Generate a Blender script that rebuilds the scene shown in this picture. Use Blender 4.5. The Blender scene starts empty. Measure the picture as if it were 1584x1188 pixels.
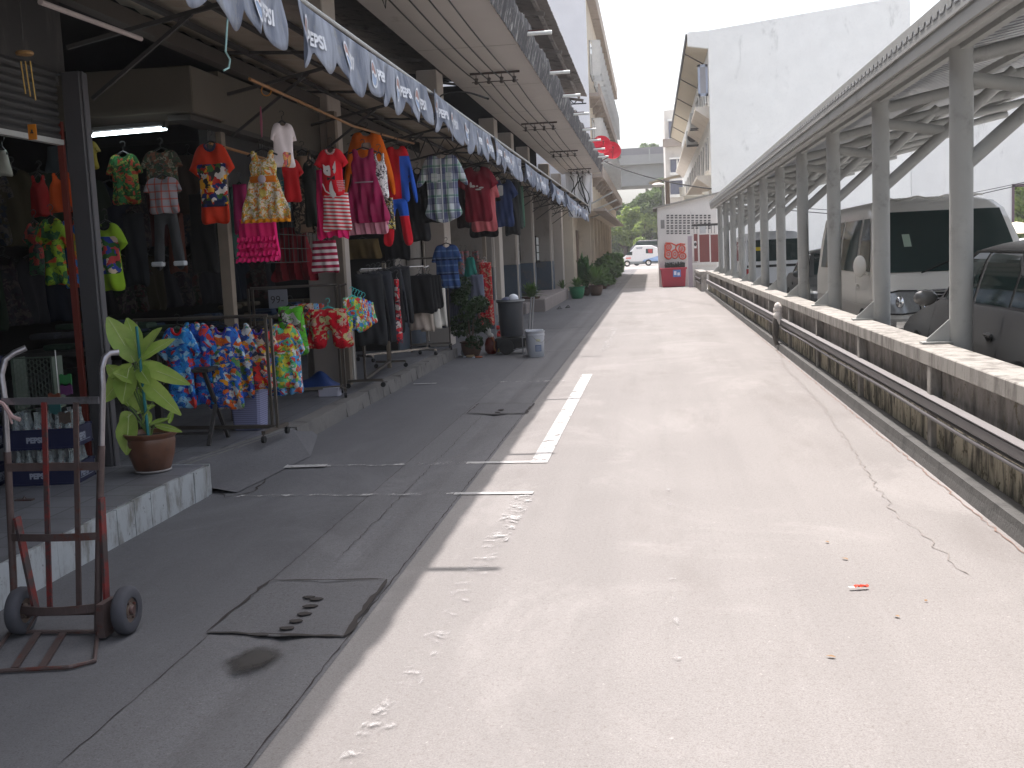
import bpy, bmesh, math, random
import numpy as np
from mathutils import Vector, Matrix
random.seed(7); rng=np.random.default_rng(7)
S=bpy.context.scene; COL=S.collection
R=math.radians
# ---------------------------------------------------------------- camera
F=1720.;VP=(1008,388);RHO=.045;H=1.55
_d=np.array([(VP[0]-792)/F,-(VP[1]-594)/F,-1.]);_d/=np.linalg.norm(_d)
_h=np.array([math.cos(RHO),math.sin(RHO),0.]);_r=_h-_d*_h.dot(_d);_r/=np.linalg.norm(_r)
_u=np.cross(_r,_d); M3=np.array([_r,_d,_u])
cam=bpy.data.cameras.new('camera');cam.lens=36*F/1584;cam.sensor_width=36;cam.clip_end=3000;cam.clip_start=.05
co=bpy.data.objects.new('camera',cam);COL.objects.link(co)
co.matrix_world=Matrix.Translation((0,0,H))@Matrix([list(r) for r in M3]).to_4x4()
S.camera=co
def pl(px,py,ax,val):
    v=M3@np.array([(px-792)/F,-(py-594)/F,-1.]);o=np.array([0,0,H]);t=(val-o[ax])/v[ax];return o+v*t
G=lambda px,py,z=0:pl(px,py,2,z)
XP=lambda px,py,x:pl(px,py,0,x)
YP=lambda px,py,y:pl(px,py,1,y)
# ---------------------------------------------------------------- light
SUND=Vector((-.135,.33,1)).normalized()   # towards the sun
el=math.asin(SUND.z); az=math.atan2(SUND.x,SUND.y)
W=bpy.data.worlds.new('World');S.world=W;W.use_nodes=True
nt=W.node_tree;bg=nt.nodes['Background'];sk=nt.nodes.new('ShaderNodeTexSky')
sk.sky_type='NISHITA';sk.sun_disc=False;sk.sun_elevation=el;sk.sun_rotation=az
sk.air_density=1.0;sk.dust_density=5.0;sk.ozone_density=1.2;sk.altitude=0
hs=nt.nodes.new('ShaderNodeHueSaturation');hs.inputs['Saturation'].default_value=.5;nt.links.new(sk.outputs[0],hs.inputs['Color']);nt.links.new(hs.outputs[0],bg.inputs[0]);bg.inputs[1].default_value=.15
sun=bpy.data.lights.new('sun','SUN');sun.energy=3.1;sun.angle=R(.5);sun.color=(1,.93,.90)
so=bpy.data.objects.new('sun',sun);COL.objects.link(so);so.rotation_euler=SUND.to_track_quat('Z','Y').to_euler()
S.view_settings.view_transform='Standard';S.view_settings.look='None';S.view_settings.exposure=1.3;S.view_settings.gamma=1
S.cycles.max_bounces=7;S.cycles.diffuse_bounces=4;S.cycles.transparent_max_bounces=12
S.cycles.use_denoising=True
# ---------------------------------------------------------------- materials
class NT:
    def __init__(s,name):
        s.m=bpy.data.materials.new(name);s.m.use_nodes=True;s.t=s.m.node_tree
        s.p=s.t.nodes['Principled BSDF'];s.out=s.t.nodes['Material Output']
    def n(s,typ,**k):
        q=s.t.nodes.new('ShaderNode'+typ)
        for a,v in k.items(): setattr(q,a,v)
        return q
    def l(s,a,b): s.t.links.new(a,b)
    def co(s,scale=(1,1,1),kind='Object'):
        c=s.n('TexCoord');m=s.n('Mapping');m.inputs['Scale'].default_value=scale
        s.l(c.outputs[kind],m.inputs[0]);return m.outputs[0]
    def noise(s,vec,scale,detail=4,rough=.6,dist=0):
        q=s.n('TexNoise');q.inputs['Scale'].default_value=scale;q.inputs['Detail'].default_value=detail
        q.inputs['Roughness'].default_value=rough;q.inputs['Distortion'].default_value=dist
        s.l(vec,q.inputs['Vector']);return q.outputs['Fac']
    def math(s,op,a,b=0,c=None,clamp=False):
        q=s.n('Math',operation=op,use_clamp=clamp)
        for i,v in enumerate((a,b,c)):
            if v is None: continue
            if isinstance(v,(int,float)): q.inputs[i].default_value=v
            else: s.l(v,q.inputs[i])
        return q.outputs[0]
    def ss(s,v,a,b):   # smoothstep a..b
        q=s.n('MapRange',interpolation_type='SMOOTHSTEP');q.inputs[1].default_value=a;q.inputs[2].default_value=b
        s.l(v,q.inputs[0]);return q.outputs[0]
    def mix(s,f,a,b):
        q=s.n('Mix',data_type='RGBA')
        for i,v in ((0,f),(6,a),(7,b)):
            if isinstance(v,(int,float)): q.inputs[i].default_value=v
            elif isinstance(v,tuple): q.inputs[i].default_value=(*v,1) if len(v)==3 else v
            else: s.l(v,q.inputs[i])
        return q.outputs[2]
    def ramp(s,v,pal,const=True):
        q=s.n('ValToRGB');cr=q.color_ramp;cr.interpolation='CONSTANT' if const else 'LINEAR'
        while len(cr.elements)<len(pal): cr.elements.new(.5)
        for i,c in enumerate(pal):
            cr.elements[i].position=i/len(pal);cr.elements[i].color=(*c,1)
        s.l(v,q.inputs[0]);return q.outputs[0]
    def xyz(s,vec):
        q=s.n('SeparateXYZ');s.l(vec,q.inputs[0]);return q.outputs
    def bump(s,v,strength=.3,dist=.01):
        q=s.n('Bump');q.inputs['Strength'].default_value=strength;q.inputs['Distance'].default_value=dist
        s.l(v,q.inputs['Height']);s.l(q.outputs[0],s.p.inputs['Normal']);return q
    def base(s,c):
        if isinstance(c,tuple): s.p.inputs['Base Color'].default_value=(*c,1)
        else: s.l(c,s.p.inputs['Base Color'])
    def set(s,rough=.8,metal=0,spec=.3):
        s.p.inputs['Roughness'].default_value=rough;s.p.inputs['Metallic'].default_value=metal
        s.p.inputs['Specular IOR Level'].default_value=spec;return s
_mc={}
def mat(name,c,rough=.8,var=.15,sc=6,metal=0,spec=.3,bump=0,bsc=60,dirt=None,dsc=2,dth=(.5,.7)):
    if name in _mc: return _mc[name]
    t=NT(name);t.set(rough,metal,spec);v=t.co()
    f=t.noise(v,sc,5)
    col=t.mix(f,tuple(min(1,x*(1+var)) for x in c),tuple(x*(1-var) for x in c))
    if dirt: 
        g=t.ss(t.noise(v,dsc,6,.7),*dth);col=t.mix(g,col,dirt)
    t.base(col)
    if bump: t.bump(t.noise(v,bsc,4),bump,.01)
    _mc[name]=t.m;return t.m
def streaked(name,c,dirt,rough=.85,sx=3,sz=.35,th=(.5,.75),amt=1.,fine=None,bump=.15):
    if name in _mc: return _mc[name]
    t=NT(name);t.set(rough);v=t.co()
    vs=t.co((sx,sx,sz))
    g=t.math('MULTIPLY',t.ss(t.noise(vs,2.2,7,.68,.3),*th),amt)
    col=t.mix(t.noise(v,1.2,5),tuple(x*1.08 for x in c),tuple(x*.88 for x in c))
    col=t.mix(g,col,dirt)
    if fine: 
        g2=t.ss(t.noise(v,9,6,.75),.56,.62);col=t.mix(g2,col,fine)
    t.base(col);t.bump(t.noise(v,40,5),bump,.01)
    _mc[name]=t.m;return t.m
def emis(name,c,st):
    t=NT(name);t.base(c);t.p.inputs['Emission Color'].default_value=(*c,1);t.p.inputs['Emission Strength'].default_value=st;return t.m
# ---------------------------------------------------------------- mesh builder
class MB:
    def __init__(s): s.v=[];s.f=[];s.mi=[];s.n=0
    def add(s,vs,fs,mi=0):
        s.v+= [tuple(map(float,v)) for v in vs]
        s.f+=[tuple(i+s.n for i in f) for f in fs];s.mi+=[mi]*len(fs);s.n+=len(vs);return s
    def box(s,x0,x1,y0,y1,z0,z1,mi=0):
        v=[(x,y,z) for x in(x0,x1) for y in(y0,y1) for z in(z0,z1)]
        return s.add(v,[(0,1,3,2),(4,6,7,5),(0,4,5,1),(2,3,7,6),(0,2,6,4),(1,5,7,3)],mi)
    def hexa(s,b,t,mi=0):  # bottom 4 and top 4 points, ccw from above
        return s.add(list(b)+list(t),[(3,2,1,0),(4,5,6,7),(0,1,5,4),(1,2,6,5),(2,3,7,6),(3,0,4,7)],mi)
    def bar(s,p,q,w,h=None,mi=0,up=(0,0,1)):
        h=h or w;p=Vector(p);q=Vector(q);d=(q-p).normalized();u=Vector(up)
        if abs(d.dot(u))>.98:u=Vector((1,0,0))
        a=d.cross(u).normalized()*w/2;b=a.cross(d).normalized()*h/2
        return s.hexa([p-a-b,p+a-b,q+a-b,q-a-b],[p-a+b,p+a+b,q+a+b,q-a+b],mi)
    def tube(s,path,r,n=8,mi=0,caps=True):
        P=[Vector(p) for p in path];rs=r if isinstance(r,(list,tuple)) else [r]*len(P)
        vs=[];fs=[];pa=None
        for i,p in enumerate(P):
            d=(P[min(i+1,len(P)-1)]-P[max(i-1,0)]).normalized()
            if pa is None:
                u=Vector((0,0,1)) if abs(d.z)<.9 else Vector((1,0,0));a=d.cross(u).normalized()
            else: a=(pa-d*pa.dot(d)).normalized()
            pa=a;b=d.cross(a)
            for k in range(n):
                t=2*math.pi*k/n;vs.append(p+(a*math.cos(t)+b*math.sin(t))*rs[i])
        for i in range(len(P)-1):
            for k in range(n):
                fs.append((i*n+k,i*n+(k+1)%n,(i+1)*n+(k+1)%n,(i+1)*n+k))
        if caps: fs+= [tuple(range(n))[::-1],tuple((len(P)-1)*n+k for k in range(n))]
        return s.add(vs,fs,mi)
    def cyl(s,p,q,r0,r1=None,n=16,mi=0): return s.tube([p,q],[r0,r0 if r1 is None else r1],n,mi)
    def lathe(s,prof,c=(0,0,0),n=24,mi=0,axis='z',wob=0):
        vs=[];fs=[]
        for i,(r,z) in enumerate(prof):
            for k in range(n):
                t=2*math.pi*k/n;rr=r*(1+wob*math.sin(t*8));x,y=rr*math.cos(t),rr*math.sin(t)
                p={'z':(x,y,z),'x':(z,x,y),'y':(x,z,y)}[axis];vs.append((p[0]+c[0],p[1]+c[1],p[2]+c[2]))
        for i in range(len(prof)-1):
            for k in range(n): fs.append((i*n+k,i*n+(k+1)%n,(i+1)*n+(k+1)%n,(i+1)*n+k))
        if prof[0][0]>1e-4: fs.append(tuple(range(n))[::-1])
        if prof[-1][0]>1e-4: fs.append(tuple((len(prof)-1)*n+k for k in range(n)))
        return s.add(vs,fs,mi)
    def grid(s,fn,nu,nv,mi=0,flip=False,closeu=False):
        vs=[fn(i/nu,j/nv) for i in range(nu+1) for j in range(nv+1)];fs=[]
        for i in range(nu):
            for j in range(nv):
                a=i*(nv+1)+j;q=(a,a+nv+1,a+nv+2,a+1);fs.append(q[::-1] if flip else q)
        return s.add(vs,fs,mi)
    def prism(s,poly,p0,p1,fn,mi=0):   # poly list of 2D; fn(a,b,t)->3D at t=p0,p1
        n=len(poly);vs=[fn(a,b,p0) for a,b in poly]+[fn(a,b,p1) for a,b in poly]
        fs=[tuple(range(n))[::-1],tuple(range(n,2*n))]+[(i,(i+1)%n,n+(i+1)%n,n+i) for i in range(n)]
        return s.add(vs,fs,mi)
    def ball(s,c,r,n=12,m=8,sc=(1,1,1),mi=0):
        return s.grid(lambda u,v:(c[0]+r*sc[0]*math.sin(math.pi*v)*math.cos(2*math.pi*u),c[1]+r*sc[1]*math.sin(math.pi*v)*math.sin(2*math.pi*u),c[2]+r*sc[2]*math.cos(math.pi*v)),n,m,mi)
    def build(s,name,mats,parent=None,smooth=False,local=False,origin=None,bevel=0,auto=None,tri=False):
        mats=mats if isinstance(mats,(list,tuple)) else [mats]
        me=bpy.data.meshes.new(name);o=bpy.data.objects.new(name,me)
        v=np.array(s.v)
        if parent is not None:
            if not local:
                q=parent;off=np.zeros(3)
                while q is not None: off+=np.array(q.location);q=q.parent
                v=v-off
        elif origin is None and not local:
            origin=((v[:,0].min()+v[:,0].max())/2,(v[:,1].min()+v[:,1].max())/2,v[:,2].min())
        if parent is None and origin is not None: v=v-np.array(origin);o.location=origin
        me.from_pydata(v.tolist(),[],s.f)
        for m in mats: me.materials.append(m)
        if len(mats)>1: me.polygons.foreach_set('material_index',s.mi)
        bm=bmesh.new();bm.from_mesh(me)
        bmesh.ops.remove_doubles(bm,verts=bm.verts,dist=1e-5)
        bmesh.ops.recalc_face_normals(bm,faces=bm.faces)
        if bevel: 
            bmesh.ops.bevel(bm,geom=[e for e in bm.edges if len(e.link_faces)==2 and e.calc_face_angle(0)>.6],offset=bevel,segments=1,affect='EDGES')
        if smooth or auto:
            for f in bm.faces:f.smooth=True
            for e in bm.edges:
                if len(e.link_faces)==2 and e.calc_face_angle(0)>(auto or .9): e.smooth=False
        bm.to_mesh(me);bm.free()
        COL.objects.link(o)
        if parent is not None:o.parent=parent
        return o
def tag(o,label,cat,group=None):
    o['label']=label;o['category']=cat
    if group:o['group']=group
    return o
def struct(o,kind='structure'): o['kind']=kind;return o
def stuff(o,label,cat): o['kind']='stuff';o['label']=label;o['category']=cat;return o
def thing(name,label,cat,loc=(0,0,0),rz=0,group=None):
    o=bpy.data.objects.new(name,None);COL.objects.link(o);o.location=tuple(map(float,loc));o.rotation_euler=(0,0,rz);o.empty_display_size=.1
    return tag(o,label,cat,group)
def kids(o): return [c for c in bpy.data.objects if c.parent==o]
def dup(o,loc,rz=0,label=None,group=None,scale=None):
    r=o.copy();COL.objects.link(r);r.location=tuple(map(float,loc));r.rotation_euler=(0,0,rz)
    if scale: r.scale=(scale,)*3
    if label:r['label']=label
    if group:r['group']=group
    for ch in kids(o):
        c=ch.copy();COL.objects.link(c);c.parent=r
        for g in kids(ch):
            d=g.copy();COL.objects.link(d);d.parent=c
    return r
def text_mesh(txt,size,depth=0,bold=0):
    """flat glyph mesh in the x/y plane, lower left at 0,0"""
    cu=bpy.data.curves.new('t','FONT');cu.body=txt;cu.size=size;cu.offset=bold;cu.extrude=depth;cu.resolution_u=3
    ob=bpy.data.objects.new('t',cu);COL.objects.link(ob);dg=bpy.context.evaluated_depsgraph_get()
    me=bpy.data.meshes.new_from_object(ob.evaluated_get(dg))
    v=[tuple(x.co) for x in me.vertices];f=[tuple(p.vertices) for p in me.polygons]
    bpy.data.objects.remove(ob);bpy.data.curves.remove(cu);bpy.data.meshes.remove(me)
    return v,f
# ================================================================ GROUND
def concrete(name,c,dirt,bump=.07,pit=True,crk=None):
    t=NT(name);t.set(.9,0,.2);v=t.co()
    c1=t.mix(t.noise(v,.55,5,.6,.4),tuple(x*1.15 for x in c),tuple(x*.82 for x in c))
    c2=t.mix(t.math('MULTIPLY',t.ss(t.noise(t.co((1,.25,1)),1.1,6,.7),.5,.72),.55),c1,dirt)
    fine=t.noise(v,130,4,.85)
    c3=t.mix(t.ss(fine,.4,.75),c2,tuple(x*.5 for x in c))
    lt=t.ss(t.noise(v,38,3,.8),.64,.7)
    c3=t.mix(t.math('MULTIPLY',lt,.6),c3,tuple(min(1,x*1.6) for x in c))
    sp=t.ss(t.noise(v,5.5,8,.8),.66,.69)
    c4=t.mix(t.math('MULTIPLY',sp,.5),c3,tuple(x*.55 for x in c))
    lane=t.ss(t.noise(t.co((1.3,.05,1)),1.6,4,.6),.42,.62);c4=t.mix(t.math('MULTIPLY',lane,.22),c4,tuple(x*.62 for x in c))
    big=t.ss(t.noise(t.co((.8,.5,1)),.9,7,.72,.8),.50,.64);c4=t.mix(t.math('MULTIPLY',big,.28),c4,tuple(min(1,x*1.3) for x in c))
    st=t.ss(t.noise(t.co((1,1,1)),2.7,8,.8,.5),.60,.70);c4=t.mix(t.math('MULTIPLY',st,.35),c4,dirt)
    g1=t.noise(v,42,6,.95);c4=t.mix(t.math('MULTIPLY',t.ss(g1,.52,.64),.65),c4,tuple(x*y for x,y in zip(c,(.50,.44,.40))));c4=t.mix(t.math('MULTIPLY',t.ss(g1,.44,.34),.30),c4,tuple(min(1,x*1.45) for x in c))
    t.base(c4)
    t.bump(t.math('ADD',fine,t.math('MULTIPLY',t.noise(v,9,4),1.5)),bump,.008)
    return t.m
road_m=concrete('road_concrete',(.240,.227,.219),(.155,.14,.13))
side_m=concrete('shoulder_concrete',(.135,.134,.141),(.082,.081,.087),.4)  # darker than the road: the shade on this side is put into its colour
gut_m=concrete('gutter_concrete',(.150,.148,.154),(.085,.083,.088),.5)  # a concrete of its own, its colour also darkened for the shade there
edge_m=concrete('edge_concrete',(.34,.27,.23),(.2,.15,.12))
g=MB();g.box(-180,180,-40,330,-.5,-.02);struct(g.build('ground',concrete('ground_far',(.2,.19,.18),(.14,.13,.12)),origin=(0,0,0)))
def strip(name,m,x0,x1,y0,y1,z,wav=0,nx=2,ny=60):
    b=MB();b.grid(lambda u,v:(x0+(x1-x0)*u,y0+(y1-y0)*v,z+(wav*math.sin(u*math.pi)*-1 if wav else 0)),nx,ny)
    return struct(b.build(name,m,origin=(0,0,0)))
strip('road',road_m,-1.29,1.86,-8,100,.0)
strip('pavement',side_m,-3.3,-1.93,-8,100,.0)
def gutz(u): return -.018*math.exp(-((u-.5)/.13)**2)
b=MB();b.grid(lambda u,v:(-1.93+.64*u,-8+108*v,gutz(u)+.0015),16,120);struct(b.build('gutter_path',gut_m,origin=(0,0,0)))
b=MB();b.box(1.86,20,-8,100,-.3,-.004);struct(b.build('car_park_ground',concrete('park_concrete',(.40,.39,.375),(.15,.14,.13)),origin=(0,0,0)))  # pale tone raised so the ground bounces light onto the walls behind
b=MB();b.box(-60,60,100,135,-.3,.002);struct(b.build('cross_road',concrete('cross_asphalt',(.33,.31,.3),(.2,.19,.18)),origin=(0,0,0)))
# cracks: wandering dark fissures laid on the concrete
crack_m=mat('crack_dark',(.035,.03,.028),.95)
faint_m=mat('crack_faint',(.205,.185,.172),.95)
def crack(name,pts,w,m=crack_m,z=.0045,jit=.02,seed=0,step=.06):
    r=random.Random(seed);P=[]
    for (a,b_) in zip(pts[:-1],pts[1:]):
        n=max(2,int(math.dist(a,b_)/step))
        for i in range(n):
            t=i/n;P.append((a[0]+(b_[0]-a[0])*t+r.uniform(-jit,jit),a[1]+(b_[1]-a[1])*t+r.uniform(-jit,jit)))
    P.append(pts[-1]);vs=[];fs=[]
    for i,p in enumerate(P):
        q=P[min(i+1,len(P)-1)];o=P[max(i-1,0)];dx,dy=q[0]-o[0],q[1]-o[1];L=math.hypot(dx,dy) or 1
        ww=w*r.uniform(.35,1.3)*(.2 if i in(0,len(P)-1) else 1)
        vs+=[(p[0]-dy/L*ww/2,p[1]+dx/L*ww/2,z),(p[0]+dy/L*ww/2,p[1]-dx/L*ww/2,z)]
        if i: fs.append((2*i-2,2*i-1,2*i+1,2*i))
    b=MB();b.add(vs,fs);return struct(b.build(name,m))
g2=lambda *ps:[tuple(G(*p)[:2]) for p in ps]
crack('ground_crack',g2((1200,520),(1215,570),(1270,625),(1300,670),(1345,735),(1380,790),(1440,840),(1500,890)),.0065,faint_m,jit=.025,seed=1)
crack('ground_crack',g2((1130,470),(1160,500),(1200,530)),.02,faint_m,jit=.03,seed=2)
crack('ground_crack',[(-1.31,2.0),(-1.31,30)],.006,crack_m,jit=.005,seed=3)
crack('ground_crack',[(-1.93,3.2),(-1.93,30)],.004,crack_m,jit=.004,seed=4)
crack('ground_crack',[(-1.7,5.6),(-1.72,10.8)],.004,crack_m,jit=.01,seed=14,z=.002)
crack('ground_crack',g2((335,762),(350,770),(395,760),(430,722),(485,690)),.014,jit=.015,seed=5)
for i,y in enumerate((17.8,23.5,29,35,41,49,55,62)): crack('ground_crack',[(-3.0+.6*(i%2),y+.3),(-1.9,y),(-1.2,y+.15)]+([(.2,y+.3),(.9,y)] if i>4 else []),.05,crack_m,jit=.03,seed=20+i)
# drain covers in the gutter
cov_m=concrete('cover_concrete',(.13,.128,.134),(.08,.079,.083),.4)
def cover(c4,holes,label,nm='drain_cover'):
    p=[np.array(G(*q)) for q in c4];c=sum(p)/4
    t=thing(nm,label,'drain cover',(c[0],c[1],0))
    b=MB();lo=[(q[0],q[1],-.03) for q in p]
    n=10
    def P(u,v):
        q=p[0]*(1-u)*(1-v)+p[3]*u*(1-v)+p[1]*(1-u)*v+p[2]*u*v
        return (q[0],q[1],.006+gutz(.5+(u-.5)*.9)*.4)
    b.grid(P,24,8);b.build('plate',cov_m,t)
    for (a,b_,w) in ((0,1,.016),(1,2,.018),(2,3,.034),(3,0,.024)):
        q=crack('gap',[tuple(p[a][:2]),tuple(((p[a]+p[b_])/2)[:2]),tuple(p[b_][:2])],w,crack_m,z=.0105,jit=.008,seed=int(w*1000))
        q.parent=t;del q['kind'];q.location=(q.location.x-c[0],q.location.y-c[1],q.location.z)
    for (hx,hy,rx,ry) in holes:
        q=G(hx,hy,.006);b=MB()
        b.prism([(rx*math.cos(k*math.pi/9)*random.uniform(.8,1.1),ry*math.sin(k*math.pi/9)*random.uniform(.8,1.1)) for k in range(18)],.0065,.0095,lambda x,y,z:(q[0]+x,q[1]+y,z))
        b.build('hole',crack_m,t)
    return t
cover([(320,981),(418,900),(598,899),(532,988)],[(478,924,.03,.02),(489,927,.036,.022),(480,938,.036,.024),(470,950,.036,.024),(458,961,.034,.022),(444,972,.034,.02),(401,983,.04,.008)],'large cracked concrete drain cover with a row of round holes, nearest the camera')
cover([(722,641),(741,625),(826,625),(812,641)],[(775,634,.03,.04),(770,638,.03,.03)],'small worn concrete drain cover in the gutter beyond the white parking lines')
q=G(393,1020,.0)

dm=NT('damp_patch');dm.set(.6);dm.base((.035,.032,.03));xv=dm.co((1/.13,1/.19,1));ln=dm.n('VectorMath',operation='LENGTH');dm.l(xv,ln.inputs[0])
dm.l(dm.ss(dm.math('ADD',ln.outputs['Value'],dm.math('MULTIPLY',dm.noise(dm.co(),9,5),.9)),1.45,.75),dm.p.inputs['Alpha'])
b=MB();b.grid(lambda u,v:(q[0]-.2+.4*u,q[1]-.28+.56*v,.0045),2,2);struct(b.build('ground_patch',dm.m))
# sloping concrete ramp between the two platforms
# worn white paint
def paint(name,th):
    t=NT(name);t.set(.7);v=t.co();t.base(t.mix(t.noise(v,30,4),(.46,.45,.44),(.32,.31,.305)))
    a=t.ss(t.noise(v,7,8,.78),*th);t.l(a,t.p.inputs['Alpha']);return t.m
pm=paint('white_paint',(.36,.48));pw=paint('white_paint_worn',(.48,.62));pv=paint('white_paint_faded',(.52,.70))  # the worn mix also goes on shaded segments so their white reads dimmer
MZ=[0]
def mark(pts,w,m,z=.0055):
    MZ[0]+=1;z+=.0004*MZ[0]
    for a,b_ in zip(pts[:-1],pts[1:]):
        b=MB();a=np.array(a);c=np.array(b_);d=(c-a)/np.linalg.norm(c-a);nn=np.array((-d[1],d[0]))*w/2
        b.grid(lambda u,v:(*(a+(c-a)*u+nn*(2*v-1)),z),12,1);struct(b.build('road_marking',m))
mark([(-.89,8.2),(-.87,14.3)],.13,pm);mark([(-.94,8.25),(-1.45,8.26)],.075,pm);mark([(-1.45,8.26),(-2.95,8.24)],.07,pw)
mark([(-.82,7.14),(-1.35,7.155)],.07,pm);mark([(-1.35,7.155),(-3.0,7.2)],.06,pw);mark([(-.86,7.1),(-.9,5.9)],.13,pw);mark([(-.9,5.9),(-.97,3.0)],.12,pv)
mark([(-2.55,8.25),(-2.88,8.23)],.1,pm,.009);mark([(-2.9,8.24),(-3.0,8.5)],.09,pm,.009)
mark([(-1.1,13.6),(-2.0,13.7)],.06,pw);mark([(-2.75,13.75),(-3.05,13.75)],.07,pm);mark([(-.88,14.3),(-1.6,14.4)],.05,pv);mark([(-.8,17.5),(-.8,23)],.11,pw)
for k in range(7): mark([(.05+.01*k,4+k*2.6),(.05,5.2+k*2.6)],.03,pv)
# ================================================================ LEFT PLATFORMS
tile_m=NT('floor_tiles');tile_m.set(.45,0,.5);v=tile_m.co()
br=tile_m.n('TexBrick');br.offset=0;br.inputs['Scale'].default_value=1;br.inputs['Brick Width'].default_value=.3;br.inputs['Row Height'].default_value=.3;br.inputs['Mortar Size'].default_value=.006
br.inputs['Color1'].default_value=(.17,.17,.18,1);br.inputs['Color2'].default_value=(.14,.14,.15,1);br.inputs['Mortar'].default_value=(.07,.07,.07,1);tile_m.l(v,br.inputs[0])
tile_m.base(tile_m.mix(tile_m.math('MULTIPLY',tile_m.ss(tile_m.noise(v,3,6,.7),.45,.7),.6),br.outputs[0],(.08,.08,.08)));tile_m=tile_m.m
ft=NT('kerb_tiles');ft.set(.4,0,.5);v=ft.co();w=ft.co((1,1,1));xyz=ft.xyz(v)
tl=ft.math('LESS_THAN',ft.math('FRACT',ft.math('MULTIPLY',xyz[1],4.6)),.035)
c=ft.mix(ft.ss(ft.noise(ft.co((2,2,.8)),4,7,.7),.45,.68),(.36,.38,.39),(.17,.165,.15));c=ft.mix(ft.ss(ft.noise(v,12,7,.8),.6,.66),c,(.1,.09,.08))
ft.base(c);ft=ft.m
conc_m=streaked('old_concrete',(.17,.165,.155),(.08,.075,.07),sx=2,sz=2,th=(.5,.75))
t=thing('shop_platform','low platform with grey floor tiles and white tiled kerb, in front of the nearest shop','platform',(-3.1,6,0))
b=MB();b.box(-9,-3.12,-6,7.3,-.1,.205);b.build('slab',conc_m,t)
b=MB();b.box(-9,-3.13,-6,7.29,.205,.215);b.build('floor_tiles',tile_m,t)
b=MB()
ys=[-6+i*.217 for i in range(62)]
for a,c in zip(ys[:-1],ys[1:]): b.box(-3.12,-3.095+random.uniform(-.004,.003),a+.002,c-.002,-.1,.217+random.uniform(-.012,.004))
b.box(-3.12,-3.10,7.25,7.3,-.1,.2);b.box(-9,-3.1,7.3,7.318,-.1,.213);b.build('kerb_tiles',ft,t)
t=thing('shop_floor_platform','long low concrete platform with tiled floor under the clothes racks','platform',(-3.15,13,0))
b=MB();b.box(-9,-3.17,9.4,17.55,-.1,.135);b.box(-9,-4.0,7.33,9.4,-.1,.135);b.hexa([(-4.0,7.33,-.1),(-3.55,7.33,-.1),(-3.17,9.4,-.1),(-4,9.4,-.1)],[(-4.0,7.33,.135),(-3.55,7.33,.133),(-3.17,9.4,.135),(-4,9.4,.135)]);b.build('slab',conc_m,t)
b=MB();b.box(-9,-3.3,9.4,17.5,.135,.143);b.hexa([(-9,7.33,.135),(-3.62,7.33,.135),(-3.3,9.4,.135),(-9,9.4,.135)],[(-9,7.33,.143),(-3.62,7.33,.143),(-3.3,9.4,.143),(-9,9.4,.143)]);b.build('floor_tiles',tile_m,t)
b=MB();r=random.Random(3)
n=26
for i in range(n):
    a=9.4+8.15*i/n;c=9.4+8.15*(i+1)/n
    b.hexa([(-3.3,a,0),(-3.13+r.uniform(-.012,.008),a,0),(-3.13+r.uniform(-.012,.008),c,0),(-3.3,c,0)],[(-3.3,a,.15),(-3.15+r.uniform(-.012,.008),a,.148+r.uniform(-.012,.006)),(-3.15+r.uniform(-.012,.008),c,.148+r.uniform(-.012,.006)),(-3.3,c,.15)])
b.build('kerb',streaked('kerb_concrete',(.16,.15,.14),(.1,.095,.09),sx=1.5,sz=1.5,th=(.48,.7),bump=.5),t)
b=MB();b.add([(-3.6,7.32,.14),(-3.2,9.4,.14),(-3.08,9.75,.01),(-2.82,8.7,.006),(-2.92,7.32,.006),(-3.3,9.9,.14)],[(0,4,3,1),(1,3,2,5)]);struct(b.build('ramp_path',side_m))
# far platforms under the arcade
t=thing('entrance_step','raised pinkish concrete step in front of the arcade doors','step',(-3.4,33,0))
b=MB();b.box(-6,-2.98,30.9,39.6,-.1,.36);b.box(-6,-3.4,29.9,30.9,-.1,.3);b.build('slab',streaked('step_concrete',(.26,.225,.21),(.16,.14,.13),th=(.5,.8)),t,bevel=.02)
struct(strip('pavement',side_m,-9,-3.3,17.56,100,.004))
# ================================================================ RIGHT WALL
wallm=streaked('mossy_concrete',(.34,.315,.29),(.085,.08,.072),sx=1.8,sz=.8,th=(.36,.70),fine=(.16,.14,.10),bump=.5)
capm=streaked('wall_cap',(.31,.295,.27),(.12,.11,.10),sx=3.5,sz=.8,th=(.42,.70),bump=.3)
mossm=streaked('pale_streaked_panel',(.46,.42,.32),(.06,.057,.045),sx=3.2,sz=1.0,th=(.42,.62),fine=(.09,.08,.05),bump=.9)  # paler and yellower than the upper panel, with dark streaks
t=thing('parking_wall','long low stained concrete wall with recessed panels along the right of the alley','wall',(1.98,20,0))
Y1=40.3
b=MB();b.box(1.90,2.17,-3,Y1,.66,.765);b.build('coping',capm,t,bevel=.006)
b=MB();b.box(1.98,2.08,-3,Y1,.08,.66);b.build('panel',wallm,t)
b=MB();b.box(1.945,1.98,-3,Y1,.08,.34);b.build('lower_panel',mossm,t)
post=None
b=MB()
for k in range(-1,23):
    y=8.07+(k-3)*2.72
    if y>Y1: break
    b=MB();b.box(1.905,1.98,y-.05,y+.05,.08,.66);o=b.build('pilaster',capm,t,bevel=.005)
b=MB();b.hexa([(1.745,-3,-.1),(2.1,-3,-.1),(2.1,Y1,-.1),(1.84,Y1,-.1)],[(1.80,-3,.10),(2.1,-3,.085),(2.1,Y1,.085),(1.87,Y1,.10)]);b.build('footing',streaked('footing_concrete',(.085,.083,.08),(.05,.05,.048),sx=3,sz=2,th=(.45,.7),bump=.5),t)
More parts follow.
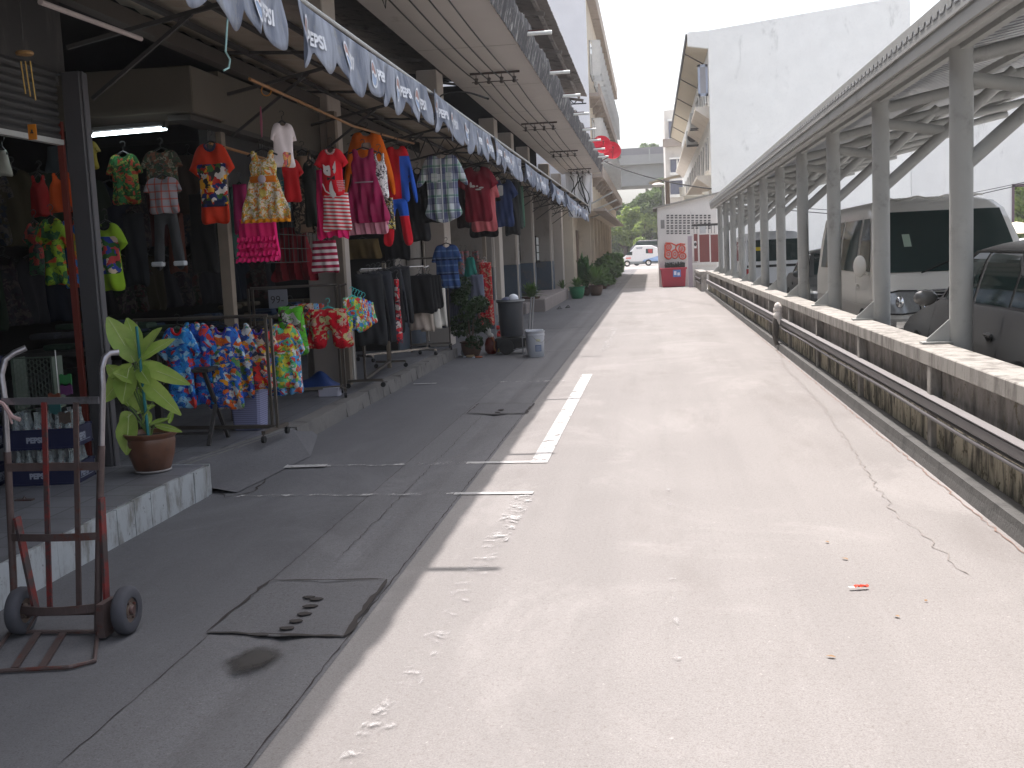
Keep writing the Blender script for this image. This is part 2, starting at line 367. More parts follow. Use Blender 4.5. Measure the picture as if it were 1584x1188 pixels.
crack('ground_crack',[(1.755,3),(1.835,40)],.009,mat('rusty_edge',(.19,.13,.105),.9),jit=.012,seed=44)
# pipes on the wall
pipe_m=mat('grey_pipe',(.075,.07,.072),.5,spec=.6,var=.3,sc=3)
def pipes(x,z,r,nm,lab,wob):
    b=MB();pts=[(x+wob*math.sin(y*.9+z*9)*.6,y,z+wob*math.sin(y*1.3+z*5)) for y in np.linspace(-3,Y1-.5,70)];b.tube(pts,r,12)
    return tag(b.build(nm,pipe_m,smooth=True),lab,'pipe')
b=MB();b.box(1.855,1.915,-3,Y1-.5,.375,.455);tag(b.build('cable_trunking',pipe_m,bevel=.012),'thick grey square trunking running along the low wall below its coping','trunking')
b=MB();b.box(1.85,1.92,-3,Y1-.5,.457,.462);b.box(1.915,1.98,8,8.03,.38,.45)
for k in range(18): b.box(1.915,1.978,-1+2.3*k,-.95+2.3*k,.40,.43)
struct(b.build('trunking_lit_top',mat('trunking_lit_top',(.20,.19,.19),.5))) if False else tag(b.build('trunking_lit_top',mat('trunking_lit_top',(.20,.19,.19),.5)),'sunlit top painted as a thin pale lid lying on top of the square trunking along the wall','overlay')  # pale strip paints the sunlit top of the trunking; brackets share it
pipes(1.865,.335,.013,'cable_conduit','thin dark conduit running along the low wall below the thick pipe',.006)
pipes(1.905,.35,.016,'cable_conduit','black pipe tucked behind the trunking on the low wall',.003)
# wrapped joint hanging on pipes
q=XP(1203,500,1.83);t=thing('pipe_wrapping','bundle of white plastic and dark rag tied round the wall pipes','wrapping',(1.83,q[1],.2))
r=random.Random(5);b=MB()
for k in range(16): b.ball((1.85+r.uniform(-.03,.02),q[1]+r.uniform(-.08,.08),.52+r.uniform(-.07,.12)),r.uniform(.03,.06),8,6,(1,.8,1.3))
b.build('plastic',mat('white_plastic_rag',(.7,.66,.62),.5,.3,20,bump=.4),t,smooth=True)
b=MB();b.tube([(1.83,q[1],.6),(1.80,q[1]-.05,.42),(1.79,q[1]-.03,.2),(1.8,q[1]-.08,.08)],[.03,.05,.045,.03],8);b.build('rag',mat('dark_rag',(.10,.09,.08),.9,.5,20,bump=.5),t,smooth=True)
# second, lower wall piece beyond the end
t=thing('end_wall','short stretch of wall with pipes beyond the end of the long low wall','wall',(2,43,0))
b=MB();b.box(1.75,1.95,41,46,0,.62);b.build('panel',wallm,t);b=MB();b.box(1.70,2.0,41,46,.62,.72);b.build('coping',capm,t)
for z in(.3,.45): b=MB();b.tube([(1.72,41,z),(1.72,46,z)],.03,8);b.build('pipe',pipe_m,t,smooth=True)
# ================================================================ CANOPY
steel=mat('grey_steel',(.38,.385,.37),.5,.10,3,spec=.4,bump=.05,bsc=30,dirt=(.25,.25,.235),dsc=3.5,dth=(.52,.75))
NC=11;CY=[8.63+2.9*k for k in range(-1,NC)]
CX=2.27
t=thing('parking_canopy','long grey steel canopy with a corrugated roof over the parked cars','canopy',(CX,20,0))
YE=39.6
ZT=float(XP(1470,70,CX-.1)[2])
for i,y in enumerate(CY):
    b=MB();b.cyl((CX,y,0),(CX,y,ZT),.083,n=20);o=b.build('column',steel,t,auto=.6)
    # gusset foot resting on the coping
    b=MB();b.prism([(CX-.07,.78),(CX-.25,.78),(CX-.25,.80),(CX-.08,.95)],y-.006,y+.006,lambda a,z,yy:(a,yy,z));b.box(CX-.29,CX-.07,y-.05,y+.05,.768,.782);b.cyl((CX-.22,y+.025,.78),(CX-.22,y+.025,.82),.009,n=8);b.build('gusset',steel,o)
    b=MB();sl=.20
    b.cyl((CX,y,ZT-.09),(CX+3.8,y,ZT-.09+sl*3.8),.055,n=12);b.build('rafter',steel,t,auto=.6)
    b=MB();b.cyl((CX,y,2.05),(CX+1.25,y,2.05+.86*1.25),.055,n=12);b.cyl((CX,y,ZT-.22),(CX+.62,y,2.58),.052,n=12);b.build('brace',steel,t,auto=.6)
for j,xx in enumerate((.0,.95,1.9,2.85,3.8)):
    b=MB();z=ZT+.0+.2*xx;b.box(CX+xx-.03,CX+xx+.03,4,YE,z-.03,z+.03)
    b.build('purlin',steel,t)
# eave gutter
b=MB();b.box(CX-.22,CX-.16,2,YE,ZT+.0,ZT+.13);b.box(CX-.16,CX-.06,2,YE,ZT-.01,ZT+.02);b.box(CX-.235,CX-.222,2,YE,ZT+.10,ZT+.27);b.build('gutter',steel,t,bevel=.004)
b=MB();b.tube([(CX-.17,2,ZT-.01),(CX-.17,YE,ZT-.01)],.028,8);b.build('eave_rail',steel,t,smooth=True)
roofm=mat('zinc_sheet',(.30,.31,.32),.35,.12,2,metal=.55,spec=.5)
b=MB();pitch=.19;n=int((YE-1)/pitch);prof=[]
for k in range(n):
    y=1+k*pitch;prof+=[(y,0),(y+.055,0),(y+.075,.035),(y+.115,.035),(y+.135,0)]
prof.append((1+n*pitch,0))
x0,x1=CX-.24,CX+3.95
zf=lambda x:ZT+.12+.2*(x-CX+.2)
vs=[];fs=[]
for (y,dz) in prof: vs+=[(x0,y,zf(x0)+dz+.06),(x1,y,zf(x1)+dz-.02),(x0,y,zf(x0)+dz+.052),(x1,y,zf(x1)+dz-.028)]
for i in range(len(prof)-1):
    a=4*i;fs+=[(a,a+1,a+5,a+4),(a+2,a+6,a+7,a+3),(a,a+4,a+6,a+2),(a+1,a+3,a+7,a+5)]
b.add(vs,fs);b.build('roof_sheet',roofm,t)
# ================================================================ LEFT HALL BUILDING
pil_m=streaked('pillar_plaster',(.44,.39,.34),(.15,.13,.12),sx=2,sz=.6,th=(.58,.85))
soff_m=streaked('soffit_plaster',(.56,.52,.49),(.22,.17,.14),sx=.5,sz=.5,th=(.6,.85))
dark_m=mat('dark_interior',(.02,.019,.018),.95)  # near-black: the darkness inside the hall is put into the wall colour
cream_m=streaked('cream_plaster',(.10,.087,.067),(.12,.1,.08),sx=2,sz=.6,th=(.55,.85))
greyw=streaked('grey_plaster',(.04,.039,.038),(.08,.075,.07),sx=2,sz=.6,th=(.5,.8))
par_m=streaked('peeling_parapet',(.06,.057,.06),(.34,.33,.31),sx=3.0,sz=.8,th=(.55,.64),fine=(.15,.13,.12))
slate=mat('corrugated_grey',(.17,.15,.135),.8,.3,4,dirt=(.07,.06,.055))
hall=thing('market_hall','long two storey market hall with overhanging concrete walkway on the left','building',(-5,20,0))
ZS=4.88;YH=47
# walkway slab with edge and parapet
b=MB();b.box(-3.62,-2.0,-4,YH,ZS,ZS+.16);b.build('walkway_slab',soff_m,hall)
for k in range(12):
    b=MB();y=1.5+k*4.1;b.box(-3.6,-2.02,y,y+.012,ZS-.004,ZS-.0005);b.build('slab_joint',mat('joint',(.36,.33,.3),.9),hall)
b=MB();r=random.Random(9)
n=420;vs=[];fs=[]
for i in range(n+1):
    y=-4+(YH+4)*i/n;top=ZS+.40+.05*math.sin(y*2.1)+.07*r.random();x=-2.0+.02*r.random()
    vs+=[(x+.02,y,ZS-.02-.03*r.random()),(x+.10,y,ZS+.3),(x+.10,y,top),(x-.08,y,top+.02),(x-.08,y,ZS+.16)]
    if i:
        a=(i-1)*5
        for k in range(4): fs.append((a+k,a+5+k,a+6+k,a+k+1))
b.add(vs,fs);b.build('parapet',par_m,hall)
# upper corrugated roof
b=MB();pitch=.16;n=int(45.5/pitch);y0=-4
vs=[];fs=[]
zr=lambda x:7.22+.185*(-2.16-x)
r=random.Random(4)
for i in range(n*2+1):
    y=y0+i*pitch/2;dz=.03 if i%2 else 0;e=r.uniform(-.01,.01)
    for x in(-2.16+e,-9.4): vs.append((x,y,zr(x)+dz))
    for x in(-2.16+e,-9.4): vs.append((x,y,zr(x)+dz+.012))
for i in range(n*2):
    a=4*i;fs+=[(a,a+1,a+5,a+4),(a+2,a+6,a+7,a+3),(a,a+4,a+6,a+2)]
b.add(vs,fs);b.build('roof',slate,hall)
for x in(-2.45,-3.3,-4.4): b=MB();b.box(x-.04,x+.04,y0,41.4,zr(x)-.1,zr(x)-.01);b.build('purlin',slate,hall)
for k in range(9):
    y=1.5+5*k;b=MB();b.bar((-2.3,y,zr(-2.3)-.14),(-8.9,y,zr(-8.9)-.14),.07,.09);b.bar((-2.45,y,zr(-2.3)-.16),(-2.05,y,5.5),.04) if False else None;b.build('rafter',slate,hall)
# roof end truss against the sky
b=MB();
for k in range(4):
    x=-2.3-.35*k;b.bar((x,41.5,7.0),(x-.18,41.5,7.2),.03);b.bar((x-.18,41.5,7.2),(x-.35,41.5,7.0),.03)
b.bar((-2.2,41.5,7.0),(-3.9,41.5,7.0),.04);b.build('truss',dark_m,hall)
b=MB();b.box(-3.80,-3.72,-4,41,5.045,zr(-3.76)-.03);b.build('upper_wall',dark_m,hall)  # upper storey wall, added to keep daylight out of the roof space
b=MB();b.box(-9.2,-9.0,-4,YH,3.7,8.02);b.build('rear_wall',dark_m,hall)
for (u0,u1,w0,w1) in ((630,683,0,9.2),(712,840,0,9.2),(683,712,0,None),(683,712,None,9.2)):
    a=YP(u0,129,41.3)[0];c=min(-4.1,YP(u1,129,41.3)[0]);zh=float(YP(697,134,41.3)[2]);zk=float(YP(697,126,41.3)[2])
    b=MB();b.box(max(-9.1,a),c,41.2,41.4,3.7 if w0==0 else zk,zh if w1 is None else zr(float(a))-.02 if w0==0 else zr(float(a))-.02);b.build('dark_partition',dark_m,hall)  # dark partition added so the hall opening reads as unlit
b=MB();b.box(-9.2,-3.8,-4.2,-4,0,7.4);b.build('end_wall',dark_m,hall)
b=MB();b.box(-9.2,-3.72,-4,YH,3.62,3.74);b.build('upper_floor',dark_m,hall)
PY=[(12.75,13.3,.13),(19.7,20.3,.0),(26.9,27.5,0),(30.2,30.75,2.6),(34.3,34.8,.0),(41,41.6,0),(46.2,46.9,0)]
for a,c,z0 in PY:
    b=MB();b.box(-4.02,-3.65,a,c,z0,ZS+.0);b.build('pillar',pil_m,hall,bevel=.012)
# shop rooms underneath
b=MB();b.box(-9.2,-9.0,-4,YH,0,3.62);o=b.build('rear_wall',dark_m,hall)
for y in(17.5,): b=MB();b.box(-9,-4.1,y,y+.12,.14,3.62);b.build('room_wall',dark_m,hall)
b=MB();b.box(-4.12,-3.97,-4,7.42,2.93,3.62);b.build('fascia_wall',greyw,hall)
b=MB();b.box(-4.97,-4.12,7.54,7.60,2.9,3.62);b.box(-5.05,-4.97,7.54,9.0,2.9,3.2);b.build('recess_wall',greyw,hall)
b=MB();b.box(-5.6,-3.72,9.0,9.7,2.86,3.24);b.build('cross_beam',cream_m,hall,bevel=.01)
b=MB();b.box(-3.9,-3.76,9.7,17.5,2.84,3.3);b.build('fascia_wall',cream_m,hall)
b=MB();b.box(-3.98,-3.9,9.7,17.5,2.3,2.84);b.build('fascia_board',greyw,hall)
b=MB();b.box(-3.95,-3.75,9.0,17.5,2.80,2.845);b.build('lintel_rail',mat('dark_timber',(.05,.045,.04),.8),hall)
# shutter box (partly lowered roller shutter)
t=thing('roller_shutter','grey roller shutter, mostly rolled up, above the nearest shop opening','shutter',(-3.94,5,2.48))
b=MB();vs=[];fs=[]
n=9
for i in range(n*4+1):
    z=2.94-.47*i/(n*4);x=-3.96+.016*abs(math.sin(i*math.pi/4));vs+=[(x,-4,z),(x,7.25,z),(x-.03,-4,z),(x-.03,7.25,z)]
    if i: a=4*i-4;fs+=[(a,a+1,a+5,a+4),(a+2,a+6,a+7,a+3),(a+1,a+3,a+7,a+5)]
b.add(vs,fs);b.build('curtain',mat('shutter_grey',(.05,.05,.05),.5,.2,2,metal=.3),t)
b=MB();b.box(-3.98,-3.93,-4,7.25,2.44,2.475);b.build('bottom_rail',steel,t)
# posts
t=thing('shop_post','grey steel channel post with a red edge, at the corner of the nearest shop','post',(-3.86,7.33,.2))
b=MB();b.box(-3.93,-3.80,7.28,7.40,.2,2.93);b.box(-3.80,-3.785,7.30,7.33,.2,2.93);b.build('channel',mat('grey_paint_post',(.075,.073,.078),.5,.2,3),t,bevel=.006)
b=MB();b.box(-3.985,-3.945,7.26,7.29,.22,2.60);b.build('edge_strip',mat('red_strip',(.15,.028,.02),.6),t)
wood=mat('raw_timber',(.22,.18,.14),.8,.2,8)
def post(x,y,z0,z1,w,lab,m=wood,nm='timber_post'):
    b=MB();b.box(x-w/2,x+w/2,y-w/2,y+w/2,z0,z1);return tag(b.build(nm,m,bevel=.004),lab,'post')
post(-3.9,9.95,.14,2.86,.10,'pale timber post behind the low rack of blue childrens shirts')
post(-3.6,12.68,.14,3.3,.105,'pale timber post behind the red cat shirt')
post(-3.55,14.6,.14,1.55,.05,'thin pale timber post at the rack of dark clothes')
post(-3.35,22.4,.0,2.05,.07,'pale timber post just beyond the garbage bin')
# leafy window glow at the back of the shop comes from an emissive pane
# ---- arcade beyond the shops
bluegrey=mat('blue_grey_paint',(.07,.09,.115),.8,.25,3,dirt=(.12,.11,.10),dsc=2,dth=(.5,.7))
arc_m=streaked('arcade_plaster',(.26,.235,.21),(.17,.14,.12),sx=1.5,sz=.7,th=(.5,.75))
arc=thing('arcade_front','ground floor arcade wall with doors and blue grey skirting beyond the clothes stalls','wall',(-4.4,32,0))
b=MB();b.box(-4.6,-4.4,17.6,YH,1.25,3.62);b.build('wall',arc_m,arc)
b=MB();b.box(-4.6,-4.38,17.6,YH,0,1.25);b.build('skirting',bluegrey,arc)
for (y,w,z) in ((21.8,1.2,2.2),(24.9,1.2,2.2),(32.3,1.3,2.5),(37.8,1.6,2.5),(44,1.4,2.4)):
    b=MB();b.box(-4.42,-4.36,y-w/2,y+w/2,.0,z);o=b.build('door',mat('door_dark',(.05,.045,.045),.7),arc)
    b=MB();b.box(-4.36,-4.33,y-w/2-.06,y-w/2,.0,z+.05);b.box(-4.36,-4.33,y+w/2,y+w/2+.06,.0,z+.05);b.box(-4.36,-4.33,y-w/2,y+w/2,z,z+.06);b.build('frame',mat('door_frame',(.35,.31,.26),.7),o)
# projecting piers with pale edges and blue-grey feet
for (y0_,y1_,x1_) in ((24.2,24.6,-3.45),(28.9,29.7,-3.5),(33.5,34.3,-3.55),(38.9,40.2,-3.5)):
    b=MB();b.box(-4.38,x1_,y0_,y1_,1.35,3.62);o=b.build('pier',arc_m,arc,bevel=.01)
    b=MB();b.box(-4.38,x1_+.006,y0_-.006,y1_,.0,1.35);b.build('pier_foot',bluegrey,o)
    b=MB();b.box(x1_-.03,x1_+.035,y0_+.05,y0_+.12,.3,3.4);b.build('edge_strip',pil_m,o)
for (y0_,y1_) in ((24.62,25.15),(29.72,30.28),(34.32,35.3),(40.22,41.0),(42.2,44.5)):
    b=MB();b.box(-3.97,-3.88,y0_,y1_,0,2.7);b.build('dark_doorway',mat('door_dark',(.05,.045,.045),.7),arc)
# bright windows between piers
glassw=mat('frosted_window',(.55,.58,.58),.3,.05)
for (pa,pb) in (((783,372),(790,401)),((796,364),(803,402)),((828,367),(838,402))):
    a=XP(*pa,-3.9);c=XP(*pb,-3.9)
    b=MB();b.box(-3.93,-3.9,a[1],c[1]+.15,c[2],a[2]);o=b.build('window',glassw,arc)
    b=MB();ym=(a[1]+c[1]+.15)/2
    for q in(.33,.66): z=c[2]+(a[2]-c[2])*q;b.box(-3.9,-3.88,a[1],c[1]+.15,z-.015,z+.015)
    b.box(-3.9,-3.87,a[1]-.06,a[1],c[2]-.05,a[2]+.05);b.box(-3.9,-3.87,c[1]+.15,c[1]+.21,c[2]-.05,a[2]+.05);b.box(-3.9,-3.87,a[1]-.06,c[1]+.2,c[2]-.09,c[2]-.02);b.build('glazing_bar',dark_m,o)
b=MB();b.box(-4.0,-3.93,24.8,36,0,2.4) if False else b.box(-3.99,-3.93,25.2,27.0,0,2.5);b.build('thin_wall',arc_m,arc)
b=MB();b.box(-3.99,-3.93,30.3,33.4,.3,2.5);b.build('thin_wall',arc_m,arc)
b=MB();b.box(-3.925,-3.91,31,32.6,.5,1.1);b.build('blue_panel',mat('blue_panel',(.03,.05,.18),.6),arc)
# ================================================================ soffit cables
cable_m=mat('black_cable',(.02,.02,.02),.7)
t=thing('cable_run','four parallel black cables carried on insulator racks under the walkway slab','cables',(-2.7,20,4.75))
xs=[-3.04,-2.81,-2.58,-2.35]
iy=[4.3,12.3,20.3,28.3,36.3,44.2]
for x in xs:
    pts=[]
    for a,c in zip(iy[:-1],iy[1:]):
        for k in range(8): u=k/8;pts.append((x+.01*math.sin(a),a+(c-a)*u,4.72-.06*4*u*(1-u)))
    b=MB();b.tube([(x,-3,4.72)]+pts+[(x,46,4.72)],.011,6);b.build('cable',cable_m,t)
for y in iy:
    b=MB();b.bar((-3.15,y,4.85),(-2.25,y,4.85),.035);b.bar((-3.12,y,4.70),(-2.28,y,4.70),.014)
    o=b.build('insulator_rack',mat('rusty_iron',(.06,.04,.035),.8),t)
    for x in xs:
        b=MB();b.lathe([(.018,-.06),(.042,-.04),(.028,0),(.042,.04),(.018,.06)],(x,y,4.72),10);b.bar((x,y,4.72),(x,y,4.86),.012);b.build('insulator',mat('insulator_glaze',(.05,.035,.03),.3,spec=.6),o,smooth=True)
b=MB();b.tube([XP(672,160,-3.6)]+[XP(675+k*8,150-8*math.sin(k*.35),-3.3+.16*k) for k in range(1,11)],.012,6);tag(b.build('hanging_cable',cable_m),'loose dark cable looping under the slab from a pillar','cable')
b=MB();a=G(588,-60,4.8);b.tube([a,(a[0],a[1],4.4),(a[0]+.03,a[1],4.3),(a[0]+.05,a[1],4.45),(a[0]+.02,a[1],4.8)],.007,5);tag(b.build('hanging_cable',cable_m),'short loop of thin wire hanging from the near part of the slab','cable')
# sticks (tube lights) jutting from parapet
tubem=mat('tube_casing',(.82,.83,.80),.4,.1)
SY=[7.08,10.3,13.6,18.53,22.58,25.9,29.35,33.1,36.3,39.4,42.6,45.6]
for i,y in enumerate(SY):
    t=thing('tube_light','pale tube light jutting out from the walkway parapet, one of an unlit row','light',(-1.9,y,5.15),group='tube lights along the parapet')
    b=MB();b.box(-2.1,-1.62,y-.018,y+.018,5.18,5.195);b.build('bracket',mat('maroon_bracket',(.12,.03,.03),.6),t)
    b=MB();b.cyl((-2.0,y,5.145),(-1.50,y,5.145),.034,n=10);b.build('tube',tubem,t,smooth=True)
# red satellite dishes
red_d=mat('red_dish',(.55,.015,.035),.6,.08,4,spec=.1)
for (px,py,rad,lab,Y) in ((928,222,.36,'upper and nearer of the two overlapping red satellite dishes above the walkway end',45.2),(943,231,.36,'lower right one of the two overlapping red satellite dishes above the walkway end',45.6)):
    c=Vector(YP(px+3,py+2,Y));t=thing('satellite_dish',lab,'satellite dish',c,group='red satellite dishes')
    b=MB();q=Vector((.25,-.9,.35)).normalized().to_track_quat('Z','Y')
    prof=[(.001,-.05),(.1,-.045),(.2,-.03),(.3,0),(.38,.035),(.385,.045),(.3,.012),(.2,-.018),(.001,-.04)]
    tmp=MB();tmp.lathe(prof,n=24);b.add([q@Vector(v) for v in tmp.v],tmp.f);b.build('dish',red_d,t,smooth=True,local=True)
    b=MB();f=q@Vector((0,0,.3));b.tube([q@Vector((0,-.36,.03)),f],.012,6);b.ball(f,.035,8,6);b.build('feed_arm',mat('dark_arm',(.12,.02,.02),.6),t,local=True)
    b=MB();b.tube([(0,0,-.05),(-.1,.25,-.2),(-.3-.2,.3,-.4)],.02,6);b.build('mount',mat('dark_arm',(.12,.02,.02),.6),t,local=True)
# ================================================================ AWNING
val=NT('valance_cloth');val.set(.6);v=val.co()
c=val.mix(val.ss(val.noise(val.co((1,2.2,.6)),2.2,4),.3,.75),(.20,.23,.31),(.60,.64,.72));c=val.mix(val.ss(val.noise(v,7,7,.75),.52,.72),c,(.40,.41,.42))  # pale streaks put the bright crease highlights into the cloth colour
val.base(c);tr=val.n('BsdfTranslucent');val.l(c,tr.inputs[0]);mx=val.n('MixShader');mx.inputs[0].default_value=.5
val.l(val.p.outputs[0],mx.inputs[1]);val.l(tr.outputs[0],mx.inputs[2]);val.l(mx.outputs[0],val.out.inputs[0]);val=val.m
ink=mat('valance_ink',(.66,.68,.72),.7,.15,20);inkr=mat('valance_red',(.36,.22,.2),.7,.1);inkb=mat('valance_blue',(.28,.36,.50),.7,.1)
dkm=mat('dark_iron',(.045,.042,.04),.7,.3)
aw=thing('awning','long shop awning with a grey blue printed scalloped valance and thin iron frame','awning',(-3,20,3.3))
sheet=mat('cream_sheet',(.33,.28,.22),.8,.15,3,dirt=(.28,.22,.17),dsc=1.5)
b=MB();vs=[];fs=[]
n=420
for i in range(n+1):
    y=-3+48*i/n;dz=.012*math.sin(i*2.2)
    vs+=[(-2.42,y,3.44+dz),(-3.95,y,3.60+dz),(-2.42,y,3.45+dz),(-3.95,y,3.61+dz)]
    if i:a=4*i-4;fs+=[(a,a+1,a+5,a+4),(a+2,a+6,a+7,a+3),(a,a+4,a+6,a+2),(a+1,a+3,a+7,a+5)]
b.add(vs,fs);b.build('roof_sheet',sheet,aw)
b=MB();b.tube([(-2.40,-3,3.42),(-2.40,45,3.42)],.018,8);b.build('front_rail',steel,aw)
for x,z,w in((-2.75,3.45,.03),(-3.15,3.5,.03),(-3.55,3.5,.05)): b=MB();b.box(x-w/2,x+w/2,-3,45,z-.04,z-.005);b.build('batten',dkm,aw)
b=MB();b.box(-3.84,-3.74,-3,17.5,3.36,3.48);b.build('beam',mat('dark_beam',(.07,.06,.05),.8),aw)
for i,y in enumerate((4.9,7.35,9.9,12.4,15.0,17.5,20.2,22.8,25.4,28,31,34,37,40,43)):
    b=MB();b.bar((-3.9,y,3.10),(-2.42,y,3.38),.028);b.bar((-3.9,y,3.5),(-2.42,y,3.41),.028)
    b.bar((-3.75,y,2.75),(-3.0,y,3.26),.024)
    if y>17:
        for k in range(5):
            u=k/5;w=(k+.5)/5;b.bar((-3.9+1.48*u,y,3.10+.28*u),(-3.9+1.48*w,y,3.5-.09*w),.016);b.bar((-3.9+1.48*w,y,3.5-.09*w),(-3.9+1.48*(k+1)/5,y,3.10+.28*(k+1)/5),.016)
    b.build('bracket',dkm,aw)
b=MB();
for y in np.arange(17.5,44,1.3): b.bar((-2.5,y,3.05),(-2.5,y+.65,3.36),.018);b.bar((-2.5,y+.65,3.36),(-2.5,y+1.3,3.05),.018)
b.bar((-2.5,17.5,3.05),(-2.5,44.4,3.05),.022);b.build('edge_truss',dkm,aw)
segs=[(2.0,7.5,3.30,3.34),(7.6,12.38,3.34,3.39),(12.48,17.25,3.40,3.36),(17.35,21.3,3.37,3.32),(21.55,27,3.32,3.30),(27.1,31.7,3.3,3.26),(31.8,36.8,3.27,3.2),(36.9,43.5,3.2,3.12)]
tv,tf=text_mesh('PEPSI',.135,bold=.006)
tw=max(v_[0] for v_ in tv)
for si,(ya,yb,za,zb) in enumerate(segs):
    ph=si*1.7;L=yb-ya;ns=max(4,int(round(L/.47)));nx=int(L/.035)
    def surf(y,d,off=0):   # d = depth below the top edge
        u=(y-ya)/L
        x=-2.385+.03*math.sin(y*5.1+ph)*min(1,d*5)+.02*math.sin(y*11+ph*2+d*6)*min(1,d*4)+.06*d
        x+=.04*math.exp(-((u)/.03)**2)+off
        z=za+(zb-za)*u+.05-.035*4*u*(1-u)-d
        if u>.965: x-=0.05*(u-.965)/.035
        return (x,y,z)
    def depth(y):
        s=((y-ya)/L*ns)%1;k=int((y-ya)/L*ns);q=math.sin(math.pi*min(max(s,0),1))
        return .27+.14*(q**.8)*(1+.25*math.sin(k*2.3+si))
    b=MB();b.grid(lambda u,v:surf(ya+L*u,depth(ya+L*u)*v),nx,9)
    nv=len(b.v);o=b.build('valance',val,aw,smooth=True)
    so_=o.modifiers.new('thickness','SOLIDIFY');so_.thickness=.003
    nl=int(L/.86)
    for k in range(nl):
        y0_=ya+.16+k*L/nl+(random.uniform(-.05,.05))
        if yb-y0_<.72: continue
        # lettering
        sc=.98
        b=MB();b.add([surf(y0_+.17+x_*sc,.245-y_*sc*1.0-.02*math.sin(k),.016) for x_,y_ in ((q[0],q[1]) for q in tv)],tf);b.build('lettering',ink,o)
        # globe emblem: ring, upper and lower halves with a wave
        cy,cd=y0_+.075,.19
        ring=MB();m_=28;rx,rz=.075,.122
        P=lambda r_,t_,off:surf(cy+rx*r_*math.cos(t_),cd-rz*r_*math.sin(t_),off)
        vs=[P(1,2*math.pi*i/m_,.016) for i in range(m_)]+[P(.84,2*math.pi*i/m_,.016) for i in range(m_)]
        ring.add(vs,[(i,(i+1)%m_,m_+(i+1)%m_,m_+i) for i in range(m_)])
        wv=[(-.80+1.6*i/12,.12*math.sin(i/12*2*math.pi)) for i in range(13)]
        wave=[surf(cy+rx*a,cd-rz*c_+.012,.0165) for a,c_ in wv]+[surf(cy+rx*a,cd-rz*c_-.012,.0165) for a,c_ in wv[::-1]]
        ring.add(wave,[tuple(range(26))]);ring.build('emblem_ring',ink,o)
        for sgn,mm in((1,inkr),(-1,inkb)):
            h=MB();pts=[surf(cy+rx*a,cd-rz*(c_+.11*sgn),.013) for a,c_ in wv]
            arc_=[P(.8,(math.pi*i/12 if sgn>0 else -math.pi*i/12),.013) for i in range(1,12)]
            h.add(pts+arc_,[tuple(range(24))]);h.build('emblem_half',mm,o)
# dangling string
q=XP(352,0,-2.3)
b=MB();b.tube([XP(356,-40,-2.35),XP(352,30,-2.34),XP(349,80,-2.34),XP(356,92,-2.33),XP(354,105,-2.34),XP(346,109,-2.35)],.006,5);tag(b.build('string',mat('pale_green_string',(.25,.40,.38),.7)),'thin pale green string dangling from the awning edge','string')
# ================================================================ TALL BUILDING (LEFT FAR)
whitew=streaked('white_wall',(.80,.80,.82),(.35,.34,.33),sx=1,sz=.3,th=(.66,.9),amt=.6)
tanw=streaked('tan_plaster',(.55,.48,.38),(.25,.2,.15),sx=.8,sz=.4,th=(.5,.8))
ledge=streaked('ledge_concrete',(.34,.29,.25),(.16,.13,.11),sx=1,sz=1,th=(.5,.8))
tb=thing('apartment_building','tall white walled apartment block with projecting ledges, far left beyond the market hall','building',(-5,62,0))
b=MB();b.box(-14,-2.42,47.6,80,3.35,12.2);b.build('wall',[tanw],tb)
b=MB();b.box(-14,-3.3,47.6,80,0,3.35);b.build('lower_wall',[tanw],tb)
b=MB();b.box(-14,-2.40,47.3,47.58,3.7,12.3);b.build('end_wall',whitew,tb)
b=MB();b.box(-14,-2.05,47.9,80.2,12.2,12.5);b.box(-2.2,-2.05,47.9,80.2,12.5,12.9);b.build('roof',ledge,tb)
for z in(4.75,8.1):
    b=MB();b.box(-2.42,-1.95,47.8,79.8,z,z+.14);b.box(-2.03,-1.95,47.8,79.8,z+.14,z+.5);o=b.build('ledge',ledge,tb)
    for k in range(14): b=MB();y=48.6+2.3*k;b.hexa([(-2.42,y,z-.35),(-2.3,y,z-.35),(-2.3,y+.2,z-.35),(-2.42,y+.2,z-.35)],[(-2.42,y,z),(-2,y,z),(-2,y+.2,z),(-2.42,y+.2,z)]);b.build('corbel',ledge,o)
wf=mat('white_frame',(.72,.72,.70),.5);gl=mat('window_glass',(.06,.07,.08),.08,.1,2,spec=.8)
for z in(5.9,9.2,2.9-.6):
    for k in range(9):
        y=49.5+3.35*k
        if z<3:
            b=MB();b.box(-3.3,-3.25,y,y+1.1,0,2.6);b.build('door',mat('door_brown',(.16,.11,.08),.6),tb);b=MB();b.box(-3.3,-2.75,y+1.6,y+2.0,0,3.35);b.build('pilaster',tanw,tb);continue
        b=MB();b.box(-2.42,-2.38,y,y+1.7,z,z+1.5);o=b.build('window',gl,tb)
        for s in(0,1): # opened casements standing out from the wall
            b=MB();yy=y+1.7*s;x1=-2.42+.5
            b.box(-2.40,x1,yy-.02,yy+.02,z,z+.06);b.box(-2.40,x1,yy-.02,yy+.02,z+1.44,z+1.5);b.box(x1-.05,x1,yy-.02,yy+.02,z,z+1.5);b.box(-2.40,-2.36,yy-.02,yy+.02,z,z+1.5);b.box(-2.3,x1-.05,yy-.005,yy+.005,z+.06,z+1.44)
            b.build('casement',wf,o)
b=MB();b.box(-2.42,-1.9,48,79,3.35,3.45);b.build('ledge',ledge,tb)
t=thing('hanging_sheet','large white cloth hung below the far end of the walkway','cloth',(-2.9,46.2,3.2))
a=YP(874,266,46.1);c=YP(916,268,46.1);d_=YP(914,330,46.1);e=YP(880,335,46.1)
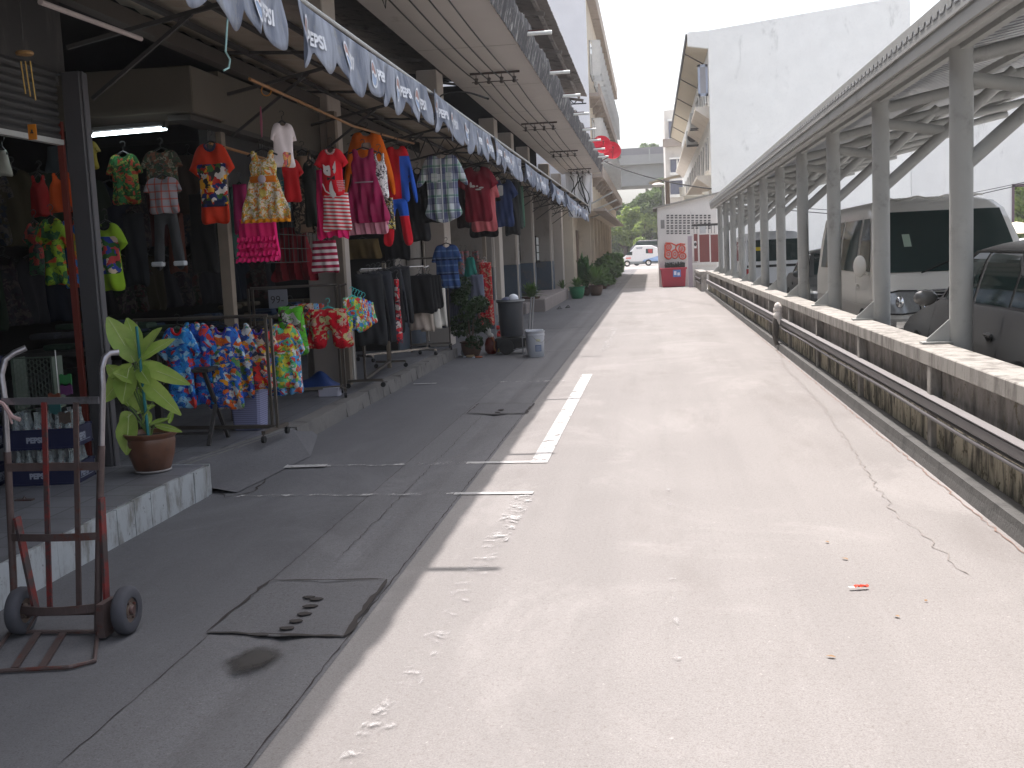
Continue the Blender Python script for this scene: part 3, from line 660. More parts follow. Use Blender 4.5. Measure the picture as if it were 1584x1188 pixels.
b=MB();b.grid(lambda u,v:tuple((np.array(a)*(1-u)+np.array(c)*u)*(1-v)+(np.array(e)*(1-u)+np.array(d_)*u)*v+np.array((0,.04*math.sin(u*14+v*3),-.12*math.sin(math.pi*u)*v))),24,12)
o=b.build('sheet',mat('white_sheet',(.72,.73,.76),.8,.05),t,smooth=True);o.modifiers.new('thickness','SOLIDIFY').thickness=.006
# clothes poles sticking out over the alley
for i,(p,q) in enumerate((((902,322),(948,297)),((908,330),(955,309)),((912,338),(962,318)))):
    b=MB();b.tube([YP(*p,46.5+i*3),YP(*q,46.5+i*3)],.035,6);tag(b.build('clothes_pole',steel,smooth=True),['uppermost','middle','lowest'][i]+' of three thin poles jutting out beyond the end of the valance','pole')
# antenna / cables tangle in front of the sheet
t=thing('cable_tangle','tangle of black cables and bent branch like wires in front of the white sheet','cables',(-2.8,44.8,3.5))
b=MB()
for k in range(5):
    P=[YP(882+k*6+6*math.sin(j+k),272+j*9,44.6) for j in range(8)];b.tube([tuple(x) for x in P],.018,5)
b.tube([tuple(YP(893,265,44.6)),tuple(YP(912,330,44.6))],.03,6);b.build('cable',cable_m,t)
# sun-dish / overhead service wire across the alley
b=MB();p0=YP(936,250,45);p1=YP(1100,292,30)
b.tube([tuple(p0*(1-u)+p1*u-np.array((0,0,.35*4*u*(1-u)*.4))) for u in np.linspace(0,1,16)],.02,6);tag(b.build('overhead_wire',cable_m),'black overhead wire crossing the alley from the red dishes to the right','wire')
# ================================================================ RIGHT SIDE AND BACKGROUND BUILDINGS
BY=52.
rw=streaked('right_white_wall',(.88,.88,.85),(.30,.30,.28),sx=.8,sz=.3,th=(.57,.78),amt=.6,fine=(.80,.80,.77))
rwd=streaked('stained_white_wall',(.78,.78,.76),(.30,.29,.28),sx=.6,sz=.12,th=(.55,.75),amt=.9)
t=thing('gable_building','large white gable ended building behind the car park on the right','building',(7,58,0))
ptl=YP(1095,47,BY);ptr=YP(1408,-8,BY);xl=float(ptl[0]);xr=float(ptr[0])
b=MB();b.prism([(xl,0),(xr,0),(xr,ptr[2]),(xl,ptl[2])],BY,BY+45,lambda a,z,y:(a,y,z));b.build('wall',rw,t)
# eave on the alley side
ex=float(YP(1063,48,BY)[0]);ez=float(ptl[2])
eav=mat('eave_board',(.62,.55,.42),.8,.12,1)
b=MB();b.prism([(ex,ez-1.25),(ex,ez-.1),(xl-.01,ez-.02),(xl-.01,ez-.45)] if False else [(ex,ez-.62),(ex,ez-.02),(xl-.005,ez),(xl-.005,ez-.78)],BY,BY+.25,lambda a,z,y:(a,y,z));b.build('gable_trim',rw,t)
b=MB();b.hexa([(ex,BY+.25,ez-.25),(xl-.01,BY+.25,ez-.80),(xl-.01,BY+45,ez-.80),(ex,BY+45,ez-.25)],[(ex,BY+.25,ez-.1),(xl-.01,BY+.25,ez-.1),(xl-.01,BY+45,ez-.1),(ex,BY+45,ez-.1)]);b.build('eave',eav,t)
b=MB();b.box(ex-.08,ex,BY+.25,BY+45,ez-.3,ez-.05);b.build('eave_gutter',dkm,t)
for k in range(6): b=MB();y=BY+4+8*k;b.box(ex,xl-.01,y,y+.1,ez-.86,ez-.80) if False else b.bar((ex,y,ez-.3),(xl-.01,y,ez-.85),.05);b.build('eave_rib',mat('brown_rib',(.12,.09,.07),.8),t)
# windows and sloped hoods down the alley-side wall
for lvl,z in enumerate((8.3,5.2,2.4)):
    for k in range(9):
        y=BY+2+4.8*k
        b=MB();b.box(xl-.03,xl,y,y+2.2,z,z+1.5);o=b.build('window',gl,t)
        b=MB()
        for q in(0,2.2): b.box(xl-.07,xl-.03,y+q-.04,y+q+.04,z,z+1.5)
        for q in(0,1.5): b.box(xl-.07,xl-.03,y,y+2.2,z+q-.04,z+q+.04)
        b.build('frame',wf,o)
    b=MB();zz=z-.35 if lvl<2 else z-.3
    b.prism([(xl,zz-.55),(xl-.62,zz-.1),(xl-.62,zz+.04),(xl,zz+.04)],BY+.6,BY+42,lambda a,zq,y:(a,y,zq));o=b.build('window_hood',streaked('hood_plaster',(.66,.61,.54),(.42,.35,.29),sx=.6,sz=.6,th=(.5,.8)),t)
# a big casement standing open beside the gable corner
a=YP(1079,100,BY+1);c=YP(1097,148,BY+1);zb,zt=float(c[2]),float(a[2]);x0_=float(a[0]);x1_=xl
b=MB();y=BY+1
b.box(x0_,x1_,y,y+.05,zb,zb+.12);b.box(x0_,x1_,y,y+.05,zt-.12,zt);b.box(x0_,x0_+.1,y,y+.05,zb,zt);b.box(x1_-.1,x1_,y,y+.05,zb,zt);o=b.build('open_casement',mat('pale_blue_frame',(.50,.56,.70),.5),t)
b=MB();b.box(x0_+.1,x1_-.1,y+.02,y+.03,zb+.12,zt-.12);b.build('pane',mat('pale_pane',(.42,.42,.45),.25),o)
# air conditioners
for i,(px,py,yy) in enumerate(((1078,185,58),(1071,212,64))):
    c=YP(px,py,yy);u=thing('air_conditioner',['grey air conditioner unit high on the alley side of the gable building','pale air conditioner unit on the gable building, below and behind the other'][i],'air conditioner',(xl-.35,yy,float(c[2])-.4))
    b=MB();b.box(-.32,.3,0,.95,0,.75);b.build('casing',mat('ac_grey',(.42,.43,.42),.5),u,local=True,bevel=.02)
    b=MB();b.lathe([(.27,0),(.27,-.02),(.22,-.02),(.001,-.03)],(0,0,.38),16,axis='y');b.build('fan_grille',dkm,u,local=True)
    b=MB();b.box(-.3,.35,.1,.14,-.06,0);b.box(-.3,.35,.8,.84,-.06,0);b.build('bracket',dkm,u,local=True)
# lower white building wall to the right with an opening
t=thing('car_park_rear_wall','stained white wall at the back of the car park, right of the gable','wall',(15,52,0))
ya=BY-.02;op=float(YP(1569,292,ya)[0]);oz=float(YP(1569,289,ya)[2])
b=MB();b.box(xr+.01,op,ya,ya+.3,0,8.9);b.box(op,op+1.4,ya,ya+.3,oz,8.9);b.box(op+1.4,30,ya,ya+.3,0,8.9);b.build('wall',rwd,t)
b=MB();b.box(op-.1,op,ya-.05,ya+.35,0,oz+.1);b.box(op-.1,op+1.5,ya-.05,ya+.35,oz,oz+.12);b.build('opening_frame',mat('mauve_frame',(.16,.11,.13),.7),t)
# small roofs peeking over
t=thing('rooftop_shed','small dark roofed structure just visible beyond the top right of the gable','building',(15,70,13))
c=YP(1420,62,75);b=MB();b.box(c[0]-.9,c[0]+.9,75,77,0,c[2]+.3);b.build('wall',mat('purple_wall',(.2,.19,.25),.8),t)
b=MB();b.box(c[0]-1.2,c[0]+1.2,74.6,77.4,c[2]+.3,c[2]+.55);b.build('roof',mat('green_roof',(.10,.16,.14),.7),t)
b=MB();b.tube([tuple(YP(1180,322,50)),tuple(YP(1300,332,50)),tuple(YP(1420,322,50)),tuple(YP(1584,285,50)),tuple(YP(1700,262,50))],.02,6);tag(b.build('overhead_wire',cable_m),'thin black wire sagging along the white wall behind the van','wire')
b=MB();b.tube([tuple(YP(1180,318,50.5)),tuple(YP(1300,326,50.5)),tuple(YP(1420,316,50.5)),tuple(YP(1700,258,50.5))],.015,6);tag(b.build('overhead_wire',cable_m),'second thin wire just above the other along the white wall','wire')
# ---- small utility house with vent blocks and graffiti
HY=48.
hm=streaked('house_wall',(.66,.63,.59),(.28,.26,.24),sx=.8,sz=.4,th=(.55,.8))
hl=float(YP(1020,440,HY)[0]);hr=2.75;zl=float(YP(1019,322,HY)[2]);zrr=float(YP(1100,301,HY)[2])
t=thing('utility_house','small grey rendered outbuilding with vent blocks and red graffiti at the end of the alley','building',((hl+hr)/2,HY+1.5,0))
b=MB();b.prism([(hl,0),(hr,0),(hr,zrr),(hl,zl)],HY,HY+3.6,lambda a,z,y:(a,y,z));b.build('wall',hm,t)
b=MB();sl=(zrr-zl)/(hr-hl);b.hexa([(hl-.18,HY-.15,zl-.18*sl),(hr+.3,HY-.15,zrr+.3*sl),(hr+.3,HY+3.8,zrr+.3*sl),(hl-.18,HY+3.8,zl-.18*sl)],[(hl-.18,HY-.15,zl-.18*sl+.07),(hr+.3,HY-.15,zrr+.3*sl+.07),(hr+.3,HY+3.8,zrr+.3*sl+.07),(hl-.18,HY+3.8,zl-.18*sl+.07)]);b.build('roof',mat('roof_edge',(.28,.27,.24),.8),t)
for r_ in range(4):
    for c_ in range(11):
        if r_==3 and c_>5: continue
        px=1033+6.4*c_;py=333+8*r_
        if px>1101: continue
        a=YP(px,py,HY)
        b=MB();
        for dz in(0,.095): b.box(a[0]-.055,a[0]+.055,HY-.012,HY-.003,a[2]-.04-dz,a[2]+.02-dz)
        b.build('vent_block',mat('vent_dark',(.10,.09,.085),.9),t)
# graffiti: fat rounded letters drawn as red outline bands with a paler fill
gr=mat('red_spray',(.62,.09,.05),.7,.1);gf=mat('pale_spray',(.60,.50,.47),.8,.1)
def blob(cx,cz,rx,rz,t0=0,t1=2*math.pi,w=.03,y=HY-.012,fill=True,nm='graffiti'):
    b=MB();n=26;P=[(cx+rx*math.cos(t0+(t1-t0)*i/n),cz+rz*math.sin(t0+(t1-t0)*i/n)) for i in range(n+1)]
    b.tube([(x,y,z) for x,z in P],w,6);o=b.build(nm,gr,t)
    if fill:
        b=MB();b.prism([p for p in P],y+.004,y+.008,lambda a,z,q:(a,q,z));b.build('fill',gf,o)
A=lambda px,py:YP(px,py,HY)
def gx(px,py,rpx,rpz,**k): c=A(px,py);blob(c[0],c[2],rpx*HY/1720,rpz*HY/1720,**k)
# letter b
c=A(1031,385);b=MB();b.tube([tuple(A(1029,378)+np.array((0,-.02,0))),tuple(A(1029,397)+np.array((0,-.02,0))),tuple(A(1035,401)+np.array((0,-.02,0)))],.04,6);b.build('graffiti',gr,t)
gx(1034,394,5.5,6.5);gx(1034,393,2.2,2.5,w=.022,fill=False)
gx(1034,382,4.2,4.5);gx(1034,382,1.6,1.8,w=.02,fill=False)
gx(1044,393,5,6.5);gx(1044,393,1.8,2.6,w=.02,fill=False)
gx(1050,384,4.5,6,t0=.8,t1=5.8,fill=False)
gx(1056,396,5,4.6);gx(1055,385,4.6,5);gx(1056,396,1.7,1.8,w=.02,fill=False);gx(1055,385,1.5,1.8,w=.02,fill=False)
b=MB();b.tube([tuple(A(*p)+np.array((0,-.02,0))) for p in((1029,376),(1038,376),(1047,380),(1052,377),(1060,378))],.03,6);b.build('graffiti',gr,t)
b=MB();q0=A(1025,347);b.box(q0[0]-.08,q0[0]+.08,HY-.02,HY,q0[2]-.18,q0[2]+.18);b.build('meter_plate',mat('grey_plate',(.22,.21,.2),.7),t)
# lilac pillar, gate
gm=mat('lilac_post',(.42,.36,.40),.8,.1)
t=thing('iron_gate','brown red sheet metal gate with a pale notice beside the lilac gate pier','gate',(2,46,0))
a=YP(1063,352,46.3);b_=YP(1072,445,46.3)
b=MB();b.box(a[0],b_[0],46.2,46.5,0,a[2]-.35);b.build('pier',gm,t)
rg=mat('gate_red',(.17,.05,.045),.6,.2,2)
def leaf(pa,pb,mm=rg,y=46.0,nm='leaf'):
    a=YP(*pa,y);c=YP(*pb,y);b=MB();b.box(min(a[0],c[0]),max(a[0],c[0]),y,y+.04,c[2],a[2]);return b.build(nm,mm,t)
leaf((1073,362),(1080,404));leaf((1081.5,363),(1098,405));leaf((1099,363),(1115,405))
leaf((1071,407),(1108,409),mat('white_rail',(.6,.58,.55),.6),45.95,'rail')
leaf((1072,408),(1080,444),hm,46.0,'base');leaf((1080,408),(1110,444),hm,46.02,'base')
for k in range(8):
    leaf((1073+4.5*k,348),(1074+4.5*k,361),dkm,46.0,'bar')
leaf((1070,347),(1112,348.5),dkm,46.0,'rail');leaf((1082,350),(1092,361),mat('grey_plate2',(.4,.4,.4),.6),45.98,'plate')
o=leaf((1073.5,373),(1077.5,384),mat('notice_white',(.65,.63,.62),.6),45.97,'notice')
b=MB();a=YP(1075.5,378,45.96);b.ball((a[0],a[1]-.0,a[2]),.05,8,6,(1,.2,1.6));b.build('mark',dkm,o)
# ---- red bin at the house
c0=G(1022.5,444);bw=float(G(1063,444)[0]-c0[0]);by=float(c0[1])-.3
t=thing('planter_tub','big red plastic tub holding dark bristly plants, in front of the graffiti wall','tub',(c0[0]+bw/2,by,0))
rb=mat('red_plastic',(.42,.035,.06),.45,.12,3)
hh=.80;b=MB();b.hexa([(-bw/2+.06,-.35,0),(bw/2-.06,-.35,0),(bw/2-.06,.35,0),(-bw/2+.06,.35,0)],[(-bw/2,-.42,hh),(bw/2,-.42,hh),(bw/2,.42,hh),(-bw/2,.42,hh)]);b.build('tub',rb,t,local=True,bevel=.03)
b=MB();b.box(-bw/2-.03,bw/2+.03,-.45,-.38,hh-.07,hh+.01);b.box(-bw/2-.03,bw/2+.03,.38,.45,hh-.07,hh+.01);b.box(-bw/2-.03,-bw/2+.03,-.38,.38,hh-.07,hh+.01);b.box(bw/2-.03,bw/2+.03,-.38,.38,hh-.07,hh+.01);b.build('rim',rb,t,local=True,bevel=.01)
b=MB();b.box(-.02,.30,-.415,-.405,.42,.72);o=b.build('sticker',mat('blue_sticker',(.10,.22,.55),.5,.3,12),t,local=True)
b=MB();b.box(.02,.12,-.42,-.416,.5,.66);b.box(.16,.26,-.42,-.416,.48,.60);b.build('sticker_mark',mat('sticker_white',(.75,.75,.8),.5),o,local=True)
r=random.Random(2);b=MB()
for k in range(260):
    x=r.uniform(-bw/2+.2,bw/2-.05);y=r.uniform(-.3,.3);h_=r.uniform(.10,.26)
    b.bar((x,y,hh-.1),(x+r.uniform(-.05,.05),y+r.uniform(-.05,.05),hh+h_),.012)
b.build('plants',mat('dark_sprigs',(.06,.065,.055),.9),t,local=True)
# ---- mid distance building beyond the gable, lamp post and pipes
t=thing('rear_block','narrow pale apartment block with stacked windows beyond the gable building','building',(1.9,100,0))
x0_=float(YP(1028,200,100)[0]);x1_=float(YP(1072,200,100)[0]);zt=float(YP(1040,170,100)[2])
b=MB();b.box(x0_,x1_+3,100,112,0,zt);b.build('wall',mat('pale_block',(.60,.57,.53),.85,.12,.6,dirt=(.4,.37,.34),dsc=.5),t)
for (pa,pb,m_) in (((1034,188),(1052,213),'w'),((1037,247),(1058,266),'w'),((1037,280),(1062,300),'b')):
    a=YP(*pa,100);c=YP(*pb,100);b=MB();b.box(a[0],c[0],99.9,100,c[2],a[2]);o=b.build('window',mat('dusky_glass',(.13,.14,.19),.3),t)
    b=MB();b.box(a[0]-.1,c[0]+.1,99.6,99.9,c[2]-.25,c[2]);b.box(a[0]-.1,c[0]+.1,99.5,99.9,a[2],a[2]+.15)
    if m_=='w': b.box((a[0]+c[0])/2-.06,(a[0]+c[0])/2+.06,99.85,99.9,c[2],a[2])
    b.build('frame',wf,o)
b=MB();a=YP(1030,225,100);b.box(x0_-.2,x1_,99.4,100,a[2]-.15,a[2]+.5);b.build('balcony',ledge,t)
t=thing('satellite_dish','small pale satellite dish on the roof of the rear block','satellite dish',(x0_+.6,100.5,zt))
b=MB();q=Vector((-.5,-.6,.6)).normalized().to_track_quat('Z','Y');tmp=MB();tmp.lathe([(.001,-.08),(.3,-.03),(.5,.05),(.48,.06),(.001,-.05)],n=16);b.add([q@Vector(v)+Vector((0,0,.6)) for v in tmp.v],tmp.f);b.build('dish',wf,t,local=True,smooth=True);b=MB();b.cyl((0,0,0),(0,.05,.55),.04,n=6);b.build('mount',wf,t,local=True)
# rooftop water tank etc. behind the utility house roof
t=thing('roof_clutter','water basin and stacked buckets on the roof of the utility house','basin',(2,50,3.7))
for (px,py,rpx,hpx) in ((1072,307,14,9),(1056,297,5,14),(1092,303,5,12)):
    c=YP(px,py+hpx/2,50.2);rr=rpx*50/1720;hh_=hpx*50/1720;b=MB();b.lathe([(rr*.8,0),(rr,hh_*.8),(rr*1.06,hh_*.85),(rr*1.06,hh_),(rr*.9,hh_)],(c[0],50.2,c[2]),16);b.build('basin',mat('pale_basin',(.55,.52,.46),.7,.2),t,smooth=True)
t=thing('street_lamp','curved street lamp with a pale head beyond the utility house','street lamp',(.35,56,0))
b=MB();p=[(0,0,0)]+[tuple(YP(x,y,56)-np.array((.35,56,0))) for x,y in((1026,330),(1025,292),(1022,288),(1018,287))];b.tube([(p[1][0],0,0)]+p[1:],.05,8);b.build('pole',steel,t,local=True,smooth=True)
c=YP(1018,286,56);b=MB();b.ball((c[0]-.35,0,c[2]),.24,12,6,(1.3,1,.45));b.build('lamp_head',wf,t,local=True,smooth=True)
t=thing('utility_pole','weathered pole with a short cross arm beside the rear block','pole',(1.0,66,0))
c=YP(1032,278,66);b=MB();b.cyl((c[0]-1.0,0,0),(c[0]-1.0,0,c[2]),.16,.13,10);b.build('pole',mat('weathered_pole',(.30,.23,.18),.9,.2),t,local=True,smooth=True)
a=YP(1004,284,66);e=YP(1052,272,66);b=MB();b.bar((a[0]-1,-.1,a[2]),(e[0]-1,-.1,e[2]),.14);b.build('cross_arm',mat('pale_arm',(.55,.47,.36),.8),t,local=True)
# ---- elevated road
brm=streaked('viaduct_concrete',(.33,.32,.31),(.22,.21,.2),sx=.1,sz=.3,th=(.5,.8))
t=thing('elevated_road','grey concrete elevated road crossing in the distance behind the alley','bridge',(0,152,0))
zb_=float(YP(990,287,150)[2]);zm=float(YP(990,255,150)[2]);zt=float(YP(990,229,150)[2])
b=MB();b.box(-45,45,150,158,zb_,zm);b.build('girder',brm,t)
b=MB();b.box(-45,45,149.2,159,zm,zm+.35);b.build('deck_edge',brm,t)
b=MB();b.box(-45,45,149.4,149.7,zm+.35,zt-.9);b.build('parapet',brm,t)
b=MB();b.box(-45,45,149.5,149.6,zt-.9,zt);b.build('noise_screen',mat('screen_grey',(.22,.21,.22),.7),t)
for k in range(19):
    x=-44+4.9*k;b=MB();b.box(x-.08,x+.08,149.3,149.39,zm+.4,zt-.2);b.build('mullion',steel,t)
for x in(-30,30): b=MB();b.box(x-1.2,x+1.2,152.5,155.5,0,zb_);b.build('pier',brm,t)
# ================================================================ FOLIAGE
def leafmat(name,c,c2,tr_=.4):
    if name in _mc: return _mc[name]
    t=NT(name);t.set(.55,0,.3);v=t.co();col=t.mix(t.ss(t.noise(v,1.7,3),.35,.65),c,c2);t.base(col)
    q=t.n('BsdfTranslucent');t.l(col,q.inputs[0]);m=t.n('MixShader');m.inputs[0].default_value=tr_
    t.l(t.p.outputs[0],m.inputs[1]);t.l(q.outputs[0],m.inputs[2]);t.l(m.outputs[0],t.out.inputs[0]);_mc[name]=t.m;return t.m
def leafcloud(n,size,clumps,seed):
    """clumps: (cx,cy,cz,r); leaves on the outer part of each clump"""
    r=np.random.default_rng(seed);cl=np.array(clumps,float);w=cl[:,3]**2;w/=w.sum();idx=r.choice(len(cl),n,p=w)
    d=r.normal(size=(n,3));d/=np.linalg.norm(d,axis=1)[:,None];rad=cl[idx,3]*(.55+.5*r.random(n)**.6)
    p=cl[idx,:3]+d*rad[:,None]*np.array((1,1,.8))
    a=r.normal(size=(n,3))+d*.3;a/=np.linalg.norm(a,axis=1)[:,None];b=np.cross(a,r.normal(size=(n,3)));b/=np.linalg.norm(b,axis=1)[:,None]
    s=size*(.6+.8*r.random(n))[:,None];V=np.stack([p-a*s,p+b*s*.45,p+a*s,p-b*s*.45],1).reshape(-1,3)
    m=MB();m.v=[tuple(x) for x in V];m.f=[(4*i,4*i+1,4*i+2,4*i+3) for i in range(n)];m.mi=[0]*n;m.n=4*n;return m
bark=mat('bark',(.10,.075,.055),.9,.3,5)
def tree(px,Y,z0,z1,rad,lab,m,seed,n=9000,leaf=.28,nc=26):
    x=float(YP(px,388,Y)[0]);t=thing('roadside_tree',lab,'tree',(x,Y,0),group='trees beyond the cross road')
    r=random.Random(seed);b=MB();b.tube([(0,0,-.1),(.1,0,z0*.6+.5),(-.1,.1,z0+1),(.1,0,(z0+z1)/2)],[.35,.28,.22,.1],8)
    cl=[]
    for k in range(nc):
        a=r.uniform(0,6.28);q=r.random()**.6*rad;h_=z0+(z1-z0)*r.random();q*=1-.5*abs((h_-z0)/(z1-z0)-.45)
        cl.append((q*math.cos(a),q*math.sin(a),h_,r.uniform(.6,1.25)*rad*.28))
        if k<9: b.tube([(0,0,z0*.8+k*.2),(q*math.cos(a)*.5,q*math.sin(a)*.5,(z0*.8+h_)/2),(cl[-1][0],cl[-1][1],h_)],[.12,.07,.03],6)
    b.build('trunk',bark,t,local=True,smooth=True)
    leafcloud(n,leaf,cl,seed).build('crown',m,t,local=True)
lm1=leafmat('leaf_yellow_green',(.30,.38,.09),(.17,.25,.05));lm2=leafmat('leaf_mid_green',(.16,.22,.08),(.09,.14,.05))
tree(967,143,2.0,5.6,3.4,'yellow green tree low on the left below the elevated road',lm1,1)
tree(1012,147,3,9.2,3.6,'tall mid green tree seen in the centre below the elevated road',lm2,2,12000)
tree(1026,140,3.5,9.8,3.0,'mid green tree against the rear block, right of the others',lm2,3,9000)
tree(988,140,1.5,6.5,3.2,'low spreading green tree directly above the parked ambulance',lm1,4)
tree(940,146,2,8,3.4,'green tree mostly hidden behind the far end of the left buildings',lm2,5,6000)
tree(1045,145,2,9,4,'green tree showing between the rear block and the utility house',lm2,6,6000)
tree(1600,85,1.5,8,3,'yellow green tree seen through the opening in the stained white wall',lm1,8,6000,.3)
tree(1003,215,18,21.3,2.6,'distant green tree rising behind the elevated road',lm2,9,7000,.5)
# backdrop hedge so that no horizon gap shows
stuff(leafcloud(16000,.35,[(x,165+random.uniform(-2,2),random.uniform(.5,4),2.2) for x in np.arange(-40,40,1.6)],12).build('shrubbery',lm2,origin=(0,165,0)),'dense green shrubbery in the distance beyond the cross road','shrubs')
# ================================================================ GARMENTS
def fab(name,fn,rough=.85):
    if name in _mc: return _mc[name]
    t=NT(name);t.set(rough,0,.15);v=t.co();t.base(fn(t,v));t.bump(t.noise(v,90,3),.15,.003);_mc[name]=t.m;return t.m
def plain(name,c,rough=.85): return fab(name,lambda t,v:t.mix(t.noise(v,9,4),tuple(min(1,x*1.12) for x in c),tuple(x*.85 for x in c)),rough)
def busy(name,pal,scale=14,base=None,amt=.5,dist=.6):
    def fn(t,v):
        w=t.n('TexNoise');w.inputs['Scale'].default_value=scale*.4;t.l(v,w.inputs['Vector'])
        ad=t.n('VectorMath',operation='MULTIPLY_ADD');t.l(w.outputs['Color'],ad.inputs[0]);ad.inputs[1].default_value=(dist*.22,)*3;t.l(v,ad.inputs[2])
        q=t.n('TexVoronoi');q.inputs['Scale'].default_value=scale*1.35;t.l(ad.outputs[0],q.inputs['Vector'])
        r_=t.n('SeparateColor');t.l(q.outputs['Color'],r_.inputs[0]);c=t.ramp(r_.outputs[0],pal)
        q2=t.n('TexVoronoi');q2.inputs['Scale'].default_value=scale*2.3;t.l(ad.outputs[0],q2.inputs['Vector'])
        r2=t.n('SeparateColor');t.l(q2.outputs['Color'],r2.inputs[0]);c2=t.ramp(r2.outputs[1],pal[::-1])
        c=t.mix(t.math('GREATER_THAN',r2.outputs[0],.6),c,c2)
        nz=t.noise(ad.outputs[0],scale*2.2,3,.7,1.5);c=t.mix(t.ss(nz,.60,.63),c,pal[0]);c=t.mix(t.math('MULTIPLY',t.ss(t.noise(v,scale*1.3,4,.8,2.),.56,.6),.85),c,tuple(x*.12 for x in pal[-1]))
        if base: 
            m=t.ss(q.outputs['Distance'],amt-.03,amt+.03);c=t.mix(m,c,base)
        return c
    return fab(name,fn)
def stripes(name,c1,c2,per,axis=2,duty=.5,tilt=0):
    def fn(t,v):
        x=t.xyz(v);s=t.math('ADD',x[axis],t.math('MULTIPLY',x[0],tilt))
        return t.mix(t.math('LESS_THAN',t.math('FRACT',t.math('MULTIPLY',s,1/per)),duty),c1,c2)
    return fab(name,fn)
def plaid(name,base,layers):
    def fn(t,v):
        x=t.xyz(v);c=t.mix(0.,base,base)
        for ax,per,off,duty,col,a in layers:
            m=t.math('LESS_THAN',t.math('FRACT',t.math('ADD',t.math('MULTIPLY',x[ax],1/per),off)),duty)
            c=t.mix(t.math('MULTIPLY',m,a),c,col)
        return c
    return fab(name,fn)
def printed(name,base,pal,x0,x1,z0,z1,scale=16,extra=None,cov=.5):
    """plain cloth with an irregular multicoloured print on the chest"""
    def fn(t,v):
        x=t.xyz(v);w_=t.n('TexNoise');w_.inputs['Scale'].default_value=18;t.l(v,w_.inputs['Vector']);ad=t.n('VectorMath',operation='MULTIPLY_ADD');t.l(w_.outputs['Color'],ad.inputs[0]);ad.inputs[1].default_value=(.09,)*3;t.l(v,ad.inputs[2]);q=t.n('TexVoronoi');q.inputs['Scale'].default_value=scale*1.7;t.l(ad.outputs[0],q.inputs['Vector'])
        r_=t.n('SeparateColor');t.l(q.outputs['Color'],r_.inputs[0]);c=t.ramp(r_.outputs[0],pal)
        def win(s,a,b): 
            w=.03;return t.math('MULTIPLY',t.ss(s,a-w,a+w),t.math('SUBTRACT',1,t.ss(s,b-w,b+w)))
        m=t.math('MULTIPLY',win(x[0],x0,x1),win(x[2],z0,z1));m=t.math('MULTIPLY',m,t.math('ADD',t.noise(v,7,3),.5-(.5-cov)))
        m=t.math('GREATER_THAN',m,.5);b_=t.mix(t.noise(v,9,4),tuple(min(1,y*1.1) for y in base),tuple(y*.85 for y in base))
        if extra: b_=t.mix(t.math('LESS_THAN',x[2],extra[0]),b_,extra[1])
        return t.mix(m,b_,c)
    return fab(name,fn)
def sm(P,n=4):  # Catmull-Rom through a half outline
    P=[np.array(p,float) for p in P];out=[]
    for i in range(len(P)-1):
        a=P[max(i-1,0)];b=P[i];c=P[i+1];d=P[min(i+2,len(P)-1)]
        for k in range(n):
            t=k/n;out.append(.5*((2*b)+(-a+c)*t+(2*a-5*b+4*c-d)*t*t+(-a+3*b-3*c+d)*t**3))
    out.append(P[-1]);return out
# half outlines from the neck centre round to the hem centre: x in half widths (0..1), z in heights (0..-1)
OUT={
 'tee':[(0,-.09),(.16,-.07),(.24,0),(.60,-.05),(1.0,-.30),(.98,-.33),(.66,-.41),(.60,-.34),(.62,-.7),(.64,-1),(0,-1.0)],
 'loose':[(0,-.07),(.18,-.05),(.28,0),(.70,-.06),(1.0,-.36),(.96,-.40),(.76,-.40),(.72,-.34),(.74,-.7),(.78,-1),(0,-1.0)],
 'long':[(0,-.06),(.14,-.05),(.24,0),(.55,-.07),(.86,-.55),(1.0,-.98),(.86,-1.0),(.66,-.62),(.56,-.42),(.56,-.7),(.56,-1),(0,-1)],
 'tank':[(0,-.18),(.22,-.15),(.36,0),(.60,0),(.62,-.18),(.86,-.34),(.9,-.7),(.95,-1),(0,-1)],
 'dress':[(0,-.12),(.18,-.09),(.26,0),(.46,0),(.44,-.12),(.54,-.2),(.50,-.34),(.56,-.40),(.78,-.66),(1.0,-.96),(.55,-1.0),(0,-1.0)],
 'skirt':[(0,0),(.45,0),(.56,-.06),(.74,-.5),(1.0,-1.0),(.5,-1.03),(0,-1.0)],
 'straight':[(0,0),(.82,0),(.86,-.06),(.93,-.5),(1.0,-1.0),(.5,-1.02),(0,-1.0)],
 'shorts':[(0,0),(.72,0),(.78,-.1),(.9,-.6),(1.0,-1.0),(.2,-1.03),(.1,-.62),(0,-.55)],
 'pants':[(0,0),(.66,0),(.74,-.08),(.86,-.5),(1.0,-1.0),(.42,-1.02),(.2,-.5),(.08,-.24),(0,-.2)],
 'shirt':[(0,-.05),(.14,-.04),(.24,0),(.62,-.05),(1.0,-.42),(.92,-.47),(.66,-.38),(.62,-.32),(.60,-.7),(.72,-.90),(.3,-1.0),(0,-1.03)],
}
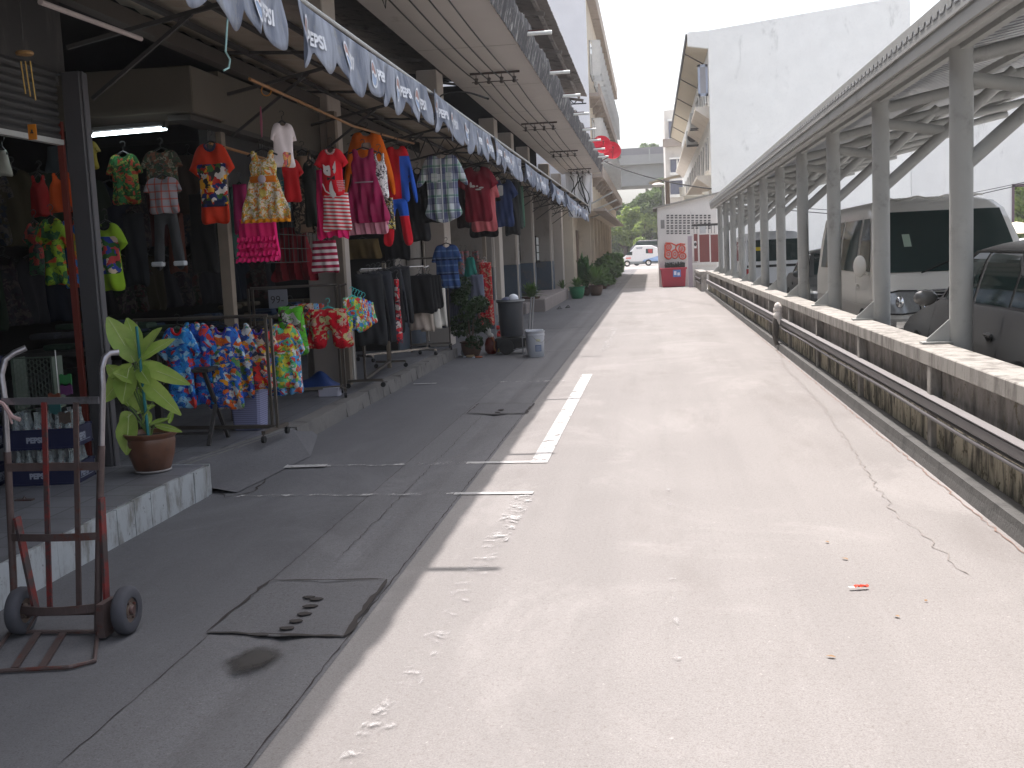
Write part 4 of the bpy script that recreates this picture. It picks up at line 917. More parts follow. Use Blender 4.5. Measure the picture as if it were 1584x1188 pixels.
def gmesh(kind,w,h,thick=.035,fold=.012,ff=34,seed=0,taper=0,hem=0,cell=None):
    ho=sm(OUT[kind]);hw=w/2
    poly=[(p[0]*hw,p[1]*h) for p in ho]+[(-p[0]*hw,p[1]*h) for p in ho[::-1][1:-1]]
    if hem: poly=[(x,z+(hem*math.sin(x*70+seed) if z<-h*.93 else 0)) for x,z in poly]
    poly=np.array(poly);c=cell or max(.011,min(w,h)/34)
    xs=np.arange(-hw-c,hw+2*c,c);zs=np.arange(-h*1.05-c,c*2,c);gx_,gz_=np.meshgrid(xs,zs,indexing='ij')
    P=np.stack([gx_.ravel(),gz_.ravel()],1);A=poly;B=np.roll(poly,-1,0)
    AB=B-A;L=(AB**2).sum(1)+1e-12
    t=np.clip(((P[:,None]-A)*AB).sum(2)/L,0,1);Q=A+t[...,None]*AB;D=np.sqrt(((P[:,None]-Q)**2).sum(2));k=D.argmin(1);dist=D[np.arange(len(P)),k];near=Q[np.arange(len(P)),k]
    cond=((A[:,1]>P[:,1:2])!=(B[:,1]>P[:,1:2]))&(P[:,0:1]<(B[:,0]-A[:,0])*(P[:,1:2]-A[:,1])/(B[:,1]-A[:,1]+1e-12)+A[:,0])
    ins=cond.sum(1)%2==1
    snap=(dist<.55*c);P2=np.where(snap[:,None],near,P);dd=np.where(snap,0,dist);ok=ins|snap
    nx,nz=len(xs),len(zs);ok=ok.reshape(nx,nz)
    T=thick*np.sqrt(np.clip(dd/(.16*w),0,1));r=random.Random(seed);ph=r.uniform(0,6)
    down=np.clip(-P2[:,1]/h,0,1)
    W_=fold*(.25+down)*(np.sin(P2[:,0]*ff+ph+2*np.sin(P2[:,1]*6+ph))+.6*np.sin(P2[:,0]*ff*1.9+P2[:,1]*9+ph*2))
    yf=-T*.9+W_;yb=T*.5+W_*.6;yf=np.where(dd<=0,W_,yf);yb=np.where(dd<=0,W_+.004,yb)
    m=MB();idx={};n=len(P2)
    vs=[(P2[i,0],yf[i],P2[i,1]) for i in range(n)]+[(P2[i,0],yb[i],P2[i,1]) for i in range(n)];fs=[];bnd={}
    for i in range(nx-1):
        for j in range(nz-1):
            q=[(i,j),(i+1,j),(i+1,j+1),(i,j+1)]
            g=[a*nz+b for a,b in q if ok[a,b]]
            if len(g)<3: continue
            fs.append(tuple(g));fs.append(tuple(x+n for x in g[::-1]))
            for a,b in zip(g,g[1:]+g[:1]):
                e=(min(a,b),max(a,b));bnd[e]=bnd.get(e,0)+1
    for (a,b),k in bnd.items():
        if k==1: fs.append((a,b,b+n,a+n))
    used=sorted({i for f in fs for i in f});mp={u:i for i,u in enumerate(used)}
    m.add([vs[u] for u in used],[tuple(mp[i] for i in f) for f in fs]);return m
hk=mat('hanger_black',(.015,.015,.016),.4,.1,5,spec=.5)
hk2=mat('hanger_teal',(.05,.42,.40),.4,.1,5);hkw=mat('hanger_white',(.55,.57,.55),.4)
def hanger(t,w,top=.09,m=hk,z=.0):
    b=MB();s=w*.30
    b.tube([(-s,0.006,z-.035),(-s*.2,.006,z+.012),(0,.006,z+.02),(s*.2,.006,z+.012),(s,.006,z-.035)],.009,6)
    hx=.022;b.tube([(0,.006,z+.02),(0,.006,z+top-.03)]+[(hx*math.sin(a)*1,.006,z+top-.03+hx-hx*math.cos(a)) for a in np.linspace(.4,4.4,8)],.0035,5)
    return b.build('hanger',m,t,local=True,smooth=True)
GN=[0]
def wear(nm,kind,c,top,bot,wpx,X,m,lab,cat,yaw=0,group=None,hang=True,fold=.012,ff=34,thick=.035,hem=0,hm=None,extra=None,cell=None,Y=None):
    """a garment hung at plane x=X (or y=Y); c, top, bot, wpx are picture measures turned into real size"""
    p=XP(c,top,X) if Y is None else YP(c,top,Y);y=float(p[1]);q=YP(c,bot,y);h=float(p[2]-q[2]);w=wpx*y/1720/max(.3,math.cos(yaw))
    GN[0]+=1
    t=thing(nm,lab,cat,p,yaw,group)
    gmesh(kind,w,h,thick,fold,ff,GN[0],hem=hem,cell=cell).build('cloth',m,t,local=True,smooth=True)
    if hang: hanger(t,w,m=hm or hk)
    if extra: extra(t,w,h)
    return t
def band(t,w,h,z0,z1,hwf,m,nm='trim',y=-.04):
    """a cloth band wrapped round the front of a garment"""
    b=MB();b.grid(lambda u,v:((u-.5)*2*hwf*w/2,y+.03*(2*u-1)**2,(z0+(z1-z0)*v)*h),12,2);o=b.build(nm,m,t,local=True,smooth=True);o.modifiers.new('t','SOLIDIFY').thickness=.008;return o
def collar(t,w,h,m,f=.24,dz=-.085,y=-.012,r=.011):
    b=MB();b.tube([(f*w/2*math.sin(a),y-.008*math.cos(a),dz*h*math.cos(a)-.004) for a in np.linspace(-1.5,1.5,9)],r,6);return b.build('collar',m,t,local=True,smooth=True)
RED=(.62,.03,.025);WH=(.72,.70,.68)
black=plain('black_cloth',(.012,.012,.013));white=plain('white_cloth',(.70,.68,.66));navy=plain('navy_cloth',(.02,.025,.06))
pk=plain('hot_pink_tulle',(.72,.02,.16));mag=plain('magenta_cloth',(.26,.012,.06))
# --- front row
cols=[(.75,.35,.03),(.03,.03,.03),(.02,.03,.12),(.6,.55,.5),(.05,.12,.03),(.45,.03,.02)]
wear('child_tee','tee',325,222,345,74,-3.45,printed('red_print_tee',(.52,.035,.012),cols,-.12,.14,-.5,-.16,15,cov=.46),'bright red childs T-shirt with dark and yellow print, in front of the first timber post','T-shirt',extra=lambda t,w,h:(collar(t,w,h,navy),band(t,w,h,-.80,-.72,.5,navy,'chest_stripe',-.045)))
FL=[(.72,.60,.40),(.70,.30,.03),(.60,.45,.10),(.70,.62,.5),(.35,.30,.08),(.68,.2,.03),(.72,.65,.55)]
def dressx(t,w,h):
    o=band(t,w,h,-.44,-.35,.52,plain('orange_sash',(.62,.16,.01)),'sash',-.05)
    b=MB();b.ball((.02*w,-.075,-.40*h),.036,12,8,(1,.5,1));b.build('rosette',plain('pale_lilac',(.45,.38,.42)),t,local=True,smooth=True)
    b=MB();n=40;b.grid(lambda u,v:((u-.5)*w*.99,-.02-.025*math.cos((u-.5)*math.pi)+.012*math.sin(u*w*34*3),(-.955-.05*v)*h+.004*math.sin(u*50)),n,2);q=b.build('hem_frill',plain('orange_hem',(.72,.26,.01)),t,local=True,smooth=True);q.modifiers.new('t','SOLIDIFY').thickness=.01
wear('child_dress','dress',405,234,344,82,-3.25,busy('yellow_floral',FL,26),'sleeveless yellow and white flowered dress with orange sash and hem','dress',fold=.016,ff=42,extra=dressx)
def ruff(t,w,h):
    for z in(-.45,-.62,-.8,-.95):
        b=MB();b.grid(lambda u,v:((u-.5)*w*(.75-.26*z)*1.02,-.055-.02*v+.014*math.sin(u*60+z*20),(z-.10*v)*h+.006*math.sin(u*44+z*9)),60,3);q=b.build('ruffle',pk,t,local=True,smooth=True);q.modifiers.new('t','SOLIDIFY').thickness=.006
wear('ruffled_skirt','straight',398,338,402,70,-3.4,pk,'hot pink ruffled skirt hanging below the yellow flowered dress','skirt',hang=False,extra=ruff,fold=.02,ff=50)
wear('pink_blouse','straight',370,285,360,26,-3.75,plain('dark_magenta',(.30,.02,.10)),'dark magenta top half hidden between the red T-shirt and the flowered dress','top')
wear('dark_green_dress','straight',352,290,398,22,-3.9,plain('dark_green_cloth',(.03,.07,.06)),'dull green long dress partly hidden behind the red T-shirt','dress')
wear('folded_tee','loose',437,190,258,30,-3.15,printed('white_print_tee',(.70,.62,.62),[(.5,.1,.1),(.1,.1,.12),(.6,.3,.1)],-.05,.05,-.4,-.25,20,cov=.4),'white T-shirt hung edge on, highest of the row, beside the flowered dress','T-shirt',yaw=.9)
wear('red_tee','tee',449,246,312,32,-3.35,plain('deep_red',(.42,.012,.015)),'plain deep red T-shirt hung edge on below the white one','T-shirt',yaw=.7,hang=False)
wear('teal_dress','straight',437,262,325,15,-3.5,busy('teal_floral',[(.1,.35,.38),(.6,.6,.5),(.05,.2,.25)],24),'narrow teal and cream patterned dress beside the flowered one','dress')
wear('leopard_dress','tank',467,234,360,44,-3.55,busy('leopard',[(.03,.025,.02),(.20,.15,.10),(.03,.025,.02),(.30,.22,.16)],22),'black and beige leopard patterned dress on a wire grid','dress',extra=lambda t,w,h:(band(t,w,h,-1.,-.9,.9,plain('beige_hem',(.28,.19,.13)),'hem'),band(t,w,h,-.22,-.06,.42,plain('beige_hem',(.28,.19,.13)),'yoke')))
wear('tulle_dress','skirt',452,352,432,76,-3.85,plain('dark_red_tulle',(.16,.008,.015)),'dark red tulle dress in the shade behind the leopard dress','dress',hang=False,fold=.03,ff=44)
def catx(t,w,h):
    wm=mat('white_print',(.66,.62,.60),.8,.05);bk=mat('black_print',(.02,.02,.02),.8)
    def disc(cx,cz,rx,rz,y,m,nm='print'):
        b=MB();b.ball((cx,y,cz),1,16,8,(rx,.004,rz));b.build(nm,m,t,local=True,smooth=True)
    def pr(pts,m,y): b=MB();b.prism(pts,y-.003,y+.003,lambda a,z,q:(a,q,z));b.build('print',m,t,local=True)
    disc(-.01,-.47*h,.062,.05,-.043,wm);pr([(-.066,-.45*h),(-.07,-.33*h),(-.028,-.40*h)],wm,-.043);pr([(.022,-.40*h),(.05,-.27*h),(.052,-.45*h)],wm,-.043)
    disc(.012,-.86*h,.036,.085,-.043,wm);disc(-.03,-.47*h,.007,.008,-.049,bk);disc(.025,-.45*h,.007,.008,-.049,bk)
    pr([(-.035,-.60*h),(0,-.64*h),(-.035,-.68*h)],bk,-.049);pr([(.04,-.57*h),(.002,-.64*h),(.04,-.68*h)],bk,-.049)
    b=MB();b.tube([(-.02,-.046,-.96*h),(-.06,-.046,-.9*h),(-.085,-.046,-.74*h)],.006,5);b.build('print',wm,t,local=True,smooth=True)
    b=MB();r=random.Random(4)
    for k in range(60): x=.045+.09*(k%9)/9;z=-.70-.035*(k//9);b.ball((x+.004*r.random(),-.040,z*h),.0045,5,4)
    b.build('print_dots',wm,t,local=True);collar(t,w,h,stripes('collar_stripe',(.65,.6,.58),(.4,.1,.1),.012),.26,-.11)
wear('cat_tee','tee',511,230,303,54,-2.98,plain('bright_red',(.66,.012,.025)),'bright red childs T-shirt with a white cat print, above a striped skirt','T-shirt',extra=catx,thick=.04)
wear('striped_skirt','straight',519,299,356,46,-2.96,stripes('red_white_stripe',(.66,.05,.06),(.74,.68,.66),.034,tilt=.08),'red and white finely striped skirt under the red cat T-shirt','skirt',hang=False,thick=.04)
wear('tulle_skirt','straight',509,262,366,50,-3.06,pk,'hot pink tulle skirt hanging behind the red cat T-shirt','skirt',hang=False,fold=.025,ff=60,hem=.01)
wear('long_sleeved_tee','long',566,204,300,84,-3.1,printed('orange_tee',(.74,.14,.005),[(.3,.2,.15),(.35,.25,.2)],-.05,.06,-.2,-.12,30),'plain orange long sleeved T-shirt, highest in the row, behind the magenta dress','T-shirt',thick=.05)
def magx(t,w,h): band(t,w,h,-.455,-.44,.46,plain('silver_belt',(.4,.3,.35)),'belt',-.05)
wear('party_dress','dress',561,231,345,74,-2.98,plain('wine_sequin',(.30,.012,.075),.6),'wine coloured sleeveless party dress with a full skirt and thin belt','dress',fold=.018,ff=46,extra=magx)
wear('tulle_underskirt','straight',563,322,362,74,-3.02,plain('pale_pink_tulle',(.55,.24,.30)),'pale pink tulle hem showing below the wine party dress','skirt',hang=False,fold=.02,ff=60)
wear('child_tunic','tank',586,238,306,24,-2.86,busy('spotted_white',[(.75,.72,.70),(.75,.72,.70),(.05,.04,.05),(.75,.7,.7)],30),'white tunic with black spots and a pink lower half','tunic',yaw=.4,extra=lambda t,w,h:None)
wear('pink_skirt','skirt',584,298,346,30,-2.88,busy('pink_dotted',[(.72,.16,.30),(.72,.16,.30),(.72,.16,.30),(.8,.6,.65)],18),'pink dotted skirt below the spotted tunic','skirt',hang=False,fold=.02)
wear('patterned_dress','straight',600,306,354,18,-2.95,busy('bw_zigzag',[(.05,.04,.04),(.6,.58,.5),(.05,.05,.05),(.5,.4,.1)],26),'black and white patterned hem to the right of the pink dotted skirt','skirt',hang=False)
blue=plain('costume_blue',(.02,.10,.50));cred=plain('costume_red',(.60,.012,.02))
wear('costume_jacket','long',613,226,312,58,-2.92,fab('costume_cloth',lambda t,v:t.mix(t.math('MULTIPLY',t.math('GREATER_THAN',t.xyz(v)[0],.035),t.math('LESS_THAN',t.xyz(v)[2],-.12)),(.58,.012,.02),(.02,.09,.45))),'red childs costume top with long blue and red sleeves','costume')
wear('costume_trousers','pants',613,308,376,46,-2.95,fab('costume_cloth_2',lambda t,v:t.mix(t.math('GREATER_THAN',t.xyz(v)[2],-.20),(.64,.015,.03),(.02,.10,.50))),'blue and red costume trousers below the matching top','trousers',hang=False)
wear('striped_skirt','straight',501,372,421,44,-3.2,stripes('maroon_white_stripe',(.30,.015,.05),(.62,.55,.55),.06,duty=.5),'maroon and white broadly striped skirt, lowest below the tulle skirt','skirt',thick=.04)
PL=[(0,.17,.1,.42,(.03,.045,.16),.75),(2,.20,.25,.40,(.03,.045,.15),.55),(0,.17,.62,.18,(.05,.22,.10),.55),(2,.20,.8,.16,(.04,.25,.12),.5),(0,.085,0,.07,(.65,.68,.7),.7),(2,.10,.5,.06,(.03,.04,.1),.7)]
def pocket(t,w,h):
    for s in(-1,1):
        b=MB();b.box(s*.24*w/2*1.15-.042,s*.24*w/2*1.15+.042,-.052,-.044,-.40*h,-.27*h);b.build('pocket',plaid('pocket_plaid',(.55,.58,.56),[(0,.05,0,.2,(.3,.4,.3),.5),(2,.05,0,.2,(.3,.35,.4),.5)]),t,local=True)
    b=MB();b.box(-.008,.008,-.052,-.046,-.98*h,-.05*h);b.build('placket',plain('shirt_white',(.66,.68,.68)),t,local=True)
wear('plaid_shirt','shirt',682,240,342,80,-2.78,plaid('white_navy_plaid',(.62,.65,.66),PL),'short sleeved white, navy and green plaid shirt','shirt',extra=pocket,thick=.045)
wear('dark_shirt','loose',664,268,344,44,-3.1,black,'black shirt hanging behind the white plaid shirt','shirt')
def tprint(t,w,h):
    wm=mat('white_print_b',(.5,.47,.44),.8);b=MB()
    for (x,z,rx,rz) in ((-.10,-.33,.018,.045),(-.06,-.36,.03,.02),(.02,-.42,.05,.012),(.07,-.39,.04,.014),(.0,-.36,.02,.012)): b.ball((x,-.048,z*h),1,10,6,(rx,.003,rz))
    b.build('print',wm,t,local=True,smooth=True)
wear('maroon_tee','tee',737,258,342,64,-2.75,plain('maroon_cloth',(.17,.006,.018)),'dark maroon T-shirt with a small pale script print','T-shirt',extra=tprint)
wear('salmon_tee','loose',746,272,357,50,-2.82,plain('salmon_cloth',(.55,.13,.14)),'salmon pink T-shirt showing behind the maroon one','T-shirt')
wear('black_tee','loose',745,276,366,56,-2.9,black,'black T-shirt whose curved hem shows below the salmon one','T-shirt')
wear('navy_tee','tee',778,278,350,44,-2.72,printed('navy_print',(.02,.035,.10),[(.6,.6,.6)],-.1,.0,-.3,-.1,8,cov=.42),'navy T-shirt with white shoulder, beyond the salmon T-shirt','T-shirt')
for i,(c,t_,b_,w_,cl) in enumerate(((796,282,352,22,(.03,.04,.035)),(790,280,362,24,(.02,.02,.02)),(803,288,350,14,(.06,.14,.09)))):
    wear('hanging_dress','straight',c,t_,b_,w_,-2.7-.06*i,plain('dim%d'%i,cl),['dull dark green dress at the far end of the hanging row','black dress at the far end of the hanging row, beside the navy T-shirt','green patterned dress, last of the hanging row'][i],'dress')
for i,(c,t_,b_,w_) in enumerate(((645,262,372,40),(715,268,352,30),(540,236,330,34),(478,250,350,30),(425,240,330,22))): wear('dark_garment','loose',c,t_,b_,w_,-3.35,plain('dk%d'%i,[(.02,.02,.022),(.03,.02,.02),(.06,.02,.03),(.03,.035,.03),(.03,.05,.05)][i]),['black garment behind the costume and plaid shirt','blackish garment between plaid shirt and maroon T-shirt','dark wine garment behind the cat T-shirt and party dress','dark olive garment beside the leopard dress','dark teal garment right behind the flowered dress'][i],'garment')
wear('blue_check_shirt','loose',690,378,446,48,-3.1,plaid('blue_check',(.035,.08,.22),[(2,.22,.1,.22,(.01,.012,.04),.9),(2,.11,.0,.2,(.15,.25,.42),.6),(0,.09,0,.25,(.02,.04,.12),.5)]),'blue checked T-shirt hanging at the rack of black skirts','T-shirt')
wear('long_navy_dress','skirt',700,438,504,42,-3.2,stripes('navy_pin',(.03,.035,.07),(.10,.11,.15),.03,axis=0,duty=.85),'long navy pinstriped skirt below the blue checked T-shirt','skirt',hang=False)
wear('red_floral_dress','straight',750,406,500,22,-3.15,busy('red_floral',[(.5,.02,.03),(.5,.02,.03),(.45,.3,.2),(.35,.02,.02)],20),'long red flowered dress beside the garbage bin','dress',hm=hkw)
wear('paisley_dress','straight',742,402,502,14,-3.3,busy('pinkish',[(.3,.15,.14),(.25,.2,.16),(.4,.1,.12)],22),'long dull pink patterned dress left of the red flowered one','dress')
wear('grey_shirt','straight',738,425,482,22,-3.05,plain('grey_violet',(.14,.15,.20)),'grey violet shirt below the dull pink dress','shirt')
wear('green_hat_bundle','skirt',727,398,428,22,-3.2,plain('teal_green',(.03,.20,.16)),'small teal green garment above the leafy potted plant','top')
for i,x in enumerate((712,720,735)): wear('hanging_garment','straight',x,388,424,11,-3.5-.1*i,busy('misc%d'%i,[(.12,.12,.1),(.3,.1,.1),(.1,.15,.2)],20),['small mixed coloured garment left of the teal green one','second small mixed garment directly behind the teal green one','third small mixed garment right of the teal green one'][i],'top')
# --- inside the dim shops
D=-4.5
wear('green_print_tee','loose',190,238,316,60,D,busy('green_busy',[(.02,.10,.03),(.03,.16,.05),(.02,.06,.02),(.35,.05,.03),(.2,.25,.05)],22),'dark green childs T-shirt with a busy print, just below the lit tube lamp','T-shirt',Y=8.9)
wear('dim_print_tee','loose',248,232,300,70,D,busy('dim_busy',[(.05,.04,.03),(.12,.05,.03),(.03,.05,.03),(.15,.14,.10)],20),'dim multicoloured T-shirt between the green one and the red one','T-shirt',Y=9.4)
wear('check_shirt','loose',250,274,330,64,D,plaid('grey_red_check',(.30,.28,.30),[(0,.06,0,.18,(.42,.06,.03),.7),(2,.06,0,.18,(.42,.06,.03),.7)]),'small grey and red checked shirt of a boys outfit','shirt',Y=8.6)
wear('grey_trousers','pants',256,328,412,52,D,plain('grey_denim',(.05,.052,.055)),'dark grey childs trousers with pale turn ups, below the checked shirt','trousers',hang=False,Y=8.65,extra=lambda t,w,h:[ (lambda b:(b.box(s*.36*w-.048,s*.36*w+.048,-.035,.03,-1.0*h,-.91*h),b.build('cuff',plain('cuff_grey',(.42,.44,.46)),t,local=True,bevel=.008)))(MB()) for s in(-1,1)])
wear('lime_tee','tee',162,345,449,72,D,printed('lime_tee',(.20,.34,.02),[(.03,.10,.03),(.5,.4,.3),(.03,.03,.03),(.4,.05,.05),(.03,.05,.25)],-.08,.10,-.38,-.10,14,cov=.47),'lime green childs T-shirt with a dark chest print, behind the grey post','T-shirt',Y=7.9,extra=lambda t,w,h:collar(t,w,h,black))
wear('orange_tank','tank',93,268,328,48,D,plain('orange_red',(.40,.055,.008)),'orange red vest hanging inside the nearest shop','vest',Y=8.2)
wear('red_tank','tank',58,272,335,36,D,plain('dim_red',(.22,.012,.012)),'dim red vest left of the orange red one','vest',Y=8.4)
wear('yellow_tee','loose',132,218,262,46,D,plain('dull_yellow',(.22,.19,.03)),'dull yellow top high up behind the grey post','top',Y=8.6)
wear('bright_tee','tee',78,338,440,58,D,busy('bright_a',[(.18,.30,.02),(.03,.10,.04),(.5,.08,.03),(.2,.35,.03)],11),'green and red printed T-shirt on the left inside the nearest shop','T-shirt',Y=7.9)
wear('bright_tee','tee',108,340,444,50,D,busy('bright_b',[(.5,.06,.03),(.03,.15,.4),(.5,.25,.03),(.03,.08,.25),(.25,.3,.05)],11),'red, blue and orange printed T-shirt between the green ones in the nearest shop','T-shirt',Y=8.1)
wear('dark_tee','tee',52,345,425,44,D,busy('bright_c',[(.03,.08,.04),(.3,.05,.04),(.04,.04,.04)],11),'mostly dark green printed T-shirt, furthest left of the printed ones','T-shirt',Y=8.25)
wear('pale_cloth','skirt',3,232,272,26,D,plain('dim_white',(.30,.31,.27)),'pale cloth item hanging at the left edge of the picture','cloth',Y=7.8)
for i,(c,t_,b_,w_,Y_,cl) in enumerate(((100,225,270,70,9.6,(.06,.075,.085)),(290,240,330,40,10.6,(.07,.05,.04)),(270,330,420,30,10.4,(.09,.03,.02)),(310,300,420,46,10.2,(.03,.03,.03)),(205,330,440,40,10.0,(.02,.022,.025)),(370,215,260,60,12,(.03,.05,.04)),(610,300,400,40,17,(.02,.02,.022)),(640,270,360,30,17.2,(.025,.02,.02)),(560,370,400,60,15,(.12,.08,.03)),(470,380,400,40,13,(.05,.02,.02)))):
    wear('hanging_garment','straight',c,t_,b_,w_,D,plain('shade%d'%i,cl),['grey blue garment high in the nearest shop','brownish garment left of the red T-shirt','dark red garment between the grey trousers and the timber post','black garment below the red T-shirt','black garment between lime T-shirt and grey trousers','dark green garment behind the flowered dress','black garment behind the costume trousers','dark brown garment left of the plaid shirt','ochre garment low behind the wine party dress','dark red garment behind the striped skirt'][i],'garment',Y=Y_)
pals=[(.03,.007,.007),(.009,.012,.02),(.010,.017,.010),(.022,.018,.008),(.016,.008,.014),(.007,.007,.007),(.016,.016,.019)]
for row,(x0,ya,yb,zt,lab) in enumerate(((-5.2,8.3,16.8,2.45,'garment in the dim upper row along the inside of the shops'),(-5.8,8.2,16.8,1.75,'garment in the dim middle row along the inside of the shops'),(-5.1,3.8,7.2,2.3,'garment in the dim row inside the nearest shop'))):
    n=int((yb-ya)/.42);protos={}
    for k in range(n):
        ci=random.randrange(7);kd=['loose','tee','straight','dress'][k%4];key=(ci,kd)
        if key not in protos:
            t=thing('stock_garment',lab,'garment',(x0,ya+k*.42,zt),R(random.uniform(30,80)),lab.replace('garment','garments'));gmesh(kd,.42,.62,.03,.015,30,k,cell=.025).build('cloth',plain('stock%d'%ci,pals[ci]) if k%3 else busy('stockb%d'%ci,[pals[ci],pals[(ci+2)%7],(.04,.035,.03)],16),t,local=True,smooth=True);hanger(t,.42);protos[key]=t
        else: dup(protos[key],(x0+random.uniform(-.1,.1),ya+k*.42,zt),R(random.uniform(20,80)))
# --- low racks in front
BL=[(.02,.10,.45),(.03,.25,.60),(.25,.45,.60),(.02,.05,.30),(.55,.05,.04),(.03,.18,.5)]
OB=[(.70,.30,.02),(.03,.10,.45),(.45,.60,.65),(.65,.12,.02),(.03,.05,.2),(.1,.25,.08),(.5,.5,.5),(.03,.15,.5)]
RB=[(.60,.05,.03),(.05,.05,.08),(.55,.45,.35),(.65,.45,.03),(.1,.2,.4),(.60,.03,.03)]
MB_=[(.15,.45,.08),(.6,.5,.05),(.55,.05,.04),(.05,.25,.55),(.6,.6,.6),(.1,.4,.2)]
cn=lambda t,w,h,m=cred:collar(t,w,h,m)
wear('blue_print_tee','tee',274,506,631,72,D,busy('blue_busy',BL,13),'blue childs T-shirt with a red neck and busy print, nearest on the low rack','T-shirt',Y=8.5,extra=cn,thick=.05)
wear('orange_blue_tee','loose',342,505,632,74,D,busy('ob_busy',OB,12),'orange topped childs T-shirt with blue lower part, second on the low rack','T-shirt',Y=8.75,extra=lambda t,w,h:(collar(t,w,h,plain('violet_rib',(.05,.03,.25))),band(t,w,h,-.98,-.72,.70,busy('blue_busy',BL,13),'lower_print',-.03)),thick=.05)
wear('red_print_tee','tee',399,508,602,66,D,busy('rb_busy',RB,13),'red and dark printed childs T-shirt with violet neck, third on the low rack','T-shirt',Y=9.2,extra=lambda t,w,h:collar(t,w,h,plain('violet_rib',(.05,.03,.25))),thick=.05)
wear('rainbow_tee','tee',437,500,600,56,D,busy('mb_busy',MB_,14),'rainbow coloured childs T-shirt, fourth on the low rack','T-shirt',Y=9.5,yaw=.35,thick=.05)
wear('rainbow_tee','tee',452,510,608,32,D,busy('mb2_busy',[(.1,.3,.6),(.6,.1,.05),(.6,.6,.6),(.05,.3,.5)],14),'pale blue edged childs T-shirt at the right end of the low rack','T-shirt',Y=9.7,yaw=.5)
for i,(c,w_,t_,b_,Y_,p_) in enumerate(((305,60,500,625,8.7,BL),(320,50,503,620,8.95,RB),(372,50,500,615,9.15,OB),(385,56,560,622,9.6,RB),(425,52,580,612,9.9,BL),(296,50,498,620,9.2,MB_))):
    wear('printed_tee','tee',c,t_,b_,w_,D,busy('row2_%d'%i,p_[::-1],12),['dark blue printed T-shirt directly behind the nearest one on the low rack','red printed T-shirt wedged between the first two on the low rack','mixed orange T-shirt behind the gap between second and third','red T-shirt hem hanging below the third one on the low rack','blue T-shirt hem hanging below the rainbow ones','mixed green T-shirt at the back of the low rack near the plant'][i],'T-shirt',Y=Y_,hang=False)
wear('green_shorts','shorts',449,474,546,52,D,busy('green_sh',[(.10,.42,.03),(.10,.42,.03),(.5,.5,.45),(.10,.35,.05),(.12,.06,.06)],10),'bright green printed shorts beside the red ones','shorts',Y=10.4,thick=.06)
wear('red_shorts','shorts',507,478,536,76,D,busy('red_sh',[(.50,.008,.02),(.50,.008,.02),(.45,.42,.20),(.50,.008,.02),(.5,.3,.25),(.50,.008,.02)],13),'wide red shorts with a small pale print, on teal hangers','shorts',Y=10.6,thick=.07,hm=hk2)
for i in range(5):
    wear('printed_shorts','shorts',545+4.5*i,460+2*i,512-3*i,32,D,busy('ms_%d'%i,[MB_,OB,RB,BL,MB_][i],18),['yellow edged printed shorts right behind the red ones','multicoloured shorts, second behind the red ones','multicoloured shorts, third behind the red ones','blue printed shorts, fourth behind the red ones','orange and blue shorts, last on the teal hangers'][i],'shorts',Y=10.8+.12*i,yaw=.7,thick=.03,hm=hk2)
for i,c in enumerate((470,478,486)): wear('printed_shorts','shorts',c,470,525,40,D,busy('ns_%d'%i,[RB,BL,MB_][i],16),['dark red printed shorts between green and red ones','navy printed shorts between green and red ones','mixed printed shorts right behind the wide red ones'][i],'shorts',Y=10.9+.15*i,hang=False)
# dark rack
for i in range(7):
    wear('dark_jacket','long' if i%2 else 'straight',570+8*i,424-2*i,(532,530,526,520,512,505,498)[i],(46,44,42,40,38,36,34)[i],D,[plain('charcoal',(.022,.023,.025)),black,plain('dark_slate',(.03,.033,.04))][i%3],'dark jacket, one of several pressed together on the rack with the red scarf','jacket',Y=12+.22*i,yaw=.35,group='dark jackets on the wheeled rack')
wear('red_scarf','straight',613,432,528,9,D,busy('scarf',[(.45,.02,.03),(.5,.45,.42),(.45,.02,.03),(.05,.04,.06)],16),'narrow red and white flowered scarf hanging among the dark jackets','scarf',Y=12.3)
for i in range(4):
    wear('black_skirt','straight',648+5*i,426,484-3*i,44,D,black,'black skirt, one of several hung together over cream ones','skirt',Y=14.1+.15*i,group='black skirts on the far rack')
for i,(c,w_,b_) in enumerate(((645,26,510),(660,22,512),(672,20,508))): wear('cream_skirt','straight',c,478,b_,w_,D,plain('cream_%d'%i,[(.34,.28,.24),(.45,.38,.32),(.50,.47,.42)][i]),['dull beige skirt, left of the cream ones below the black skirts','cream skirt, middle of the pale ones below the black skirts','off white skirt, right of the pale ones below the black skirts'][i],'skirt',hang=False,Y=14.2+.05*i)
wear('white_blouse','straight',683,446,504,13,D,plain('blouse_white',(.50,.47,.42)),'white blouse edge on at the end of the black skirts','blouse',Y=14.9)
